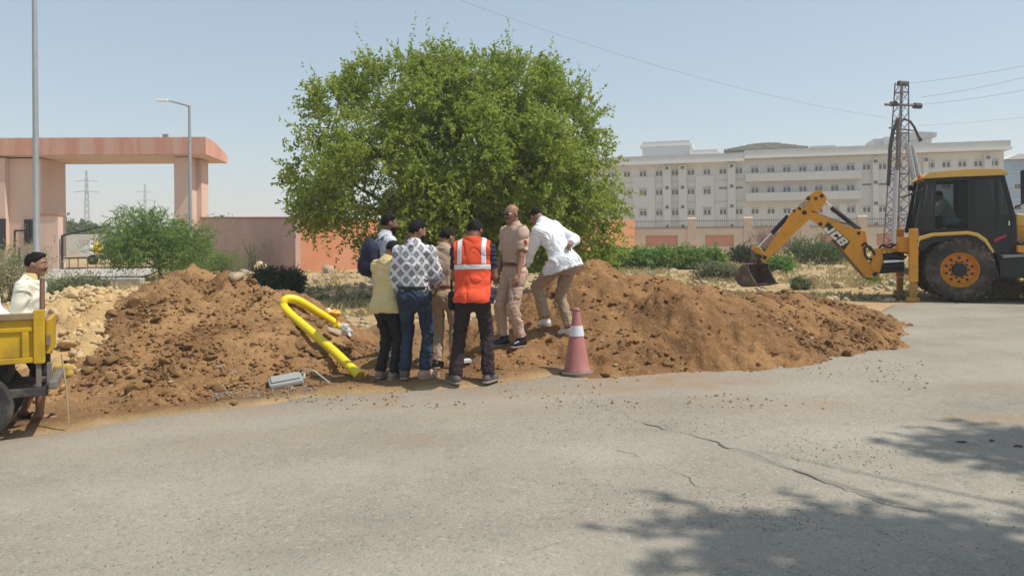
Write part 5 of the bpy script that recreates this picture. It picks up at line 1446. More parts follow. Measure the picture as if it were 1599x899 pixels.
M_PLUM = cloth('dark_plum_trousers', (0.030, 0.017, 0.020), 0.25)
M_KHAKI = cloth('khaki_uniform', (0.42, 0.30, 0.20), 0.08)
M_KHAKI2 = cloth('pinkish_khaki_uniform', (0.50, 0.345, 0.26), 0.07)
M_BEIGE = cloth('beige_chinos', (0.33, 0.245, 0.165), 0.08)
M_WHITE = cloth('white_shirt_cloth', (0.76, 0.77, 0.79), 0.04)
M_YSHIRT = cloth('pale_yellow_shirt', (0.64, 0.50, 0.24), 0.07)
M_CREAMS = cloth('cream_shirt', (0.73, 0.69, 0.56), 0.06)
M_GREYS = cloth('pale_grey_shirt', (0.55, 0.57, 0.63), 0.05)
M_NAVY = cloth('navy_cloth', (0.020, 0.022, 0.050), 0.25)
M_GREENS = cloth('pale_green_shirt', (0.35, 0.50, 0.42), 0.08)
M_VEST = cloth('orange_vest', (0.76, 0.085, 0.030), 0.06)
M_TAPE = mat('reflective_tape', (0.66, 0.66, 0.68), rough=0.3, var=0.06)
M_LEATHER = mat('brown_leather', (0.13, 0.045, 0.03), rough=0.45, var=0.2)
M_BLKLEATHER = mat('black_leather', (0.012, 0.012, 0.013), rough=0.35, var=0.3)
M_TANSHOE = mat('tan_shoe', (0.26, 0.18, 0.13), rough=0.7, var=0.2)
M_GREYSHOE = mat('grey_shoe', (0.12, 0.095, 0.085), rough=0.7, var=0.2)
M_PINKSHOE = mat('dusty_pink_shoe', (0.42, 0.25, 0.21), rough=0.7, var=0.2)
M_WSHOE = mat('white_trainer', (0.62, 0.60, 0.55), rough=0.6, var=0.12)
M_SOLE = mat('shoe_sole', (0.30, 0.26, 0.22), rough=0.8, var=0.2)
def diamond_mat():
    """printed shirt: rows of grey diamonds with a pale heart on white"""
    m = bpy.data.materials.new('diamond_print_shirt'); m.use_nodes = True
    nt = m.node_tree; N, L = nt.nodes, nt.links; b = N['Principled BSDF']; b.inputs['Roughness'].default_value = 0.85
    tc = N.new('ShaderNodeTexCoord'); sp = N.new('ShaderNodeSeparateXYZ'); L.new(tc.outputs['Object'], sp.inputs['Vector'])
    def M(op, a, b_=None, c=None):
        n = N.new('ShaderNodeMath'); n.operation = op
        for i, v in enumerate((a, b_, c)):
            if v is None: continue
            if isinstance(v, (int, float)): n.inputs[i].default_value = v
            else: L.new(v, n.inputs[i])
        return n.outputs['Value']
    x = M('MULTIPLY_ADD', sp.outputs['Y'], 0.45, sp.outputs['X']); u0 = M('DIVIDE', x, 0.115); v0 = M('DIVIDE', sp.outputs['Z'], 0.135)
    def cell(a):
        f = M('FRACT', a); return M('ABSOLUTE', M('SUBTRACT', f, 0.5))
    u, v = M('ADD', u0, v0), M('SUBTRACT', u0, v0)
    d = M('MAXIMUM', cell(M('ADD', u, 0.5)), cell(M('ADD', v, 0.5)))
    nz = N.new('ShaderNodeTexNoise'); nz.inputs['Scale'].default_value = 60; L.new(tc.outputs['Object'], nz.inputs['Vector'])
    d = M('MULTIPLY_ADD', nz.outputs['Fac'], 0.10, d)
    r = N.new('ShaderNodeValToRGB'); r.color_ramp.interpolation = 'LINEAR'
    e = r.color_ramp.elements; e[0].position = 0.0; e[0].color = (0.14, 0.14, 0.16, 1); e[1].position = 1.0; e[1].color = (0.66, 0.645, 0.66, 1)
    for p, c in ((0.11, (0.14, 0.14, 0.16)), (0.16, (0.50, 0.49, 0.51)), (0.20, (0.20, 0.20, 0.22)), (0.35, (0.185, 0.185, 0.205)), (0.40, (0.66, 0.645, 0.66))):
        x_ = e.new(p); x_.color = (*c, 1)
    L.new(d, r.inputs['Fac']); L.new(r.outputs['Color'], b.inputs['Base Color'])
    return m
M_DIAMOND = diamond_mat()

def ik(a, c, l1, l2, hint):
    """middle joint between a and c"""
    a, c, hint = Vector(a), Vector(c), Vector(hint)
    d = c - a; L_ = min(d.length, (l1 + l2) * 0.999); dn = d.normalized(); c = a + dn * L_
    x = (l1 * l1 - l2 * l2 + L_ * L_) / (2 * L_); h = math.sqrt(max(0, l1 * l1 - x * x))
    p = hint - dn * hint.dot(dn); p = p.normalized() if p.length > 1e-6 else Vector((0, 1, 0))
    return a + dn * x + p * h, c

def person(name, loc, yaw, H=1.70, label='', lean=0.0, side=0.0, twist=0.0, hip=None, head=(0, 0, 0), handL=None, handR=None, elL=(-0.5, -1, 0), elR=(0.5, -1, 0), footL=(-0.11, 0, 0), footR=(0.11, 0, 0), toeL=-8, toeR=8, tipL=0, tipR=0,
           hipoff=(0, 0), girth=1.0, skin=None, hair='short', beard=False, moustache=False, glasses=False, bald=False, top=None, bottom=None, shoe=None, kneeL=(0, 1, 0), kneeR=(0, 1, 0), curlL=0.6, curlR=0.6, palmL=None, palmR=None, group=None):
    s = H / 1.70
    skin = skin or M_SKIN
    e = empty(name, loc, yaw, label, 'person', group)
    hz = (hip if hip is not None else 0.925 * s)
    pel = Vector((hipoff[0], hipoff[1], hz))
    u = Vector((math.sin(side), math.sin(lean) * math.cos(side), math.cos(lean) * math.cos(side)))
    r = Vector((math.cos(twist), -math.sin(twist), 0)); r = (r - u * r.dot(u)).normalized(); f = u.cross(r)
    g = girth
    chest, neck = pel + u * 0.33 * s, pel + u * 0.515 * s
    shL, shR = pel + u * 0.455 * s - r * 0.168 * s * g ** .5, pel + u * 0.455 * s + r * 0.168 * s * g ** .5
    hy, hp, hr_ = head
    # head axes: follow half the lean, then own yaw / pitch
    hf = Vector((math.sin(hy) * math.cos(hp), math.cos(hy) * math.cos(hp), -math.sin(hp)))
    hup0 = Vector((hr_, 0, 1)); hrt = hf.cross(hup0).normalized(); hu = hrt.cross(hf)
    nk = neck + u * 0.05 * s + f * 0.015 * s
    hc = nk + hu * 0.115 * s + hf * 0.028 * s
    HM = [list(hrt), list(hf), list(hu)]
    # arms
    aL, bL, hL = 0.285 * s, 0.245 * s, 0.0
    handL = Vector(handL) if handL is not None else shL + Vector((-0.09, 0.06, -0.52)) * s
    handR = Vector(handR) if handR is not None else shR + Vector((0.09, 0.06, -0.52)) * s
    eL, handL = ik(shL, handL, aL, bL, elL); eR, handR = ik(shR, handR, aL, bL, elR)
    hipL, hipR = pel + Vector((-0.088, 0, -0.03)) * s, pel + Vector((0.088, 0, -0.03)) * s
    ft = []
    for (fp, toe, tip, hj, kh) in ((footL, toeL, tipL, hipL, kneeL), (footR, toeR, tipR, hipR, kneeR)):
        t = R(toe); tp = R(tip)
        fd = Vector((math.sin(t) * math.cos(tp), math.cos(t) * math.cos(tp), math.sin(tp)))
        fu = Vector((0, 0, 1)) - fd * fd.z; fu.normalize()
        ank = Vector(fp) + fu * 0.085 * s
        kn, ank = ik(hj, ank, 0.425 * s, 0.415 * s, Vector(kh) + fd * 0.3)
        ft.append((Vector(fp), fd, fu, ank, kn, hj))
    pts = [pel, neck, hc + hu * 0.15, shL, shR, eL, eR, handL, handR] + [x for q in ft for x in (q[0], q[0] + q[1] * 0.2, q[3], q[4])]
    lo = np.array([min(p[i] for p in pts) for i in range(3)]) - 0.24; hi = np.array([max(p[i] for p in pts) for i in range(3)]) + 0.24
    lo[2] = min(q[0].z for q in ft) - 0.08
    def torso(F, grow=0.0, k=0.05, waist=1.0):
        F.cone(pel - u * 0.02 * s, pel + u * 0.10 * s, 0.158 * s * g + grow, 0.140 * s * g * waist + grow, k, 0.70, r)
        F.cone(pel + u * 0.10 * s, chest, 0.138 * s * g * waist + grow, 0.158 * s * g + grow, k, 0.70, r)
        F.cone(chest, pel + u * 0.42 * s, 0.160 * s * g + grow, 0.135 * s * g + grow, k, 0.64, r)
        F.cone(shL - u * 0.005, shR - u * 0.005, 0.056 * s + grow, 0.056 * s + grow, k, 1.0)
        F.cone(pel + u * 0.44 * s - r * 0.09 * s, neck + u * 0.01, 0.058 * s + grow, 0.052 * s + grow, k)
        F.cone(pel + u * 0.44 * s + r * 0.09 * s, neck + u * 0.01, 0.058 * s + grow, 0.052 * s + grow, k)
        return F
    # ---- one continuous body
    B = Field(lo, hi, 0.0075)
    torso(B, -0.006)
    B.cone(neck - u * 0.02, nk + hu * 0.05 * s, 0.058 * s, 0.053 * s, 0.02)
    B.ell(hc + hu * 0.022 * s - hf * 0.006 * s, (0.074 * s, 0.094 * s, 0.096 * s), 0.02, HM)
    B.ell(hc - hu * 0.045 * s + hf * 0.022 * s, (0.056 * s, 0.066 * s, 0.068 * s), 0.03, HM)
    B.ell(hc - hu * 0.098 * s + hf * 0.066 * s, (0.026 * s, 0.022 * s, 0.020 * s), 0.025, HM)
    B.cone(hc + hf * 0.080 * s + hu * 0.012 * s, hc + hf * 0.102 * s - hu * 0.030 * s, 0.010 * s, 0.0145 * s, 0.012)
    B.cone(hc + hf * 0.076 * s + hu * 0.026 * s - hrt * 0.035 * s, hc + hf * 0.076 * s + hu * 0.026 * s + hrt * 0.035 * s, 0.013 * s, 0.013 * s, 0.015)
    for sg in (-1, 1):
        B.ell(hc + hrt * 0.076 * s * sg - hf * 0.006 * s - hu * 0.005 * s, (0.011 * s, 0.021 * s, 0.032 * s), 0.008, HM)
        B.ell(hc + hrt * 0.033 * s * sg + hf * 0.062 * s - hu * 0.028 * s, (0.024 * s, 0.022 * s, 0.022 * s), 0.02, HM)
        B.ell(hc + hrt * 0.030 * s * sg + hf * 0.094 * s + hu * 0.006 * s, (0.014 * s, 0.014 * s, 0.008 * s), 0.0, HM, carve=True)
    B.ell(hc + hf * 0.086 * s - hu * 0.064 * s, (0.024 * s, 0.012 * s, 0.011 * s), 0.01, HM)
    def hand(F, el, wr, curl, palm, sg):
        d = (wr - el).normalized()
        n = Vector(palm) if palm is not None else Vector((-sg, 0.25, 0))    # palm faces the body by default
        n = (n - d * n.dot(d)).normalized(); w = d.cross(n) * 1.0
        pc = wr + d * 0.048 * s
        PM = [list(d), list(w), list(n)]
        F.ell(pc, (0.054 * s, 0.042 * s, 0.018 * s), 0.012, PM)
        for i, (off, ln, rd) in enumerate(((-0.033, 0.060, 0.0080), (-0.011, 0.074, 0.0088), (0.011, 0.078, 0.0090), (0.033, 0.070, 0.0088))):
            a = wr + d * (0.084 - 0.006 * (i == 0)) * s + w * off * s
            c1 = curl * (0.8 + 0.1 * i); d1 = d * math.cos(c1 * 0.7) + n * math.sin(c1 * 0.7) + w * off * 2.2; d2 = d * math.cos(c1 * 1.8) + n * math.sin(c1 * 1.8) + w * off * 1.2
            m_ = a + d1 * ln * 0.55 * s; t_ = m_ + d2 * ln * 0.5 * s
            F.cone(a - d * 0.012, m_, rd * s * 1.08, rd * s, 0.004); F.cone(m_, t_, rd * s, rd * 0.85 * s, 0.003)
        # thumb on the forward side of the palm
        ts = 1 if w.y >= 0 else -1
        a = wr + d * 0.026 * s + w * 0.030 * ts * s; m_ = a + (d * 0.75 + w * 0.6 * ts + n * 0.35).normalized() * 0.040 * s; t_ = m_ + (d * 0.95 + w * 0.15 * ts + n * 0.4).normalized() * 0.032 * s
        F.cone(a, m_, 0.0125 * s, 0.0105 * s, 0.006); F.cone(m_, t_, 0.0105 * s, 0.0088 * s, 0.003)
    for (sh, el, wr, curl, palm, sg) in ((shL, eL, handL, curlL, palmL, -1), (shR, eR, handR, curlR, palmR, 1)):
        B.cone(sh, el, 0.050 * s * g ** .5, 0.040 * s, 0.03); B.cone(el, wr, 0.041 * s, 0.027 * s, 0.015)
        hand(B, el, wr, curl, palm, sg)
    for (fp, fd, fu, ank, kn, hj) in ft:
        B.cone(hj, kn, 0.074 * s * g ** .5, 0.048 * s, 0.04); B.cone(kn, kn.lerp(ank, 0.4), 0.048 * s, 0.050 * s, 0.03); B.cone(kn.lerp(ank, 0.35), ank, 0.053 * s, 0.036 * s, 0.02)
        B.cone(ank - fu * 0.035 * s - fd * 0.04 * s, ank - fu * 0.055 * s + fd * 0.12 * s, 0.036 * s, 0.026 * s, 0.03)
        B.ell(ank - fu * 0.066 * s + fd * 0.13 * s, (0.042 * s, 0.055 * s, 0.018 * s), 0.02, [list(fd.cross(fu)), list(fd), list(fu)])
    B.build('body', skin, e)
    # ---- head details
    for sg in (-1, 1):
        c = hc + hrt * 0.030 * s * sg + hf * 0.080 * s + hu * 0.006 * s
        o = MB(); o.ball((0, 0, 0), (0.0112 * s, 0.0118 * s, 0.0088 * s), 10, 8); o.ball((0, 0.0085 * s, 0), (0.0062 * s, 0.0055 * s, 0.0062 * s), 8, 6, mi=1)
        o = o.build('eye', [M_EYE, M_IRIS], e, smooth_=True); o.location = c; o.rotation_euler = Matrix((hrt, hf, hu)).transposed().to_euler()
        br = MB().tube([hc + hrt * (0.016 * sg) * s + hf * 0.0905 * s + hu * 0.026 * s, hc + hrt * 0.033 * sg * s + hf * 0.089 * s + hu * 0.032 * s, hc + hrt * 0.052 * sg * s + hf * 0.076 * s + hu * 0.025 * s], [0.0035 * s, 0.0045 * s, 0.002 * s], 6)
        br.build('eyebrow', M_HAIR, e, smooth_=True)
    MB().tube([hc + hf * 0.088 * s - hu * 0.064 * s - hrt * 0.022 * s, hc + hf * 0.0975 * s - hu * 0.062 * s, hc + hf * 0.088 * s - hu * 0.064 * s + hrt * 0.022 * s], [0.003 * s, 0.006 * s, 0.003 * s], 6).build('mouth', M_LIP, e, smooth_=True)
    hlo, hhi = np.array(hc) - 0.16 * s, np.array(hc) + 0.16 * s
    if not bald:
        Hf = Field(hlo, hhi, 0.007)
        Hf.ell(hc + hu * 0.030 * s - hf * 0.010 * s, (0.081 * s, 0.100 * s, 0.098 * s), 0.0, HM)
        if hair == 'full': Hf.ell(hc + hu * 0.075 * s + hf * 0.03 * s, (0.068 * s, 0.07 * s, 0.048 * s), 0.03, HM)
        Hf.folds(0.006, (42, 42, 42), 5)
        # hairline: nothing in front of the forehead and below the ears' tops, longer at the nape
        Hf.clip(hc + hf * 0.052 * s + hu * 0.055 * s, hf * 0.80 - hu * 0.60)
        Hf.clip(hc - hu * 0.022 * s - hf * 0.03 * s, -hu * 0.90 + hf * 0.42)
        Hf.build('hair', M_HAIR, e)
    else:
        Hf = Field(hlo, hhi, 0.007)
        Hf.ell(hc + hu * 0.020 * s - hf * 0.010 * s, (0.0775 * s, 0.0965 * s, 0.094 * s), 0.0, HM)
        Hf.clip(hc + hu * 0.040 * s, hu); Hf.clip(hc - hf * 0.012 * s, hf); Hf.clip(hc - hu * 0.035 * s, -hu)
        Hf.build('hair', M_HAIR, e)
    if beard:
        Hf = Field(hlo, hhi, 0.007)
        Hf.ell(hc - hu * 0.052 * s + hf * 0.020 * s, (0.063 * s, 0.076 * s, 0.074 * s), 0.0, HM); Hf.ell(hc - hu * 0.105 * s + hf * 0.062 * s, (0.033 * s, 0.026 * s, 0.027 * s), 0.02, HM)
        Hf.clip(hc - hu * 0.030 * s + hf * 0.05 * s, hu * 0.9 + hf * 0.25); Hf.clip(hc + hf * 0.005 * s, -hf)
        Hf.ell(hc + hf * 0.10 * s - hu * 0.064 * s, (0.024 * s, 0.022 * s, 0.007 * s), 0, HM, carve=True)
        Hf.folds(0.003, (40, 40, 40), 8)
        Hf.build('beard', M_HAIR, e)
    if beard or moustache:
        MB().tube([hc + hf * 0.080 * s - hu * 0.056 * s - hrt * 0.034 * s, hc + hf * 0.097 * s - hu * 0.047 * s - hrt * 0.012 * s, hc + hf * 0.097 * s - hu * 0.047 * s + hrt * 0.012 * s, hc + hf * 0.080 * s - hu * 0.056 * s + hrt * 0.034 * s], [0.003 * s, 0.007 * s, 0.007 * s, 0.003 * s], 6).build('moustache', M_HAIR, e, smooth_=True)
    if glasses:
        gm = MB()
        for sg in (-1, 1):
            c = hc + hrt * 0.033 * sg * s + hf * 0.099 * s + hu * 0.006 * s
            gm.ball(c, (0.026 * s, 0.026 * s, 0.018 * s), 10, 8); gm.tube([c + hrt * 0.024 * sg * s, hc + hrt * 0.080 * sg * s + hf * 0.03 * s + hu * 0.010 * s, hc + hrt * 0.083 * sg * s - hf * 0.01 * s], 0.003, 5)
        gm.tube([hc + hf * 0.106 * s + hu * 0.01 * s - hrt * 0.01 * s, hc + hf * 0.106 * s + hu * 0.01 * s + hrt * 0.01 * s], 0.003, 5)
        gm.build('glasses', M_IRIS, e, smooth_=True)
    # ---- trousers
    if bottom:
        bm = bottom; hem = bm.get('hem', 1.0); wd = bm.get('wide', 1.0)
        T = Field(np.array([lo[0], lo[1], lo[2]]), np.array([hi[0], hi[1], hz + 0.3 * s]), 0.009)
        T.cone(pel - u * 0.03 * s, pel + u * 0.13 * s, 0.172 * s * g, 0.156 * s * g, 0.05, 0.72, r)
        T.ell(pel - u * 0.04 * s - f * 0.03 * s, (0.165 * s * g, 0.125 * s * g, 0.12 * s), 0.05)
        T.folds(0.006, (9, 9, 9), 2)
        T.clip(pel + u * bm.get('waist', 0.10) * s, u)
        legs = []
        for (fp, fd, fu, ank, kn, hj) in ft:
            sh_ = kn.lerp(ank, hem)
            legs.append((kn, sh_))
            T.cone(hj, kn, 0.098 * s * g ** .6 * wd, 0.074 * s * wd, 0.035)
        for (kn, sh_) in legs:
            T.cone(kn, sh_, 0.074 * s * wd, 0.069 * s * wd * bm.get('flare', 1.0), 0.02, cut1=True)
        T.folds(bm.get('fold', 0.011), (7, 7, 12), bm.get('seed', 3), True); T.folds(0.004, (9, 9, 20), bm.get('seed', 3) + 40)
        T.build(bm.get('name', 'trousers'), bm['m'], e)
        if bm.get('belt'):
            Bt = Field(np.array(pel) - 0.3, np.array(pel) + 0.3, 0.008)
            z0 = bm.get('waist', 0.10) - 0.045
            Bt.cone(pel + u * z0 * s, pel + u * (z0 + 0.042) * s, 0.170 * s * g, 0.169 * s * g, 0, 0.76, r, True, True)
            Bt.build('belt', bm['belt'], e)
    # ---- shirt
    tp = top
    if tp:
        grow = tp.get('grow', 0.019)
        S = Field(np.array([lo[0], lo[1], hz - 0.32 * s]), np.array([hi[0], hi[1], hc.z + 0.02]), 0.009)
        torso(S, grow, 0.05, tp.get('waistw', 1.0))
        hem = tp.get('hem', -0.06)
        if hem < 0.02: S.cone(pel + u * (hem - 0.08) * s, pel + u * 0.12 * s, (0.172 + tp.get('flare', 0.0)) * s * g + grow, 0.155 * s * g + grow, 0.04, 0.72, r)
        if hem < 0.02:
            S.ell(pel - u * 0.04 * s - f * 0.03 * s, (0.165 * s * g + 0.03, 0.125 * s * g + 0.035, 0.15 * s), 0.04)
            for q in ft: S.cone(q[5] + u * 0.02, q[5].lerp(q[4], 0.35), 0.098 * s * g ** .6 + 0.024, 0.094 * s + 0.026, 0.05)
        S.clip(pel + u * hem * s, -u + f * tp.get('hemtilt', 0.0))
        S.clip(nk - u * 0.010 * s + f * 0.01, (u * 0.85 + f * 0.45))
        sl = tp.get('sleeve', 1.0)   # 0..1 upper arm, 1..2 forearm
        for (sh, el, wr) in ((shL, eL, handL), (shR, eR, handR)):
            rs = tp.get('sw', 1.0)
            if sl <= 0: continue
            ue = sh.lerp(el, min(1, sl))
            S.cone(sh, ue, 0.069 * s * g ** .5 * rs, 0.066 * s * rs, 0.035, cut1=sl <= 1)
            if sl > 1: S.cone(el, el.lerp(wr, sl - 1), 0.061 * s * rs, 0.050 * s * rs, 0.02, cut1=True)
        S.folds(tp.get('fold', 0.013), (6, 6, 8), tp.get('seed', 1), True); S.folds(0.004, (5, 5, 7), tp.get('seed', 1) + 50)
        shirt = S.build(tp.get('name', 'shirt'), tp['m'], e)
        # collar
        if tp.get('collar', True):
            Cf = Field(np.array(nk) - 0.15, np.array(nk) + 0.15, 0.007)
            Cf.cone(neck - u * 0.010 * s - f * 0.004, nk + hu * 0.030 * s, 0.094 * s, 0.067 * s, 0, 1.0, None, True, True)
            Cf.cone(neck - u * 0.03 * s, nk + hu * 0.07 * s, 0.066 * s, 0.0565 * s, 0, carve=True)
            Cf.cone(neck - u * 0.02 * s + f * 0.09 * s, nk + hu * 0.05 * s + f * 0.075 * s, 0.020 * s, 0.032 * s, 0, carve=True)
            Cf.build('collar', tp.get('cm', tp['m']), e)
        if tp.get('vest'):
            Vf = Field(np.array([lo[0], lo[1], hz - 0.25 * s]), np.array([hi[0], hi[1], hc.z + 0.02]), 0.008)
            torso(Vf, grow + 0.028, 0.05)
            Vf.cone(pel + u * (-0.2) * s, pel + u * 0.12 * s, 0.190 * s * g + grow, 0.178 * s * g + grow, 0.04, 0.74, r)
            Vf.ell(pel - u * 0.04 * s - f * 0.03 * s, (0.165 * s * g + 0.058, 0.125 * s * g + 0.063, 0.15 * s), 0.04)
            Vf.clip(pel - u * 0.085 * s, -u); Vf.clip(nk + u * 0.0, (u * 0.9 + f * 0.35))
            Vf.clip(pel + r * 0.190 * s, r); Vf.clip(pel - r * 0.190 * s, -r)
            Vf.folds(0.010, (6, 6, 8), 12, True)
            Vf.build('vest', M_VEST, e)
            def tape(n_, pc, box):
                Q = Vf.copy(); Q.F -= 0.004
                for (p_, nn_) in box: Q.clip(p_, nn_)
                Q.build('reflective_strip', M_TAPE, e)
            zb = 0.26
            tape('b', None, [(pel + u * (zb + 0.045) * s, u), (pel + u * (zb - 0.005) * s, -u)])
            for sg in (-1, 1):
                tape('v', None, [(pel + r * 0.150 * s * sg, r * sg), (pel + r * 0.100 * s * sg, -r * sg), (pel + u * (zb + 0.0452) * s, -u)])
        if tp.get('badge'):
            p_ = shL.lerp(eL, 0.45)
            d_ = Vector(tp['badge']).normalized()
            MB().box(p_ + d_ * 0.068 * s, (0.045, 0.045, 0.05), rz=0.5).build('shoulder_badge', mat('red_badge', (0.45, 0.05, 0.05)), e, bevel=0.012)
    # ---- shoes
    for i, (fp, fd, fu, ank, kn, hj) in enumerate(ft):
        sm = shoe['m'] if isinstance(shoe['m'], (list, tuple)) is False else shoe['m'][i]
        rt = fd.cross(fu); FM = [list(rt), list(fd), list(fu)]
        if shoe.get('sandal'):
            o = MB(); pl = []
            for k in range(14):
                a = 2 * math.pi * k / 14; y = math.cos(a); x = math.sin(a) * (0.046 + 0.008 * y)
                pl.append(fp + fd * (0.062 + 0.135 * y) * s + rt * x * s)
            v0 = [p + fu * 0.004 for p in pl]; v1 = [p + fu * 0.02 for p in pl]
            o._add(v0 + v1, [tuple(range(13, -1, -1)), tuple(range(14, 28))] + [(k, (k + 1) % 14, (k + 1) % 14 + 14, k + 14) for k in range(14)])
            o.build('sandal_sole', sm, e)
            MB().tube([fp + fd * 0.05 * s + rt * 0.048 * s + fu * 0.02, fp + fd * 0.10 * s + rt * 0.025 * s + fu * 0.062, fp + fd * 0.135 * s + fu * 0.05, fp + fd * 0.10 * s - rt * 0.03 * s + fu * 0.06, fp + fd * 0.05 * s - rt * 0.05 * s + fu * 0.02], 0.008, 6).build('sandal_strap', sm, e)
            continue
        bb = [fp - fd * 0.12 * s, fp + fd * 0.26 * s]
        Sf = Field(np.minimum(np.array(bb[0]), np.array(bb[1])) - 0.16, np.maximum(np.array(bb[0]), np.array(bb[1])) + 0.2, 0.0075)
        Sf.cone(fp + fu * 0.045 * s - fd * 0.035 * s, fp + fu * 0.032 * s + fd * 0.135 * s, 0.043 * s, 0.038 * s, 0.03)
        Sf.cone(fp + fu * 0.06 * s - fd * 0.01 * s, ank + fu * 0.03 * s, 0.045 * s, 0.046 * s, 0.03)
        Sf.cone(fp + fu * 0.07 * s + fd * 0.02 * s, fp + fu * 0.042 * s + fd * 0.11 * s, 0.040 * s, 0.035 * s, 0.03)
        Sf.clip(fp + fu * 0.016, -fu); Sf.clip(ank + fu * shoe.get('high', 0.012), fu)
        so = Sf.build('shoe', sm, e)
        Sf = Field(np.minimum(np.array(bb[0]), np.array(bb[1])) - 0.12, np.maximum(np.array(bb[0]), np.array(bb[1])) + 0.12, 0.0075)
        Sf.cone(fp + fu * 0.012 - fd * 0.035 * s, fp + fu * 0.012 + fd * 0.14 * s, 0.046 * s, 0.042 * s, 0)
        Sf.clip(fp, -fu); Sf.clip(fp + fu * 0.024, fu)
        Sf.build('sole', shoe.get('sole', M_SOLE), so)
    e['_'] = 0; del e['_']
    return dict(e=e, hc=hc, hf=hf, hu=hu, hrt=hrt, shL=shL, shR=shR, eL=eL, eR=eR, hL=handL, hR=handR, pel=pel, u=u, r=r, f=f, s=s, neck=neck, chest=chest)

def stand(px, Y): 
    """point on the ground under picture column px at depth Y"""
    x = P(px, 400, Y).x
    return Vector((x, Y, G(x, Y)))

# 1 man in the orange vest, seen from behind
p = stand(738, 7.72)
vest = person('person', p, R(-4), 1.71, 'man in orange high visibility vest with silver tape and dark trousers, back to us', lean=0.04, head=(0.12, 0.42, 0.0), handL=(-0.10, 0.26, 1.06), handR=(0.12, 0.28, 1.08), elL=(-0.5, -1, -0.3), elR=(0.55, -1, -0.3),
       footL=(-0.19, -0.04, 0), footR=(0.15, 0.02, 0), toeL=-38, toeR=28, skin=M_SKIN_D, top=dict(m=M_NAVY, sleeve=0.72, hem=-0.105, vest=True, seed=2, collar=False), bottom=dict(m=M_PLUM, wide=1.02, seed=5, waist=0.06), shoe=dict(m=M_GREYSHOE))
# 2 man in the diamond print shirt
p = stand(647, 8.0)
person('person', p, R(-6), 1.70, 'man in white shirt with grey diamond print and blue jeans, back to us', girth=1.04, lean=-0.02, head=(0.75, 0.10, 0.0), handL=(-0.23, 0.07, 0.86), handR=(0.20, 0.20, 0.96), elL=(-0.5, -1, 0), elR=(0.6, -1, 0),
       footL=(-0.12, 0.0, 0), footR=(0.10, 0.02, 0), toeL=-6, toeR=52, beard=True, hair='full', top=dict(m=M_DIAMOND, sleeve=1.75, hem=0.03, sw=1.0, fold=0.012, seed=21), bottom=dict(m=M_JEANS, waist=0.09, seed=9, belt=M_BLKLEATHER), shoe=dict(m=[M_GREYSHOE, M_PINKSHOE]))
# 3 short man in the yellow shirt
p = stand(601, 8.15)
person('person', p, R(-38), 1.53, 'shorter man in pale yellow shirt and black trousers, head bowed, left of the patterned shirt', lean=0.06, head=(0.25, 0.45, 0.0), handL=(-0.10, 0.26, 0.92), handR=(0.19, 0.22, 0.78), elL=(-1, -0.6, 0), elR=(0.6, -1, 0),
       footL=(-0.09, 0, 0), footR=(0.09, 0.03, 0), skin=M_SKIN_D, top=dict(m=M_YSHIRT, sleeve=0.95, hem=-0.11, sw=1.15, seed=31, flare=0.022), bottom=dict(m=M_BLACKP, seed=12), shoe=dict(m=M_TANSHOE))
# 4 khaki officer from behind
p = stand(692, 8.55)
person('person', p, R(-8), 1.62, 'man in tan khaki uniform with dark belt, back to us beside the orange vest', girth=1.02, lean=0.05, head=(0.55, 0.30, 0.0), handL=(-0.15, 0.25, 0.95), handR=(0.14, 0.28, 0.95), elL=(-0.5, -1, 0), elR=(0.5, -1, 0),
       footL=(-0.09, 0, 0), footR=(0.12, 0.0, 0), toeL=10, toeR=20, top=dict(m=M_KHAKI, sleeve=0.7, hem=0.05, seed=41), bottom=dict(m=M_KHAKI, waist=0.10, seed=15, belt=M_LEATHER), shoe=dict(m=M_BLKLEATHER))
# 5 bearded man with the backpack
p = stand(602, 9.05)
bp_ = person('person', p, R(-62), 1.71, 'bearded man in pale grey shirt carrying a navy backpack, behind the yellow shirt', lean=0.0, head=(0.10, 0.06, 0.0), handL=(-0.04, 0.30, 1.40), handR=(0.2, 0.1, 0.80), elL=(-0.6, -0.2, -1), elR=(0.6, -1, 0), 
       footL=(-0.09, 0, 0), footR=(0.1, 0.0, 0), beard=True, hair='full', skin=M_SKIN_D, top=dict(m=M_GREYS, sleeve=1.5, hem=-0.05, seed=51, flare=0.015), bottom=dict(m=M_BLACKP, seed=18), shoe=dict(m=M_WSHOE))
e = empty('backpack', p + Vector((0, 0, 0)), R(-62), 'navy backpack on the back of the bearded man', 'backpack')
bf = Field((-0.3, -0.45, 0.9), (0.3, 0.05, 1.6), 0.010)
bf.ell((0, -0.20, 1.20), (0.17, 0.11, 0.25), 0.02); bf.ell((0, -0.27, 1.10), (0.13, 0.08, 0.13), 0.03); bf.folds(0.008, (9, 9, 9), 4)
bf.build('bag', M_NAVY, e)
for sx in (-1, 1): MB().tube([(0.11 * sx, -0.13, 1.40), (0.12 * sx, -0.02, 1.475), (0.125 * sx, 0.10, 1.40), (0.13 * sx, 0.125, 1.25), (0.14 * sx, 0.02, 1.08), (0.13 * sx, -0.14, 1.02)], 0.016, 6, flat=0.5).build('strap', M_NAVY, e)
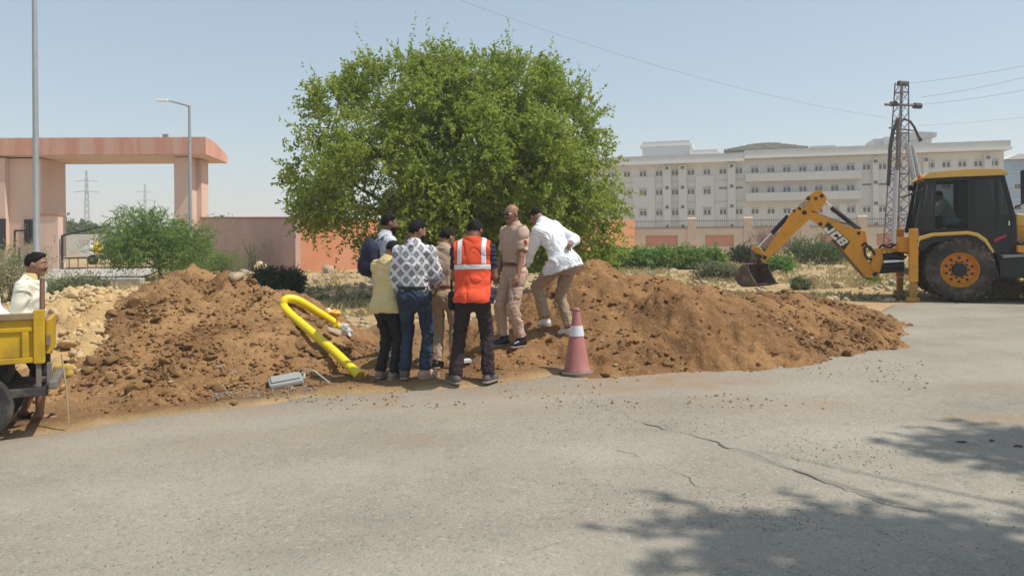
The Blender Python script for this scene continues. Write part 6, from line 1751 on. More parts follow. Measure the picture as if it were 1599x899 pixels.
# 6 bald officer facing left
p = stand(803, 8.78)
person('person', p, R(126), 1.665, 'bald officer in pinkish khaki uniform and black shoes, facing left with arms hanging', girth=1.03, lean=-0.02, head=(-0.12, 0.02, 0.0), handL=(-0.25, 0.14, 0.80), handR=(0.22, 0.10, 0.80), elL=(-0.6, -1, 0), elR=(0.6, -1, 0),
       footL=(-0.10, -0.02, 0), footR=(0.10, 0.08, 0), toeL=-6, toeR=14, bald=True, moustache=True, glasses=True, skin=M_SKIN, top=dict(m=M_KHAKI2, sleeve=0.80, hem=0.05, sw=1.12, seed=61, badge=(-1, 0.1, 0.1)), bottom=dict(m=M_KHAKI2, waist=0.10, seed=22, wide=1.05, belt=M_LEATHER, hem=0.9), shoe=dict(m=M_BLKLEATHER, high=0.05))
# 7 man in white stepping over the mound
p = stand(877, 9.0)
pz = p.copy(); pz.z += 0.02
person('person', pz, R(48), 1.74, 'man in loose white shirt and beige trousers stepping over the mound, hand behind back', lean=0.53, side=-0.12, head=(0.35, 0.85, 0.0), hip=0.925, hipoff=(0.03, -0.02), handL=(-0.24, 0.40, 0.80), handR=(0.07, -0.07, 1.12), elL=(-0.8, -0.4, 0.2), elR=(1, -0.5, -0.5), palmR=(0, -1, 0),
       footL=(-0.10, 0.17, 0.12), footR=(0.10, -0.05, 0), toeL=22, toeR=-10, tipL=-4, kneeL=(-0.3, 1, 0.1), skin=M_SKIN, top=dict(m=M_WHITE, sleeve=1.75, hem=-0.115, sw=1.12, grow=0.022, fold=0.014, seed=71, flare=0.045, hemtilt=0.25), bottom=dict(m=M_BEIGE, seed=25, wide=1.0, hem=0.93), shoe=dict(m=M_WSHOE, sole=M_BEIGE))
# 8 man standing at the cart
p = stand(45, 7.1)
cartman = person('person', p, R(-82), 1.585, 'man in cream shirt with rolled trousers and sandals standing behind the yellow cart', lean=0.03, head=(-0.10, 0.06, 0.0), handL=(-0.12, 0.12, 0.95), handR=(0.08, 0.17, 0.97), elL=(-0.7, -1, 0), elR=(0.7, -1, 0),
       footL=(-0.10, -0.10, 0), footR=(0.10, 0.13, 0), toeL=4, toeR=-18, skin=M_SKIN, hair='full', moustache=True, top=dict(m=M_CREAMS, sleeve=1.55, hem=-0.06, seed=81, sw=1.1, flare=0.015, cm=M_YSHIRT), bottom=dict(m=M_BLACKP, seed=28, hem=0.35, wide=1.1), shoe=dict(m=M_BLKLEATHER, sandal=True))
# ================================================================== CONE, PIPE, BOX AND OTHER SMALL THINGS
M_CONE = mat('faded_red_plastic', (0.40, 0.150, 0.135), rough=0.65, var=0.10, scale=5, c2=(0.44, 0.25, 0.215), c2scale=3, c2at=(0.5, 0.75))
M_RUB = mat('dusty_black_rubber', (0.17, 0.15, 0.13), rough=0.9, var=0.25, scale=9)
p = ground_pt(901, 585); p.z = road_z(p.x, p.y) + 0.004
cn = empty('traffic_cone', p, 0.2, 'faded red traffic cone with one silver band standing on the road edge', 'traffic cone')
MB().prism([(0.20 * math.cos(R(22.5 + 45 * k)), 0.20 * math.sin(R(22.5 + 45 * k))) for k in range(8)], 0.0, 0.035, axes='xy').build('base', M_RUB, cn, bevel=0.01)
hh = 0.74
def cr(z): return 0.142 + (0.035 - 0.142) * z
MB().lathe([(0.152, 0.034), (0.150, 0.05), (cr(0.03), 0.07), (cr(1) + 0.0, hh - 0.03), (cr(1) + 0.009, hh - 0.028), (cr(1) + 0.009, hh - 0.015), (0.030, hh - 0.01), (0.028, hh)], 32).build('body', M_CONE, cn, smooth_=True)
MB().lathe([(cr(0.56) + .004, 0.035 + 0.56 * 0.70), (cr(0.72) + .004, 0.035 + 0.72 * 0.70)], 32).build('silver_band', M_TAPE, cn, smooth_=True)

M_YPIPE = mat('yellow_plastic_pipe', (0.84, 0.63, 0.014), rough=0.42, var=0.05, scale=3, spec=0.5)
def surf(px, py, lift=0.0):
    d = ray(px, py); t_ = 5.0
    while t_ < 60:
        q = d * t_; q.z += EYE
        if q.z < G(q.x, q.y): break
        t_ += 0.02
    return Vector((q.x, q.y, G(q.x, q.y) + lift))
yb_end, yb_bend = surf(561, 590).y, surf(446, 482).y - 0.02
y_far = min(surf(530, 516).y, 12.0)
ctrl = [P(x, y, yb_end + (yb_bend - yb_end) * t) for x, y, t in ((562, 588, 0), (542, 568, .2), (517.5, 545, .42), (476.5, 510, .75), (453, 490, .93), (443, 478, 1.02))] + [P(x, y, yb_bend + 0.03 + (y_far - yb_bend - 0.03) * t) for x, y, t in ((444, 469.5, .04), (453, 466, .13), (467.6, 470, .26), (492.5, 485, .55), (521, 503, .9))]
FY = y_far
def spline(pts, n=8):
    out = []
    for i in range(len(pts) - 1):
        p0, p1, p2, p3 = pts[max(i - 1, 0)], pts[i], pts[i + 1], pts[min(i + 2, len(pts) - 1)]
        for k in range(n):
            t = k / n
            out.append(0.5 * ((2 * p1) + (p2 - p0) * t + (2 * p0 - 5 * p1 + 4 * p2 - p3) * t * t + (3 * p1 - p0 - 3 * p2 + p3) * t ** 3))
    return out + [pts[-1]]
pp = empty('yellow_pipe', ctrl[0], 0, 'bright yellow plastic pipe bent over the left mound with one open end near the road', 'pipe')
mb = MB(); sp_ = [q - ctrl[0] for q in spline(ctrl)]
mb.tube(sp_, 0.055, 20, caps=False)
pipe = mb.build('pipe_wall', M_YPIPE, pp, smooth_=True)
dirp = (sp_[0] - sp_[1]).normalized()
MB().tube([sp_[0] + dirp * 0.0005, sp_[0] - dirp * 0.25], 0.048, 20).build('pipe_bore', mat('pipe_inside', (0.55, 0.36, 0.01), rough=0.6), pp, smooth_=True)
MB().tube([sp_[0] + dirp * 0.001, sp_[0] - dirp * 0.02], [0.057, 0.057], 20, caps=False).build('pipe_rim', M_YPIPE, pp)
tail = [P(524, 506, FY - .05) - ctrl[0], P(531, 512, FY) - ctrl[0], P(537, 517, FY) - ctrl[0]]
MB().tube(tail, [0.05, 0.045, 0.04], 14).build('liner', M_YPIPE, pp, smooth_=True)
# clear film round the end
fm = bpy.data.materials.new('clear_film'); fm.use_nodes = True
_b = fm.node_tree.nodes['Principled BSDF']; _b.inputs['Base Color'].default_value = (0.75, 0.77, 0.80, 1); _b.inputs['Roughness'].default_value = 0.25
_t = fm.node_tree.nodes.new('ShaderNodeBsdfTransparent'); _m = fm.node_tree.nodes.new('ShaderNodeMixShader'); _m.inputs['Fac'].default_value = 0.4
fm.node_tree.links.new(_b.outputs['BSDF'], _m.inputs[1]); fm.node_tree.links.new(_t.outputs['BSDF'], _m.inputs[2]); fm.node_tree.links.new(_m.outputs['Shader'], fm.node_tree.nodes['Material Output'].inputs['Surface'])
a, b, c = P(533, 510, FY), P(541, 517, FY - .05), P(547, 523, FY - .1)
ff = Field(np.array(b) - 0.3, np.array(b) + 0.3, 0.012)
ff.cone(a, b, 0.07, 0.085, 0.02); ff.cone(b, c, 0.085, 0.04, 0.02); ff.folds(0.035, (14, 14, 14), 6)
tag(ff.build('plastic_film', fm), 'crumpled clear plastic film wrapped round the far end of the yellow pipe', 'plastic film')
a = surf(520, 497); ff = Field(np.array(a) - 0.25, np.array(a) + 0.25, 0.010)
ff.ell(a + Vector((0, 0, 0.07)), (0.13, 0.10, 0.07), 0); ff.folds(0.03, (12, 12, 12), 9)
tag(ff.build('yellow_bag', mat('amber_plastic_bag', (0.72, 0.36, 0.03), rough=0.4, c2=(0.80, 0.66, 0.45), c2scale=6, c2at=(0.5, 0.6))), 'crumpled amber plastic bag on the soil beside the pipe end', 'bag')
# metal box lying on the gravel
M_BOX = mat('brushed_grey_metal', (0.34, 0.34, 0.325), rough=0.5, metal=0.0, var=0.12, scale=4)
a = surf(447, 603, 0.0); d0 = P(418, 600, a.y); d1 = P(458, 606, a.y)
bx = empty('metal_box', (a.x, a.y, a.z), R(20), 'flat grey metal box lying tilted on the gravel at the road edge', 'metal box')
Rb = Matrix.Rotation(R(-7), 3, 'Y') @ Matrix.Rotation(R(8), 3, 'X')
MB().box((0, 0.06, 0.045), (0.36, 0.26, 0.065), rot=Rb).build('case', M_BOX, bx, bevel=0.02)
MB().box(Rb @ Vector((0, 0.06, 0.045)) + Vector((0, 0, 0.036)), (0.30, 0.20, 0.012), rot=Rb).build('lid', M_BOX, bx, bevel=0.004)
MB().tube([Rb @ Vector((0.185, 0.15, 0.06)), Rb @ Vector((0.21, 0.06, 0.075)), Rb @ Vector((0.185, -0.03, 0.055))], 0.014, 8).build('handle', M_BOX, bx)
a, b = surf(470, 582, 0.04), surf(515, 601, 0.02)
tag(MB().tube([a, a.lerp(b, .5) + Vector((0, 0, .05)), b], 0.009, 6).build('metal_rod', mat('pale_rod', (0.45, 0.42, 0.38), rough=0.6)), 'thin pale rod lying behind the grey metal box', 'rod')
# pouch hanging at the vest man's left hand
a = P(706, 455, 7.85)
e = empty('shoulder_bag', a, 0.2, 'black pouch hanging at the left side of the man in the orange vest', 'bag')
MB().box((0, 0.02, -0.10), (0.08, 0.12, 0.20)).build('pouch', M_BLACKP, e, bevel=0.03)
MB().tube([(0, 0.02, -0.02), (-0.005, 0.03, 0.12), (0.03, 0.08, 0.22)], 0.012, 6, flat=0.5).build('strap', M_BLACKP, e)
# label on the jeans
# things down in the trench
a = surf(728, 571, 0.02)
tag(MB().box(a + Vector((0, 0, 0.03)), (0.11, 0.08, 0.05), rz=0.4).build('pipe_fitting', mat('white_fitting', (0.55, 0.56, 0.58), rough=0.4), bevel=0.012), 'small white pipe fitting down in the trench between the vest man\'s legs', 'pipe fitting')

# ================================================================== CARGO CART
c0 = ground_pt(60, 690)
CY = 6.45
cp_ = Plane((P(60, 500, CY).x, CY, float(base_h(P(60, 500, CY).x, CY)) + 0.006), R(27))
cart = empty('cargo_cart', cp_.o, cp_.rz, 'yellow wooden sided cargo cart with dark steel frame at the left edge', 'cart')
M_CYEL = mat('worn_yellow_paint', (0.52, 0.315, 0.012), rough=0.55, var=0.16, scale=5, c2=(0.26, 0.16, 0.035), c2scale=3.0, c2at=(0.50, 0.74))
M_CRAIL = mat('worn_wood_rail', (0.24, 0.17, 0.09), rough=0.8, var=0.25, scale=7)
M_CFRAME = mat('dark_greasy_steel', (0.045, 0.040, 0.035), rough=0.6, var=0.4, scale=6, c2=(0.17, 0.14, 0.11), c2scale=4, c2at=(0.5, 0.7))
M_CGREY = mat('weathered_grey_timber', (0.17, 0.145, 0.12), rough=0.85, var=0.2)
M_TYRE = mat('black_tyre_rubber', (0.035, 0.033, 0.031), rough=0.85, var=0.3, scale=9, c2=(0.16, 0.13, 0.10), c2scale=5, c2at=(0.5, 0.75))
X0, _ = cp_.q(-330, 520); X1, _ = cp_.q(70, 520); zt_ = cp_.q(30, 489)[1]; zb_ = cp_.q(30, 564)[1]; W = 0.70
def cbox(name, x0, x1, y0, y1, z0, z1, m, par=cart, bev=0.006):
    return MB().box(((x0 + x1) / 2, (y0 + y1) / 2, (z0 + z1) / 2), (abs(x1 - x0), abs(y1 - y0), abs(z1 - z0))).build(name, m, par, bevel=bev)
pan = cbox('side_panel', X0, X1 - 0.085, 0.012, 0.03, zb_ + 0.03, zt_ - 0.06, M_CYEL)
cbox('top_rail', X0, X1 - 0.075, -0.02, 0.05, zt_ - 0.06, zt_ - 0.003, M_CRAIL)
cbox('ledge_rail', X0, X1 - 0.085, -0.006, 0.011, zt_ - 0.165, zt_ - 0.125, M_CYEL)
cbox('bottom_rail', X0, X1 - 0.085, -0.012, 0.04, zb_ - 0.02, zb_ + 0.029, M_CYEL)
for x in (X1 - 0.145, X1 - 0.9, X1 - 1.6): cbox('stile', x - 0.025, x + 0.025, -0.008, 0.0115, zb_ + 0.03, zt_ - 0.166, M_CYEL)
cbox('corner_post', X1 - 0.084, X1 - 0.002, -0.02, 0.06, zb_ - 0.03, zt_ + 0.02, M_CYEL)
cbox('corner_post', X1 - 0.084, X1 - 0.002, W - 0.06, W + 0.02, zb_ - 0.03, zt_ - 0.13, M_CYEL)
cbox('side_panel', X0, X1 - 0.085, W - 0.03, W - 0.01, zb_, zt_ - 0.16, M_CYEL)
cbox('tailgate', X1, X1 + 0.03, 0.065, W - 0.065, zb_ + 0.04, zt_ - 0.075, M_CYEL)
cbox('floor_board', X0, X1 - 0.09, 0.045, W - 0.045, zb_ - 0.02, zb_ + 0.01, M_CRAIL)
hg = cbox('hinge', X1 + 0.003, X1 + 0.04, 0.03, 0.064, zt_ - 0.30, zt_ - 0.20, M_CRAIL)
# under frame
zf = cp_.q(30, 614)[1]
cbox('chassis_rail', X0, X1 + 0.02, -0.02, 0.05, zf - 0.035, zf + 0.035, M_CFRAME); cbox('chassis_rail', X0, X1 + 0.02, W - 0.05, W + 0.02, zf - 0.035, zf + 0.035, M_CFRAME)
for x in (X1 - 0.05, X1 - 0.02 + 0.05, X1 - 0.45, X1 - 0.9): cbox('frame_post', x - 0.02, x + 0.02, 0.0, 0.04, zf + 0.036, zb_ - 0.031, M_CGREY if x > X1 - 0.1 else M_CFRAME)
for x in (X1 - 0.04, X1 - 0.9): cbox('frame_post', x - 0.02, x + 0.02, W - 0.04, W, zf + 0.036, zb_ - 0.031, M_CFRAME)
MB().box((X1 + 0.06, W / 2, zf + 0.055), (0.07, W + 0.1, 0.075)).build('bumper', M_CGREY, cart, bevel=0.015)
for y in (0.2, 0.45, 0.6): MB().tube([(X0, y, zf), (X1 - 0.05, y, zf + 0.02)], 0.02, 6).build('cross_tube', M_CFRAME, cart)
MB().prism([(X1 - 0.62, zf + 0.05), (X1 - 0.30, zf + 0.05), (X1 - 0.30, zb_ - 0.05), (X1 - 0.62, zb_ - 0.05)], 0.30, 0.66).build('battery_box', M_CFRAME, cart, bevel=0.01)
wx_, wz_ = cp_.q(-42, 645, 0.05)
for y in (-0.02, W + 0.02):
    r_ = wz_ if True else 0.3
    r_ = 0.30
    w = MB().lathe([(r_ * 0.72, -0.045), (r_ * 0.93, -0.052), (r_, -0.03), (r_, 0.03), (r_ * 0.93, 0.052), (r_ * 0.72, 0.045)], 28, (wx_, y, r_ + 0.002), 'y', ring=True).build('wheel', M_TYRE, cart, smooth_=True)
    MB().lathe([(0.03, -0.06), (0.05, -0.05), (r_ * 0.70, -0.03), (r_ * 0.73, -0.045), (r_ * 0.73, 0.045), (r_ * 0.70, 0.03), (0.03, 0.05)], 24, (wx_, y, r_ + 0.002), 'y').build('rim', M_CGREY, w, smooth_=True)
MB().tube([(wx_, -0.02, 0.302), (wx_, W + 0.02, 0.302)], 0.025, 8).build('axle', M_CFRAME, cart)
# things in the cart
a = P(66, 494, CY + 0.06); b = P(66, 436, CY + 0.2)
hd = MB(); hd.tube([a - Vector((0, 0, 0.30)), a, b], [0.022, 0.022, 0.02], 10)
tag(hd.build('wooden_post', mat('dark_worn_wood', (0.15, 0.075, 0.045), rough=0.7, var=0.25)), 'upright brown wooden handle standing in the corner of the yellow cart', 'wooden handle')
a = P(-42, 487, CY + 0.35); sf = Field(np.array(a) - 0.45, np.array(a) + 0.5, 0.014)
sf.ell(a + Vector((-0.05, 0, 0.06)), (0.27, 0.24, 0.26), 0.03); sf.ell(a + Vector((0.1, 0, -0.08)), (0.26, 0.24, 0.14), 0.05); sf.folds(0.025, (6, 6, 6), 3)
tag(sf.build('white_sack', mat('white_woven_plastic', (0.66, 0.68, 0.72), rough=0.6, var=0.06)), 'white sack lying in the yellow cart at the left edge', 'sack')
a, b = P(96, 553, 6.6), P(107, 659, 6.65)
tag(MB().tube([a, a.lerp(b, 0.5) + Vector((0.01, 0, 0)), b], 0.008, 6).build('thin_stick', mat('pale_stick', (0.45, 0.33, 0.18), rough=0.8)), 'thin pale stick leaning at the back of the cart', 'stick')
a = surf(99, 590)
e = empty('yellow_jerrycan', a, 0.3, 'yellow plastic can half hidden behind the rear of the cart', 'jerrycan')
ff = Field((-0.2, -0.25, -0.02), (0.25, 0.25, 0.3), 0.01); ff.cone((-0.06, 0, 0.04), (0.05, 0, 0.04), 0.055, 0.055, 0.03); ff.cone((-0.05, 0, 0.11), (0.04, 0, 0.11), 0.05, 0.05, 0.03)
ff.build('can_body', mat('dusty_yellow_plastic', (0.46, 0.31, 0.06), rough=0.7, c2=(0.40, 0.26, 0.12), c2scale=8), e); MB().lathe([(0.02, 0.155), (0.02, 0.185), (0.015, 0.19)], 12, (0.02, 0, 0)).build('cap', M_BLACK, e)

# ================================================================== BACKHOE LOADER
JYAW = R(-20)
J = Plane((P(1499.5, 425, 16.0).x, 16.0, 0.0), JYAW)
J.o.z = G(J.o.x, J.o.y)
dig = empty('backhoe_loader', J.o, JYAW, 'yellow and black backhoe loader with its digging arm stretched out over the mound', 'backhoe loader')
M_JY = mat('backhoe_yellow', (0.70, 0.30, 0.012), rough=0.40, var=0.06, scale=3, c2=(0.40, 0.20, 0.05), c2scale=4, c2at=(0.53, 0.78), spec=0.5)
M_JYD = mat('dusty_backhoe_yellow', (0.58, 0.27, 0.03), rough=0.6, var=0.12, scale=4, c2=(0.20, 0.12, 0.07), c2scale=3, c2at=(0.50, 0.72))
M_JROOF = mat('cab_roof_yellow', (0.72, 0.43, 0.10), rough=0.55, var=0.08, scale=2)
M_JB = mat('cab_black', (0.016, 0.016, 0.018), rough=0.4, var=0.3, scale=4)
M_JBUCKET = mat('rusty_bucket_steel', (0.125, 0.085, 0.066), rough=0.8, var=0.3, scale=4, c2=(0.25, 0.175, 0.125), c2scale=5, c2at=(0.5, 0.7), bump=0.3)
M_CHROME = mat('chrome_rod', (0.75, 0.75, 0.76), rough=0.12, metal=1.0, var=0.02)
M_JHUB = mat('wheel_rim_orange', (0.66, 0.235, 0.015), rough=0.5, var=0.10, scale=5, c2=(0.40, 0.18, 0.05), c2scale=6, c2at=(0.55, 0.75))
M_JTYRE = mat('dusty_tractor_tyre', (0.040, 0.036, 0.032), rough=0.9, var=0.25, scale=5, c2=(0.17, 0.125, 0.09), c2scale=2.5, c2at=(0.44, 0.68))
M_GLASS = glass_mat('tinted_cab_glass', (0.012, 0.014, 0.016), 0.06, 0.22)
M_CLEAR = glass_mat('clear_cab_glass', (0.02, 0.022, 0.025), 0.05, 0.82)
def jp(name, pts, y0, y1, m, par=dig, bev=0.0, at=None):
    """outline read off at plane y=at, extruded y0..y1"""
    return MB().prism(J.poly(pts, at if at is not None else y0), y0, y1).build(name, m, par, bevel=bev)
JW = 2.05
def rwheel(y, face):
    rr_ = 0.715
    f = face
    t = MB().lathe([(0.36, -0.19 * f), (0.44, -0.215 * f), (0.60, -0.21 * f), (0.66, -0.19 * f), (0.672, -0.12 * f), (0.672, 0.12 * f), (0.66, 0.19 * f), (0.60, 0.21 * f), (0.36, 0.19 * f)] if f > 0 else [(0.36, -0.19), (0.44, -0.215), (0.60, -0.21), (0.66, -0.19), (0.672, -0.12), (0.672, 0.12), (0.66, 0.19), (0.60, 0.21), (0.36, 0.19)], 48, (0, y, rr_), 'y', ring=True).build('rear_wheel', M_JTYRE, dig, smooth_=True)
    n = 22
    lug = MB()
    for k in range(n):
        for s in (-1, 1):
            a = 2 * math.pi * (k + (0.5 if s > 0 else 0)) / n
            ring = []
            for (yy, da) in ((0.0, 0.16), (0.235, -0.02)):
                for (dr, w) in ((-0.02, 0.045), (0.045, 0.035)):
                    for sw in (-1, 1):
                        aa = a + da + sw * w; r2 = (0.67 if yy < 0.1 else 0.635) + dr
                        ring.append((r2 * math.cos(aa), y + s * yy, rr_ + r2 * math.sin(aa)))
            lug._add(ring, [(0, 1, 3, 2), (4, 6, 7, 5), (0, 4, 5, 1), (2, 3, 7, 6), (0, 2, 6, 4), (1, 5, 7, 3)])
            # side lug running down the wall
            ring = []
            for (r2, w, yo) in ((0.64, 0.038, 0.233), (0.52, 0.026, 0.222)):
                for yy in (yo - 0.05, yo):
                    for sw in (-1, 1):
                        aa = a - 0.03 - (0.64 - r2) * 0.9 + sw * w; ring.append((r2 * math.cos(aa), y + s * yy, rr_ + r2 * math.sin(aa)))
            lug._add(ring, [(0, 1, 3, 2), (4, 6, 7, 5), (0, 4, 5, 1), (2, 3, 7, 6), (0, 2, 6, 4), (1, 5, 7, 3)])
    lug.build('tread', M_JTYRE, t)
    s = -1
    rim = MB(); rim.lathe([(0.12, -0.12), (0.30, -0.10), (0.335, -0.14), (0.365, -0.205), (0.375, -0.205), (0.372, 0.19), (0.12, 0.19)], 40, (0, y, rr_), 'y', ring=True).build('rim', M_JHUB, t, smooth_=True)
    hub = MB(); hub.lathe([(0.10, -0.24), (0.135, -0.23), (0.15, -0.15), (0.15, -0.10)], 24, (0, y, rr_), 'y')
    for k in range(10):
        a = 2 * math.pi * k / 10; hub.lathe([(0.018, -0.17), (0.02, -0.165), (0.02, -0.11)], 8, (0.185 * math.cos(a), y, rr_ + 0.185 * math.sin(a)), 'y')
        a += 0.3; hub.lathe([(0.028, -0.125), (0.03, -0.12), (0.03, -0.10)], 8, (0.26 * math.cos(a), y, rr_ + 0.26 * math.sin(a)), 'y')
    hub.build('hub', M_JB, t, smooth_=True)
rwheel(0.22, 1); rwheel(JW - 0.22, 1)
MB().tube([(0, 0.45, 0.715), (0, JW - 0.45, 0.715)], 0.13, 10).build('rear_axle', M_JB, dig)
# fenders
fo = [(1430, 377), (1437, 369.5), (1457, 364), (1512, 361), (1527, 364), (1541, 373.5), (1553, 393), (1550, 395), (1538, 378), (1525, 369), (1511, 366), (1458, 369), (1439, 374.5), (1431, 381)]
jp('fender', fo, 0.02, 0.5, M_JROOF, bev=0.008)
jp('fender_skirt', [(1440, 374.5), (1458, 369), (1511, 366), (1525, 369), (1538, 378), (1550, 395), (1561, 434), (1556, 434), (1546, 402), (1534, 384), (1512, 374), (1482, 374), (1455, 380), (1440, 392)], 0.06, 0.48, M_JB)
fo2 = J.poly(fo, 0.02)
MB().prism(fo2, JW - 0.5, JW - 0.02).build('fender', M_JROOF, dig)
# cab shell: posts, roof, panels, glass on both sides
ya, yb = 0.30, JW - 0.30
roof = [(1439, 279), (1441, 276), (1452, 269), (1512, 264), (1562, 263.5), (1573, 267.5), (1575, 272.5), (1545, 274), (1490, 276)]
MB().prism(J.poly(roof, ya - 0.08), ya - 0.08, yb + 0.08).build('cab_roof', M_JROOF, dig, bevel=0.03)
for y0, y1 in ((ya, ya + 0.06), (yb - 0.06, yb)):
    def side(name, pts, m, d0=0.0, d1=0.0, bev=0.006):
        q = J.poly(pts, ya); return MB().prism(q, y0 + d0, y1 - d1).build(name, m, dig, bevel=bev)
    side('rear_post', [(1428, 363), (1444, 277), (1450, 277), (1436, 363)], M_JB)
    side('middle_post', [(1511, 366), (1511, 276), (1519, 276), (1521, 366)], M_JB)
    side('quarter_post', [(1455, 366), (1458, 277), (1462, 277), (1460, 366)], M_JB, 0.004, 0.004)
    side('front_post', [(1563, 274), (1569, 274), (1587, 340), (1588, 397), (1578, 397), (1580, 342)], M_JB)
    side('door_post', [(1553, 276), (1559, 276), (1563, 360), (1557, 360)], M_JB, 0.004, 0.004)
    side('roof_rail', [(1444, 284), (1446, 276.5), (1568, 273.5), (1569, 279)], M_JB, 0.008, 0.008)
    side('window_sill', [(1436, 362.8), (1436, 357), (1511, 357), (1511, 363)], M_JB, 0.008, 0.008)
    side('door_panel', [(1520, 356), (1584, 353), (1587, 397), (1553, 396), (1545, 380), (1530, 368), (1521, 365)], M_JB, 0.01, 0.01)
    gq = [(('rear_window', [(1437, 357), (1450, 284), (1457, 284), (1455, 357)], M_GLASS)), ('side_window', [(1461, 357), (1462, 283), (1511, 281), (1511, 357)], M_CLEAR), ('door_window', [(1520, 356), (1519, 280), (1553, 279), (1557, 355)], M_GLASS), ('front_window', [(1559, 279), (1565, 279), (1582, 340), (1581, 353), (1563, 355)], M_GLASS)]
    for nm, pts, m in gq: side(nm, pts, m, 0.025, 0.025, 0)
jp('door_frame', [(1520, 357.5), (1519, 279.5), (1521, 279.5), (1522, 355.5), (1556, 354), (1557, 356)], ya - 0.012, ya + 0.01, M_JB)
MB().tube([(*[0],) if False else (J.q(1575, 345, ya)[0], ya - 0.03, J.q(1575, 345, ya)[1]), (J.q(1575, 352, ya)[0], ya - 0.03, J.q(1575, 352, ya)[1])], 0.02, 6).build('door_handle', M_CHROME, dig)
jp('red_sticker', [(1552, 373), (1571, 365.5), (1572, 369), (1553, 378.5)], ya - 0.006, ya + 0.004, mat('faded_red_sticker', (0.42, 0.03, 0.05)))
# back wall, floor, seat
q0, q1 = J.q(1437, 362, ya), J.q(1586, 362, ya)
MB().box(((q0[0] + q1[0]) / 2, JW / 2, q0[1] - 0.12), (q1[0] - q0[0], yb - ya - 0.14, 0.22)).build('cab_floor', M_JB, dig)
sx, sz = J.q(1500, 362, 0.9)
st_ = MB().box((sx, JW / 2, sz + 0.10), (0.5, 0.5, 0.16)).build('driver_seat', M_BLACKP, dig, bevel=0.04)
MB().box((sx + 0.27, JW / 2, sz + 0.45), (0.12, 0.48, 0.62)).build('seat_back', M_BLACKP, st_, bevel=0.04)
cx_, cz_ = J.q(1466, 345, 0.9)
MB().box((cx_ - 0.05, JW / 2, cz_ - 0.05), (0.22, 0.5, 0.35)).build('control_console', M_JB, dig, bevel=0.03)
for y in (JW / 2 - 0.15, JW / 2 + 0.15): MB().tube([(cx_, y, cz_), (cx_ + 0.06, y, cz_ + 0.26)], 0.014, 6).build('lever', M_JB, dig)
# rear work lamp and visor
jp('visor', [(1417, 304), (1442, 295), (1443, 297), (1424, 305)], ya, yb, M_JB)
for y in (ya + 0.05, yb - 0.05):
    q_ = J.q(1437, 288, ya); MB().lathe([(0.05, -0.05), (0.07, -0.02), (0.07, 0.05)], 12, (q_[0], y, q_[1]), 'x').build('work_lamp', M_JB, dig)
q_ = J.q(1436, 279, ya); MB().lathe([(0.05, 0), (0.05, 0.08), (0.03, 0.11)], 12, (q_[0] + 0.05, ya + 0.3, q_[1])).build('beacon', mat('orange_lens', (0.65, 0.12, 0.03), rough=0.3), dig)
# chassis, hood, step
jp('chassis', [(1560, 434), (1557, 398), (1700, 394), (1700, 436)], 0.25, JW - 0.25, M_JB, bev=0.02)
jp('side_tank', [(1562, 433), (1560, 404), (1660, 400), (1660, 433)], 0.05, 0.24, M_JB, bev=0.02)
jp('step_plate', [(1566, 403), (1566, 398.5), (1670, 394), (1670, 398)], 0.0, 0.24, mat('worn_step_steel', (0.24, 0.24, 0.24), rough=0.4, metal=0.5), bev=0.006)
jp('engine_hood', [(1586, 333), (1640, 338), (1720, 352), (1720, 392), (1586, 396)], 0.42, JW - 0.42, M_JROOF, bev=0.03)
jp('hood_side', [(1588, 352), (1640, 352), (1640, 388), (1588, 392)], 0.405, 0.419, M_JYD, bev=0.01)
q_ = J.q(1592, 374, 0.38)
MB().tube([(q_[0] - 0.1, 0.37, q_[1]), (q_[0], 0.33, q_[1] - 0.10), (q_[0] + 0.2, 0.36, q_[1] - 0.04)], 0.03, 8).build('hose', M_JB, dig)
jp('rear_mirror', [(1594, 266), (1606, 264), (1606, 318), (1595, 318)], -0.10, -0.05, M_JB, bev=0.015)
q_ = J.q(1584, 325, ya); q2 = J.q(1597, 318, -0.07); MB().tube([(q_[0], ya, q_[1]), (q2[0], -0.07, q2[1])], 0.015, 6).build('mirror_arm', M_JB, dig)
for y in (0.25, JW - 0.25):
    fx_ = J.q(1499, 425, 0)[0] + 2.15
    w = MB().lathe([(0.2, -0.12), (0.40, -0.13), (0.44, -0.08), (0.44, 0.08), (0.40, 0.13), (0.2, 0.12)], 32, (fx_, y, 0.44), 'y', ring=True).build('front_wheel', M_JTYRE, dig, smooth_=True)
    MB().lathe([(0.06, -0.13), (0.10, -0.10), (0.2, -0.06), (0.22, -0.11), (0.22, 0.11), (0.06, 0.1)], 24, (fx_, y, 0.44), 'y').build('rim', M_JHUB, w, smooth_=True)
# loader arms and front bucket (off the picture's right edge)
for y in (0.12, JW - 0.24): MB().prism([(1.1, 1.25), (1.9, 1.15), (2.9, 0.55), (3.05, 0.35), (2.85, 0.35), (1.9, 0.95), (1.1, 1.1)], y, y + 0.12).build('loader_arm', M_JY, dig)
MB().prism([(2.95, 0.08), (3.75, 0.05), (3.77, 0.09), (3.15, 0.14), (3.02, 0.5), (3.2, 0.85), (3.15, 0.88), (2.93, 0.55)], -0.1, JW + 0.1).build('front_bucket', M_JBUCKET, dig)
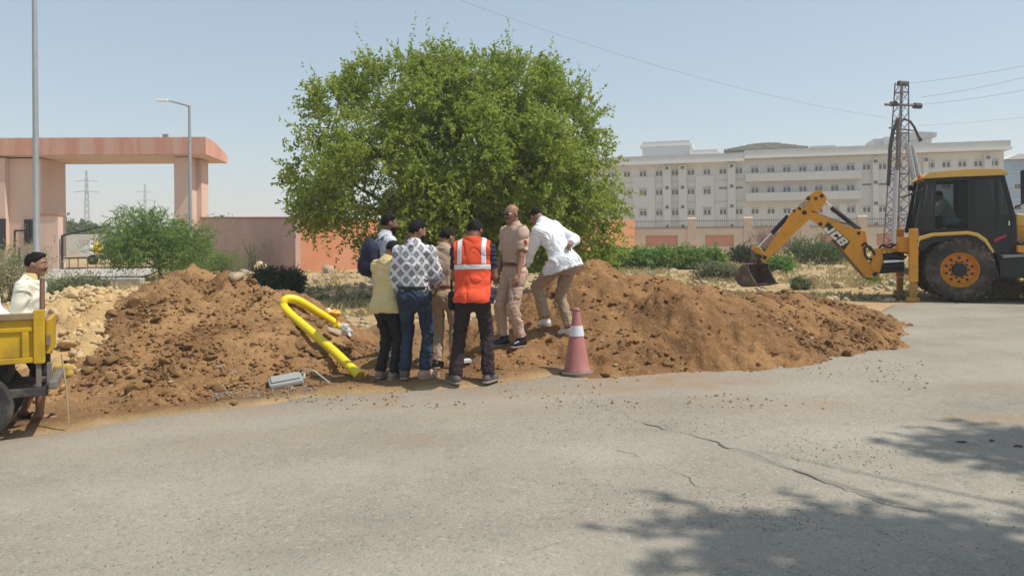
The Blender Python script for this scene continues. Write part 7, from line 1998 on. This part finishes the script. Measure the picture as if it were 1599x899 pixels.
# stabiliser legs
def leg(px0, px1, yt, ym, yb_, y0, m):
    at = y0
    a = J.poly([(px0, yt), (px1, yt), (px1, yb_), (px0, yb_)], at)
    t = MB().prism(a, y0, y0 + 0.17).build('stabiliser', m, dig, bevel=0.012)
    return a
b0 = J.poly([(1421, 357), (1434, 356.5), (1434, 440), (1420, 440)], 0.02)
s1 = MB().prism(b0, 0.02, 0.20).build('stabiliser', M_JY, dig, bevel=0.012)
b1 = J.poly([(1422, 441), (1433, 441), (1432, 467), (1421.5, 467)], 0.03)
MB().prism(b1, 0.035, 0.185).build('inner_leg', M_JYD, s1, bevel=0.01)
b2 = J.poly([(1418, 467.2), (1436, 467.2), (1437, 473), (1416, 473)], 0.0)
MB().prism([(b2[0][0], 0.10), (b2[1][0], 0.10), (b2[2][0], 0.005), (b2[3][0], 0.005)], -0.02, 0.24).build('foot', M_JYD, s1, bevel=0.01)
dx = -0.02
f0 = [(x + dx, z) for x, z in b0]
s2 = MB().prism(f0, JW - 0.20, JW - 0.02).build('stabiliser', M_JY, dig, bevel=0.012)
MB().prism([(x + dx, z) for x, z in b1], JW - 0.185, JW - 0.035).build('inner_leg', M_JYD, s2)
MB().prism([(b2[0][0] + dx, 0.10), (b2[1][0] + dx, 0.10), (b2[2][0] + dx, 0.005), (b2[3][0] + dx, 0.005)], JW - 0.24, JW + 0.02).build('foot', M_JYD, s2)
# rear carriage frame with hydraulics
xr0, xr1 = b0[0][0] - 0.02, b0[1][0] + 0.05
zA, zB = J.q(1390, 392, 1.0)[1], J.q(1390, 424, 1.0)[1]
MB().box(((xr0 + xr1) / 2 + 0.03, JW / 2, zA), (0.16, JW - 0.42, 0.14)).build('carriage_beam', M_JY, dig, bevel=0.01)
MB().box(((xr0 + xr1) / 2 + 0.03, JW / 2, zB), (0.16, JW - 0.42, 0.14)).build('carriage_beam', M_JB, dig, bevel=0.01)
xk = J.q(1372, 405, JW / 2)[0]
kc = MB()
jp('kingpost', [(1366, 388), (1379, 388), (1379, 412), (1373, 427), (1359, 420), (1361, 402)], JW / 2 - 0.2, JW / 2 + 0.2, M_JY, bev=0.015, at=JW / 2 - 0.2)
jp('swing_block', [(1377, 396), (1412, 393), (1412, 424), (1372, 428)], JW / 2 - 0.17, JW / 2 + 0.17, M_JB, bev=0.02, at=JW / 2 - 0.17)
jp('swing_plate', [(1376, 388), (1410, 388), (1410, 393), (1376, 394)], JW / 2 - 0.22, JW / 2 + 0.22, M_JYD, bev=0.01, at=JW / 2 - 0.22)
for k, (pa, pb, r_) in enumerate((((1380, 409), (1412, 407), 0.045), ((1383, 399), (1414, 401), 0.035), ((1378, 416), (1410, 414), 0.04))):
    a, b = J.q(*pa, 0.72), J.q(*pb, 0.72); MB().tube([(a[0], 0.72 + 0.03 * k, a[1]), (b[0], 0.66 - 0.05 * k, b[1])], r_, 10).build('swing_ram', M_JB if k != 0 else M_CHROME, dig, smooth_=True)
for k, pts in enumerate(([(1366, 398), (1358, 385), (1350, 388), (1353, 402), (1362, 405)], [(1360, 392), (1352, 380), (1346, 384)], [(1380, 390), (1392, 381), (1408, 386)], [(1384, 394), (1398, 383), (1414, 390)], [(1372, 392), (1380, 383), (1395, 390)])):
    mb = MB(); mb.tube(spline([Vector((*[J.q(*q, 0.8)[0]], 0.80 + 0.05 * k, J.q(*q, 0.8)[1])) for q in pts], 5), 0.026, 8); mb.build('hydraulic_hose', M_JB if k != 2 else mat('red_hose', (0.30, 0.06, 0.05), rough=0.6), dig, smooth_=True)
a = J.q(1408, 382, 0.4); MB().box((a[0] + 0.04, 0.55, a[1]), (0.2, 0.5, 0.34)).build('valve_cover', M_JY, dig, bevel=0.02)
# boom
yb0, yb1 = JW / 2 - 0.16, JW / 2 + 0.16
boom = [(1266, 333), (1274, 331.5), (1312, 347), (1326, 355), (1345, 359), (1347, 381), (1353, 403), (1363, 420), (1375, 430), (1362, 434.5), (1349, 430.5), (1337, 416), (1320, 396), (1300, 372), (1278, 351), (1262, 339)]
bo = jp('boom', boom, yb0, yb1, M_JY, bev=0.012, at=yb0)
MB().prism(J.poly([(1344, 358), (1352, 361), (1355, 380), (1353, 398), (1346, 381)], yb0), yb0 + 0.06, yb1 - 0.06).build('ram_bracket', M_JY, bo, bevel=0.01)
for pts in (((1283, 310), (1300.5, 326), 0.042, M_CHROME, 'ram_rod'), ((1298, 323.5), (1343, 359), 0.062, M_JB, 'ram_barrel')):
    a, b = J.q(*pts[0], JW / 2), J.q(*pts[1], JW / 2); MB().tube([(a[0], JW / 2, a[1]), (b[0], JW / 2, b[1])], pts[2], 14).build(pts[4], pts[3], bo, smooth_=True)
mb = MB(); mb.tube(spline([Vector((J.q(*q, yb0)[0], yb0 + 0.02, J.q(*q, yb0)[1] + 0.02)) for q in ((1268, 331), (1290, 340), (1312, 348), (1328, 352), (1338, 357))], 4), 0.02, 6); mb.build('hose', M_JB, bo)
# worn dark strip along the underside
jp('wear_plate', [(1301, 374.5), (1321, 398.5), (1338, 418.5), (1350, 432.5), (1362, 436), (1361, 437.5), (1349, 434), (1336, 420), (1319, 400), (1299.5, 376)], yb0 + 0.01, yb1 - 0.01, M_JBUCKET, par=bo, at=yb0)
for (px, py, r_) in ((1281, 350, .045), (1341, 364, .04), (1369, 394, .045), (1366, 428, .05)):
    a = J.q(px, py, yb0); MB().lathe([(r_, yb0 - 0.02), (r_, yb1 + 0.02)], 14, (a[0], 0, a[1]), 'y').build('pin', M_JB, bo)
# stick
ys0, ys1 = JW / 2 - 0.15, JW / 2 + 0.15
stick = [(1271, 299), (1275, 297.6), (1283, 297.5), (1291, 307), (1290.5, 313), (1281, 327), (1266, 340), (1225, 380), (1202, 402), (1194, 409), (1187, 406), (1198, 388), (1224, 350), (1233, 335), (1246, 322.5), (1260, 307)]
sk = jp('dipper', stick, ys0, ys1, M_JY, bev=0.012, at=ys0)
for (px, py, r_) in ((1256, 332, .055), (1274, 310, .04), (1240, 329, .035), (1283, 306, .045), (1194, 402, .05)):
    a = J.q(px, py, ys0); MB().lathe([(r_, ys0 - 0.018), (r_, ys1 + 0.018)], 14, (a[0], 0, a[1]), 'y').build('pin', M_JB, sk)
for pts in (((1184, 386), (1207, 362), 0.030, M_CHROME, 'ram_rod'), ((1205, 364.5), (1231, 337), 0.055, M_JB, 'ram_barrel')):
    a, b = J.q(*pts[0], JW / 2), J.q(*pts[1], JW / 2); MB().tube([(a[0], JW / 2, a[1]), (b[0], JW / 2, b[1])], pts[2], 12).build(pts[4], pts[3], sk, smooth_=True)
jp('tipping_link', [(1172, 387), (1177, 384), (1186, 386), (1194, 396), (1194, 400), (1185, 397), (1175, 393)], ys0 + 0.02, ys1 - 0.02, M_JYD, par=sk, bev=0.01, at=ys0)
jp('tipping_lever', [(1173, 390), (1178, 391), (1177, 412), (1171, 413)], ys0 - 0.03, ys0 + 0.03, M_JBUCKET, par=sk, bev=0.008, at=ys0)
jp('tipping_lever', [(1173, 390), (1178, 391), (1177, 412), (1171, 413)], ys1 - 0.03, ys1 + 0.03, M_JBUCKET, par=sk, bev=0.008, at=ys0)
# lettering
M_LBLACK = mat('black_decal', (0.015, 0.014, 0.014), rough=0.5); M_LWHITE = mat('white_decal', (0.74, 0.70, 0.60), rough=0.5, var=0.06)
def lettering(txt, px_a, px_b, height, y, par, m, plate=None, shear=0.0, bold=0.0, yoff=0.0):
    a, b = Vector(J.q(*px_a, y)), Vector(J.q(*px_b, y))
    d = b - a; ang = math.atan2(d.y, d.x)
    cu = bpy.data.curves.new('lettering', 'FONT'); cu.body = txt; cu.size = 1.0; cu.shear = shear; cu.offset = bold; cu.align_x = 'CENTER'; cu.align_y = 'CENTER'
    cu.extrude = 0.004
    ob = bpy.data.objects.new('lettering', cu); COL.objects.link(ob)
    dg = bpy.context.evaluated_depsgraph_get(); me = bpy.data.meshes.new_from_object(ob.evaluated_get(dg)); bpy.data.objects.remove(ob)
    me.materials.clear(); me.materials.append(m)
    n = len(me.vertices); co = np.zeros(n * 3, np.float32); me.vertices.foreach_get('co', co); co = co.reshape(-1, 3)
    w, h = np.ptp(co[:, 0]), np.ptp(co[:, 1]); cx, cy = (co[:, 0].max() + co[:, 0].min()) / 2, (co[:, 1].max() + co[:, 1].min()) / 2
    X = (co[:, 0] - cx) / w * d.length; Y = (co[:, 1] - cy) / h * height
    ca, sa = math.cos(ang), math.sin(ang); mid = (a + b) / 2
    out = np.stack([mid.x + X * ca - Y * sa, y - co[:, 2], mid.y + X * sa + Y * ca], -1).astype(np.float32)
    me.vertices.foreach_set('co', out.ravel()); me.update()
    return link(bpy.data.objects.new('lettering', me), par)
jp('decal', [(1292.5, 346.5), (1327.5, 377), (1318, 391), (1284.5, 358)], yb0 - 0.006, yb0 + 0.004, M_LBLACK, par=bo, at=yb0)
def block_letters(word, c0, c1, height, y, par, m, slant=0.18):
    """heavy square letters laid from strokes that butt, never overlap"""
    a, b = Vector(J.q(*c0, y)), Vector(J.q(*c1, y)); d = b - a; ang = math.atan2(d.y, d.x); ca, sa = math.cos(ang), math.sin(ang)
    strokes = {'J': [(0.62, 0.30, 1.0, 1.0), (0.0, 0.0, 1.0, 0.30), (0.0, 0.30, 0.36, 0.46)],
               'C': [(0.0, 0.0, 0.36, 1.0), (0.36, 0.0, 1.0, 0.28), (0.36, 0.72, 1.0, 1.0), (0.68, 0.28, 1.0, 0.38), (0.68, 0.62, 1.0, 0.72)],
               'B': [(0.0, 0.0, 0.36, 1.0), (0.36, 0.0, 0.92, 0.22), (0.36, 0.40, 0.92, 0.60), (0.36, 0.78, 0.92, 1.0), (0.66, 0.22, 1.0, 0.40), (0.66, 0.60, 1.0, 0.78)]}
    n = len(word); w = d.length / n; mb = MB()
    for i, ch in enumerate(word):
        for (x0, z0, x1, z1) in strokes[ch]:
            q = []
            for yy in (y, y + 0.006):
                for (x, z) in ((x0, z0), (x1, z0), (x1, z1), (x0, z1)):
                    X = i * w + x * w * 0.86 + (z - 0.5) * slant * height; Z = (z - 0.5) * height
                    q.append((a.x + X * ca - Z * sa, yy, a.y + X * sa + Z * ca))
            mb._add(q, [(0, 1, 2, 3), (7, 6, 5, 4), (4, 5, 1, 0), (5, 6, 2, 1), (6, 7, 3, 2), (7, 4, 0, 3)])
    return mb.build('lettering', m, par)
block_letters('JCB', (1290.5, 354), (1321.5, 382.5), 0.20, yb0 - 0.0125, bo, M_LWHITE)
jp('decal', [(1262.5, 306), (1266, 310), (1249.5, 329), (1245, 325)], ys0 - 0.006, ys0 + 0.004, M_LBLACK, par=sk, at=ys0)
lettering('3DX', (1260, 311.5), (1249, 325), 0.085, ys0 - 0.011, sk, M_LWHITE, bold=0.03)
# digging bucket, tipped under the stick
bk = empty('digging_bucket', (0, 0, 0)); bk.parent = dig
ba = J.q(1178, 416, JW / 2)
bk.location = (ba[0], JW / 2, ba[1]); bk.rotation_euler.z = R(-38); bk.scale = (0.92, 0.92, 0.92)
prof = [(0.12, 0.10), (-0.02, 0.06), (-0.18, -0.03), (-0.28, -0.18), (-0.30, -0.34), (-0.22, -0.47), (-0.05, -0.54), (0.16, -0.53), (0.42, -0.46)]
BW = 0.42
th = 0.022
def shell(prof, t):
    out = []
    for i, p in enumerate(prof):
        a = Vector(prof[max(i - 1, 0)]); b = Vector(prof[min(i + 1, len(prof) - 1)]); d = (b - a).normalized(); out.append((p[0] - d.y * t, p[1] + d.x * t))
    return prof + out[::-1]
MB().prism(shell(prof, 0.025), -BW, BW).build('bucket_shell', M_JBUCKET, bk)
for s in (-1, 1): MB().prism([(0.12, 0.10), (-0.02, 0.06), (-0.18, -0.03), (-0.28, -0.18), (-0.30, -0.34), (-0.22, -0.47), (-0.05, -0.54), (0.16, -0.53), (0.42, -0.46), (0.30, -0.30), (0.16, -0.08)], s * BW - 0.018 * (s > 0) - (0.002 if s < 0 else -0.002), s * BW + 0.018 * (s < 0) + (0.0)).build('side_plate', M_JBUCKET, bk)
for k in range(5): MB().prism([(0.40, -0.48), (0.56, -0.43), (0.40, -0.43)], -BW + 0.04 + k * 0.175, -BW + 0.11 + k * 0.175).build('tooth', M_JBUCKET, bk)
for y in (-0.12, 0.12): MB().prism([(-0.08, -0.02), (0.14, 0.10), (0.18, 0.22), (0.10, 0.26), (-0.06, 0.18), (-0.12, 0.04)], y - 0.015, y + 0.015).build('hanger', M_JBUCKET, bk)
for o in list(bk.children):
    pass
# operator in the cab
ox, oz = J.q(1489, 362, 0.9)
op = Vector((J.o.x + ox * J.c - (JW / 2) * J.s, J.o.y + ox * J.s + (JW / 2) * J.c, 0))
op.z = J.o.z + oz - 0.30
person('person', op, JYAW + R(90), 1.66, 'operator in pale green shirt sitting inside the digger cab, leaning to the levers', lean=0.38, head=(0.0, 0.25, 0.0), hip=0.52, handL=(-0.16, 0.52, 0.78), handR=(0.16, 0.52, 0.78), elL=(-0.8, -0.4, -0.4), elR=(0.8, -0.4, -0.4), footL=(-0.12, 0.42, 0.10), footR=(0.12, 0.42, 0.10),
       skin=M_SKIN_D, top=dict(m=M_GREENS, sleeve=1.4, hem=-0.06, seed=91), bottom=dict(m=M_BLACKP, seed=33), shoe=dict(m=M_BLKLEATHER))
# second yellow pipe on the ground beyond the machine
a, b = ground_pt(1556, 432), ground_pt(1640, 452)
tag(MB().tube([a + Vector((0, 0, .07)), b + Vector((0, 0, .07))], 0.064, 14).build('yellow_pipe', M_YPIPE, smooth_=True), 'straight yellow pipe lying on the ground behind the digger chassis at the right edge', 'pipe')
# ================================================================== HAZE: one closed box of thin pale air round everything
hz_me = MB().box((0, 640, 21), (3600, 1500, 46)).build('haze', bpy.data.materials.new('haze_air'))
tag(hz_me, kind='stuff')
_hm = hz_me.data.materials[0]; _hm.use_nodes = True; _hn = _hm.node_tree
_hn.nodes.remove(_hn.nodes['Principled BSDF'])
_pv = _hn.nodes.new('ShaderNodeVolumePrincipled')
_pv.inputs['Color'].default_value = (0.93, 0.95, 0.98, 1); _pv.inputs['Density'].default_value = 0.0012; _pv.inputs['Anisotropy'].default_value = 0.2
_hn.links.new(_pv.outputs['Volume'], _hn.nodes['Material Output'].inputs['Volume'])
SC.cycles.volume_bounces = 1
SC.cycles.volume_step_rate = 4
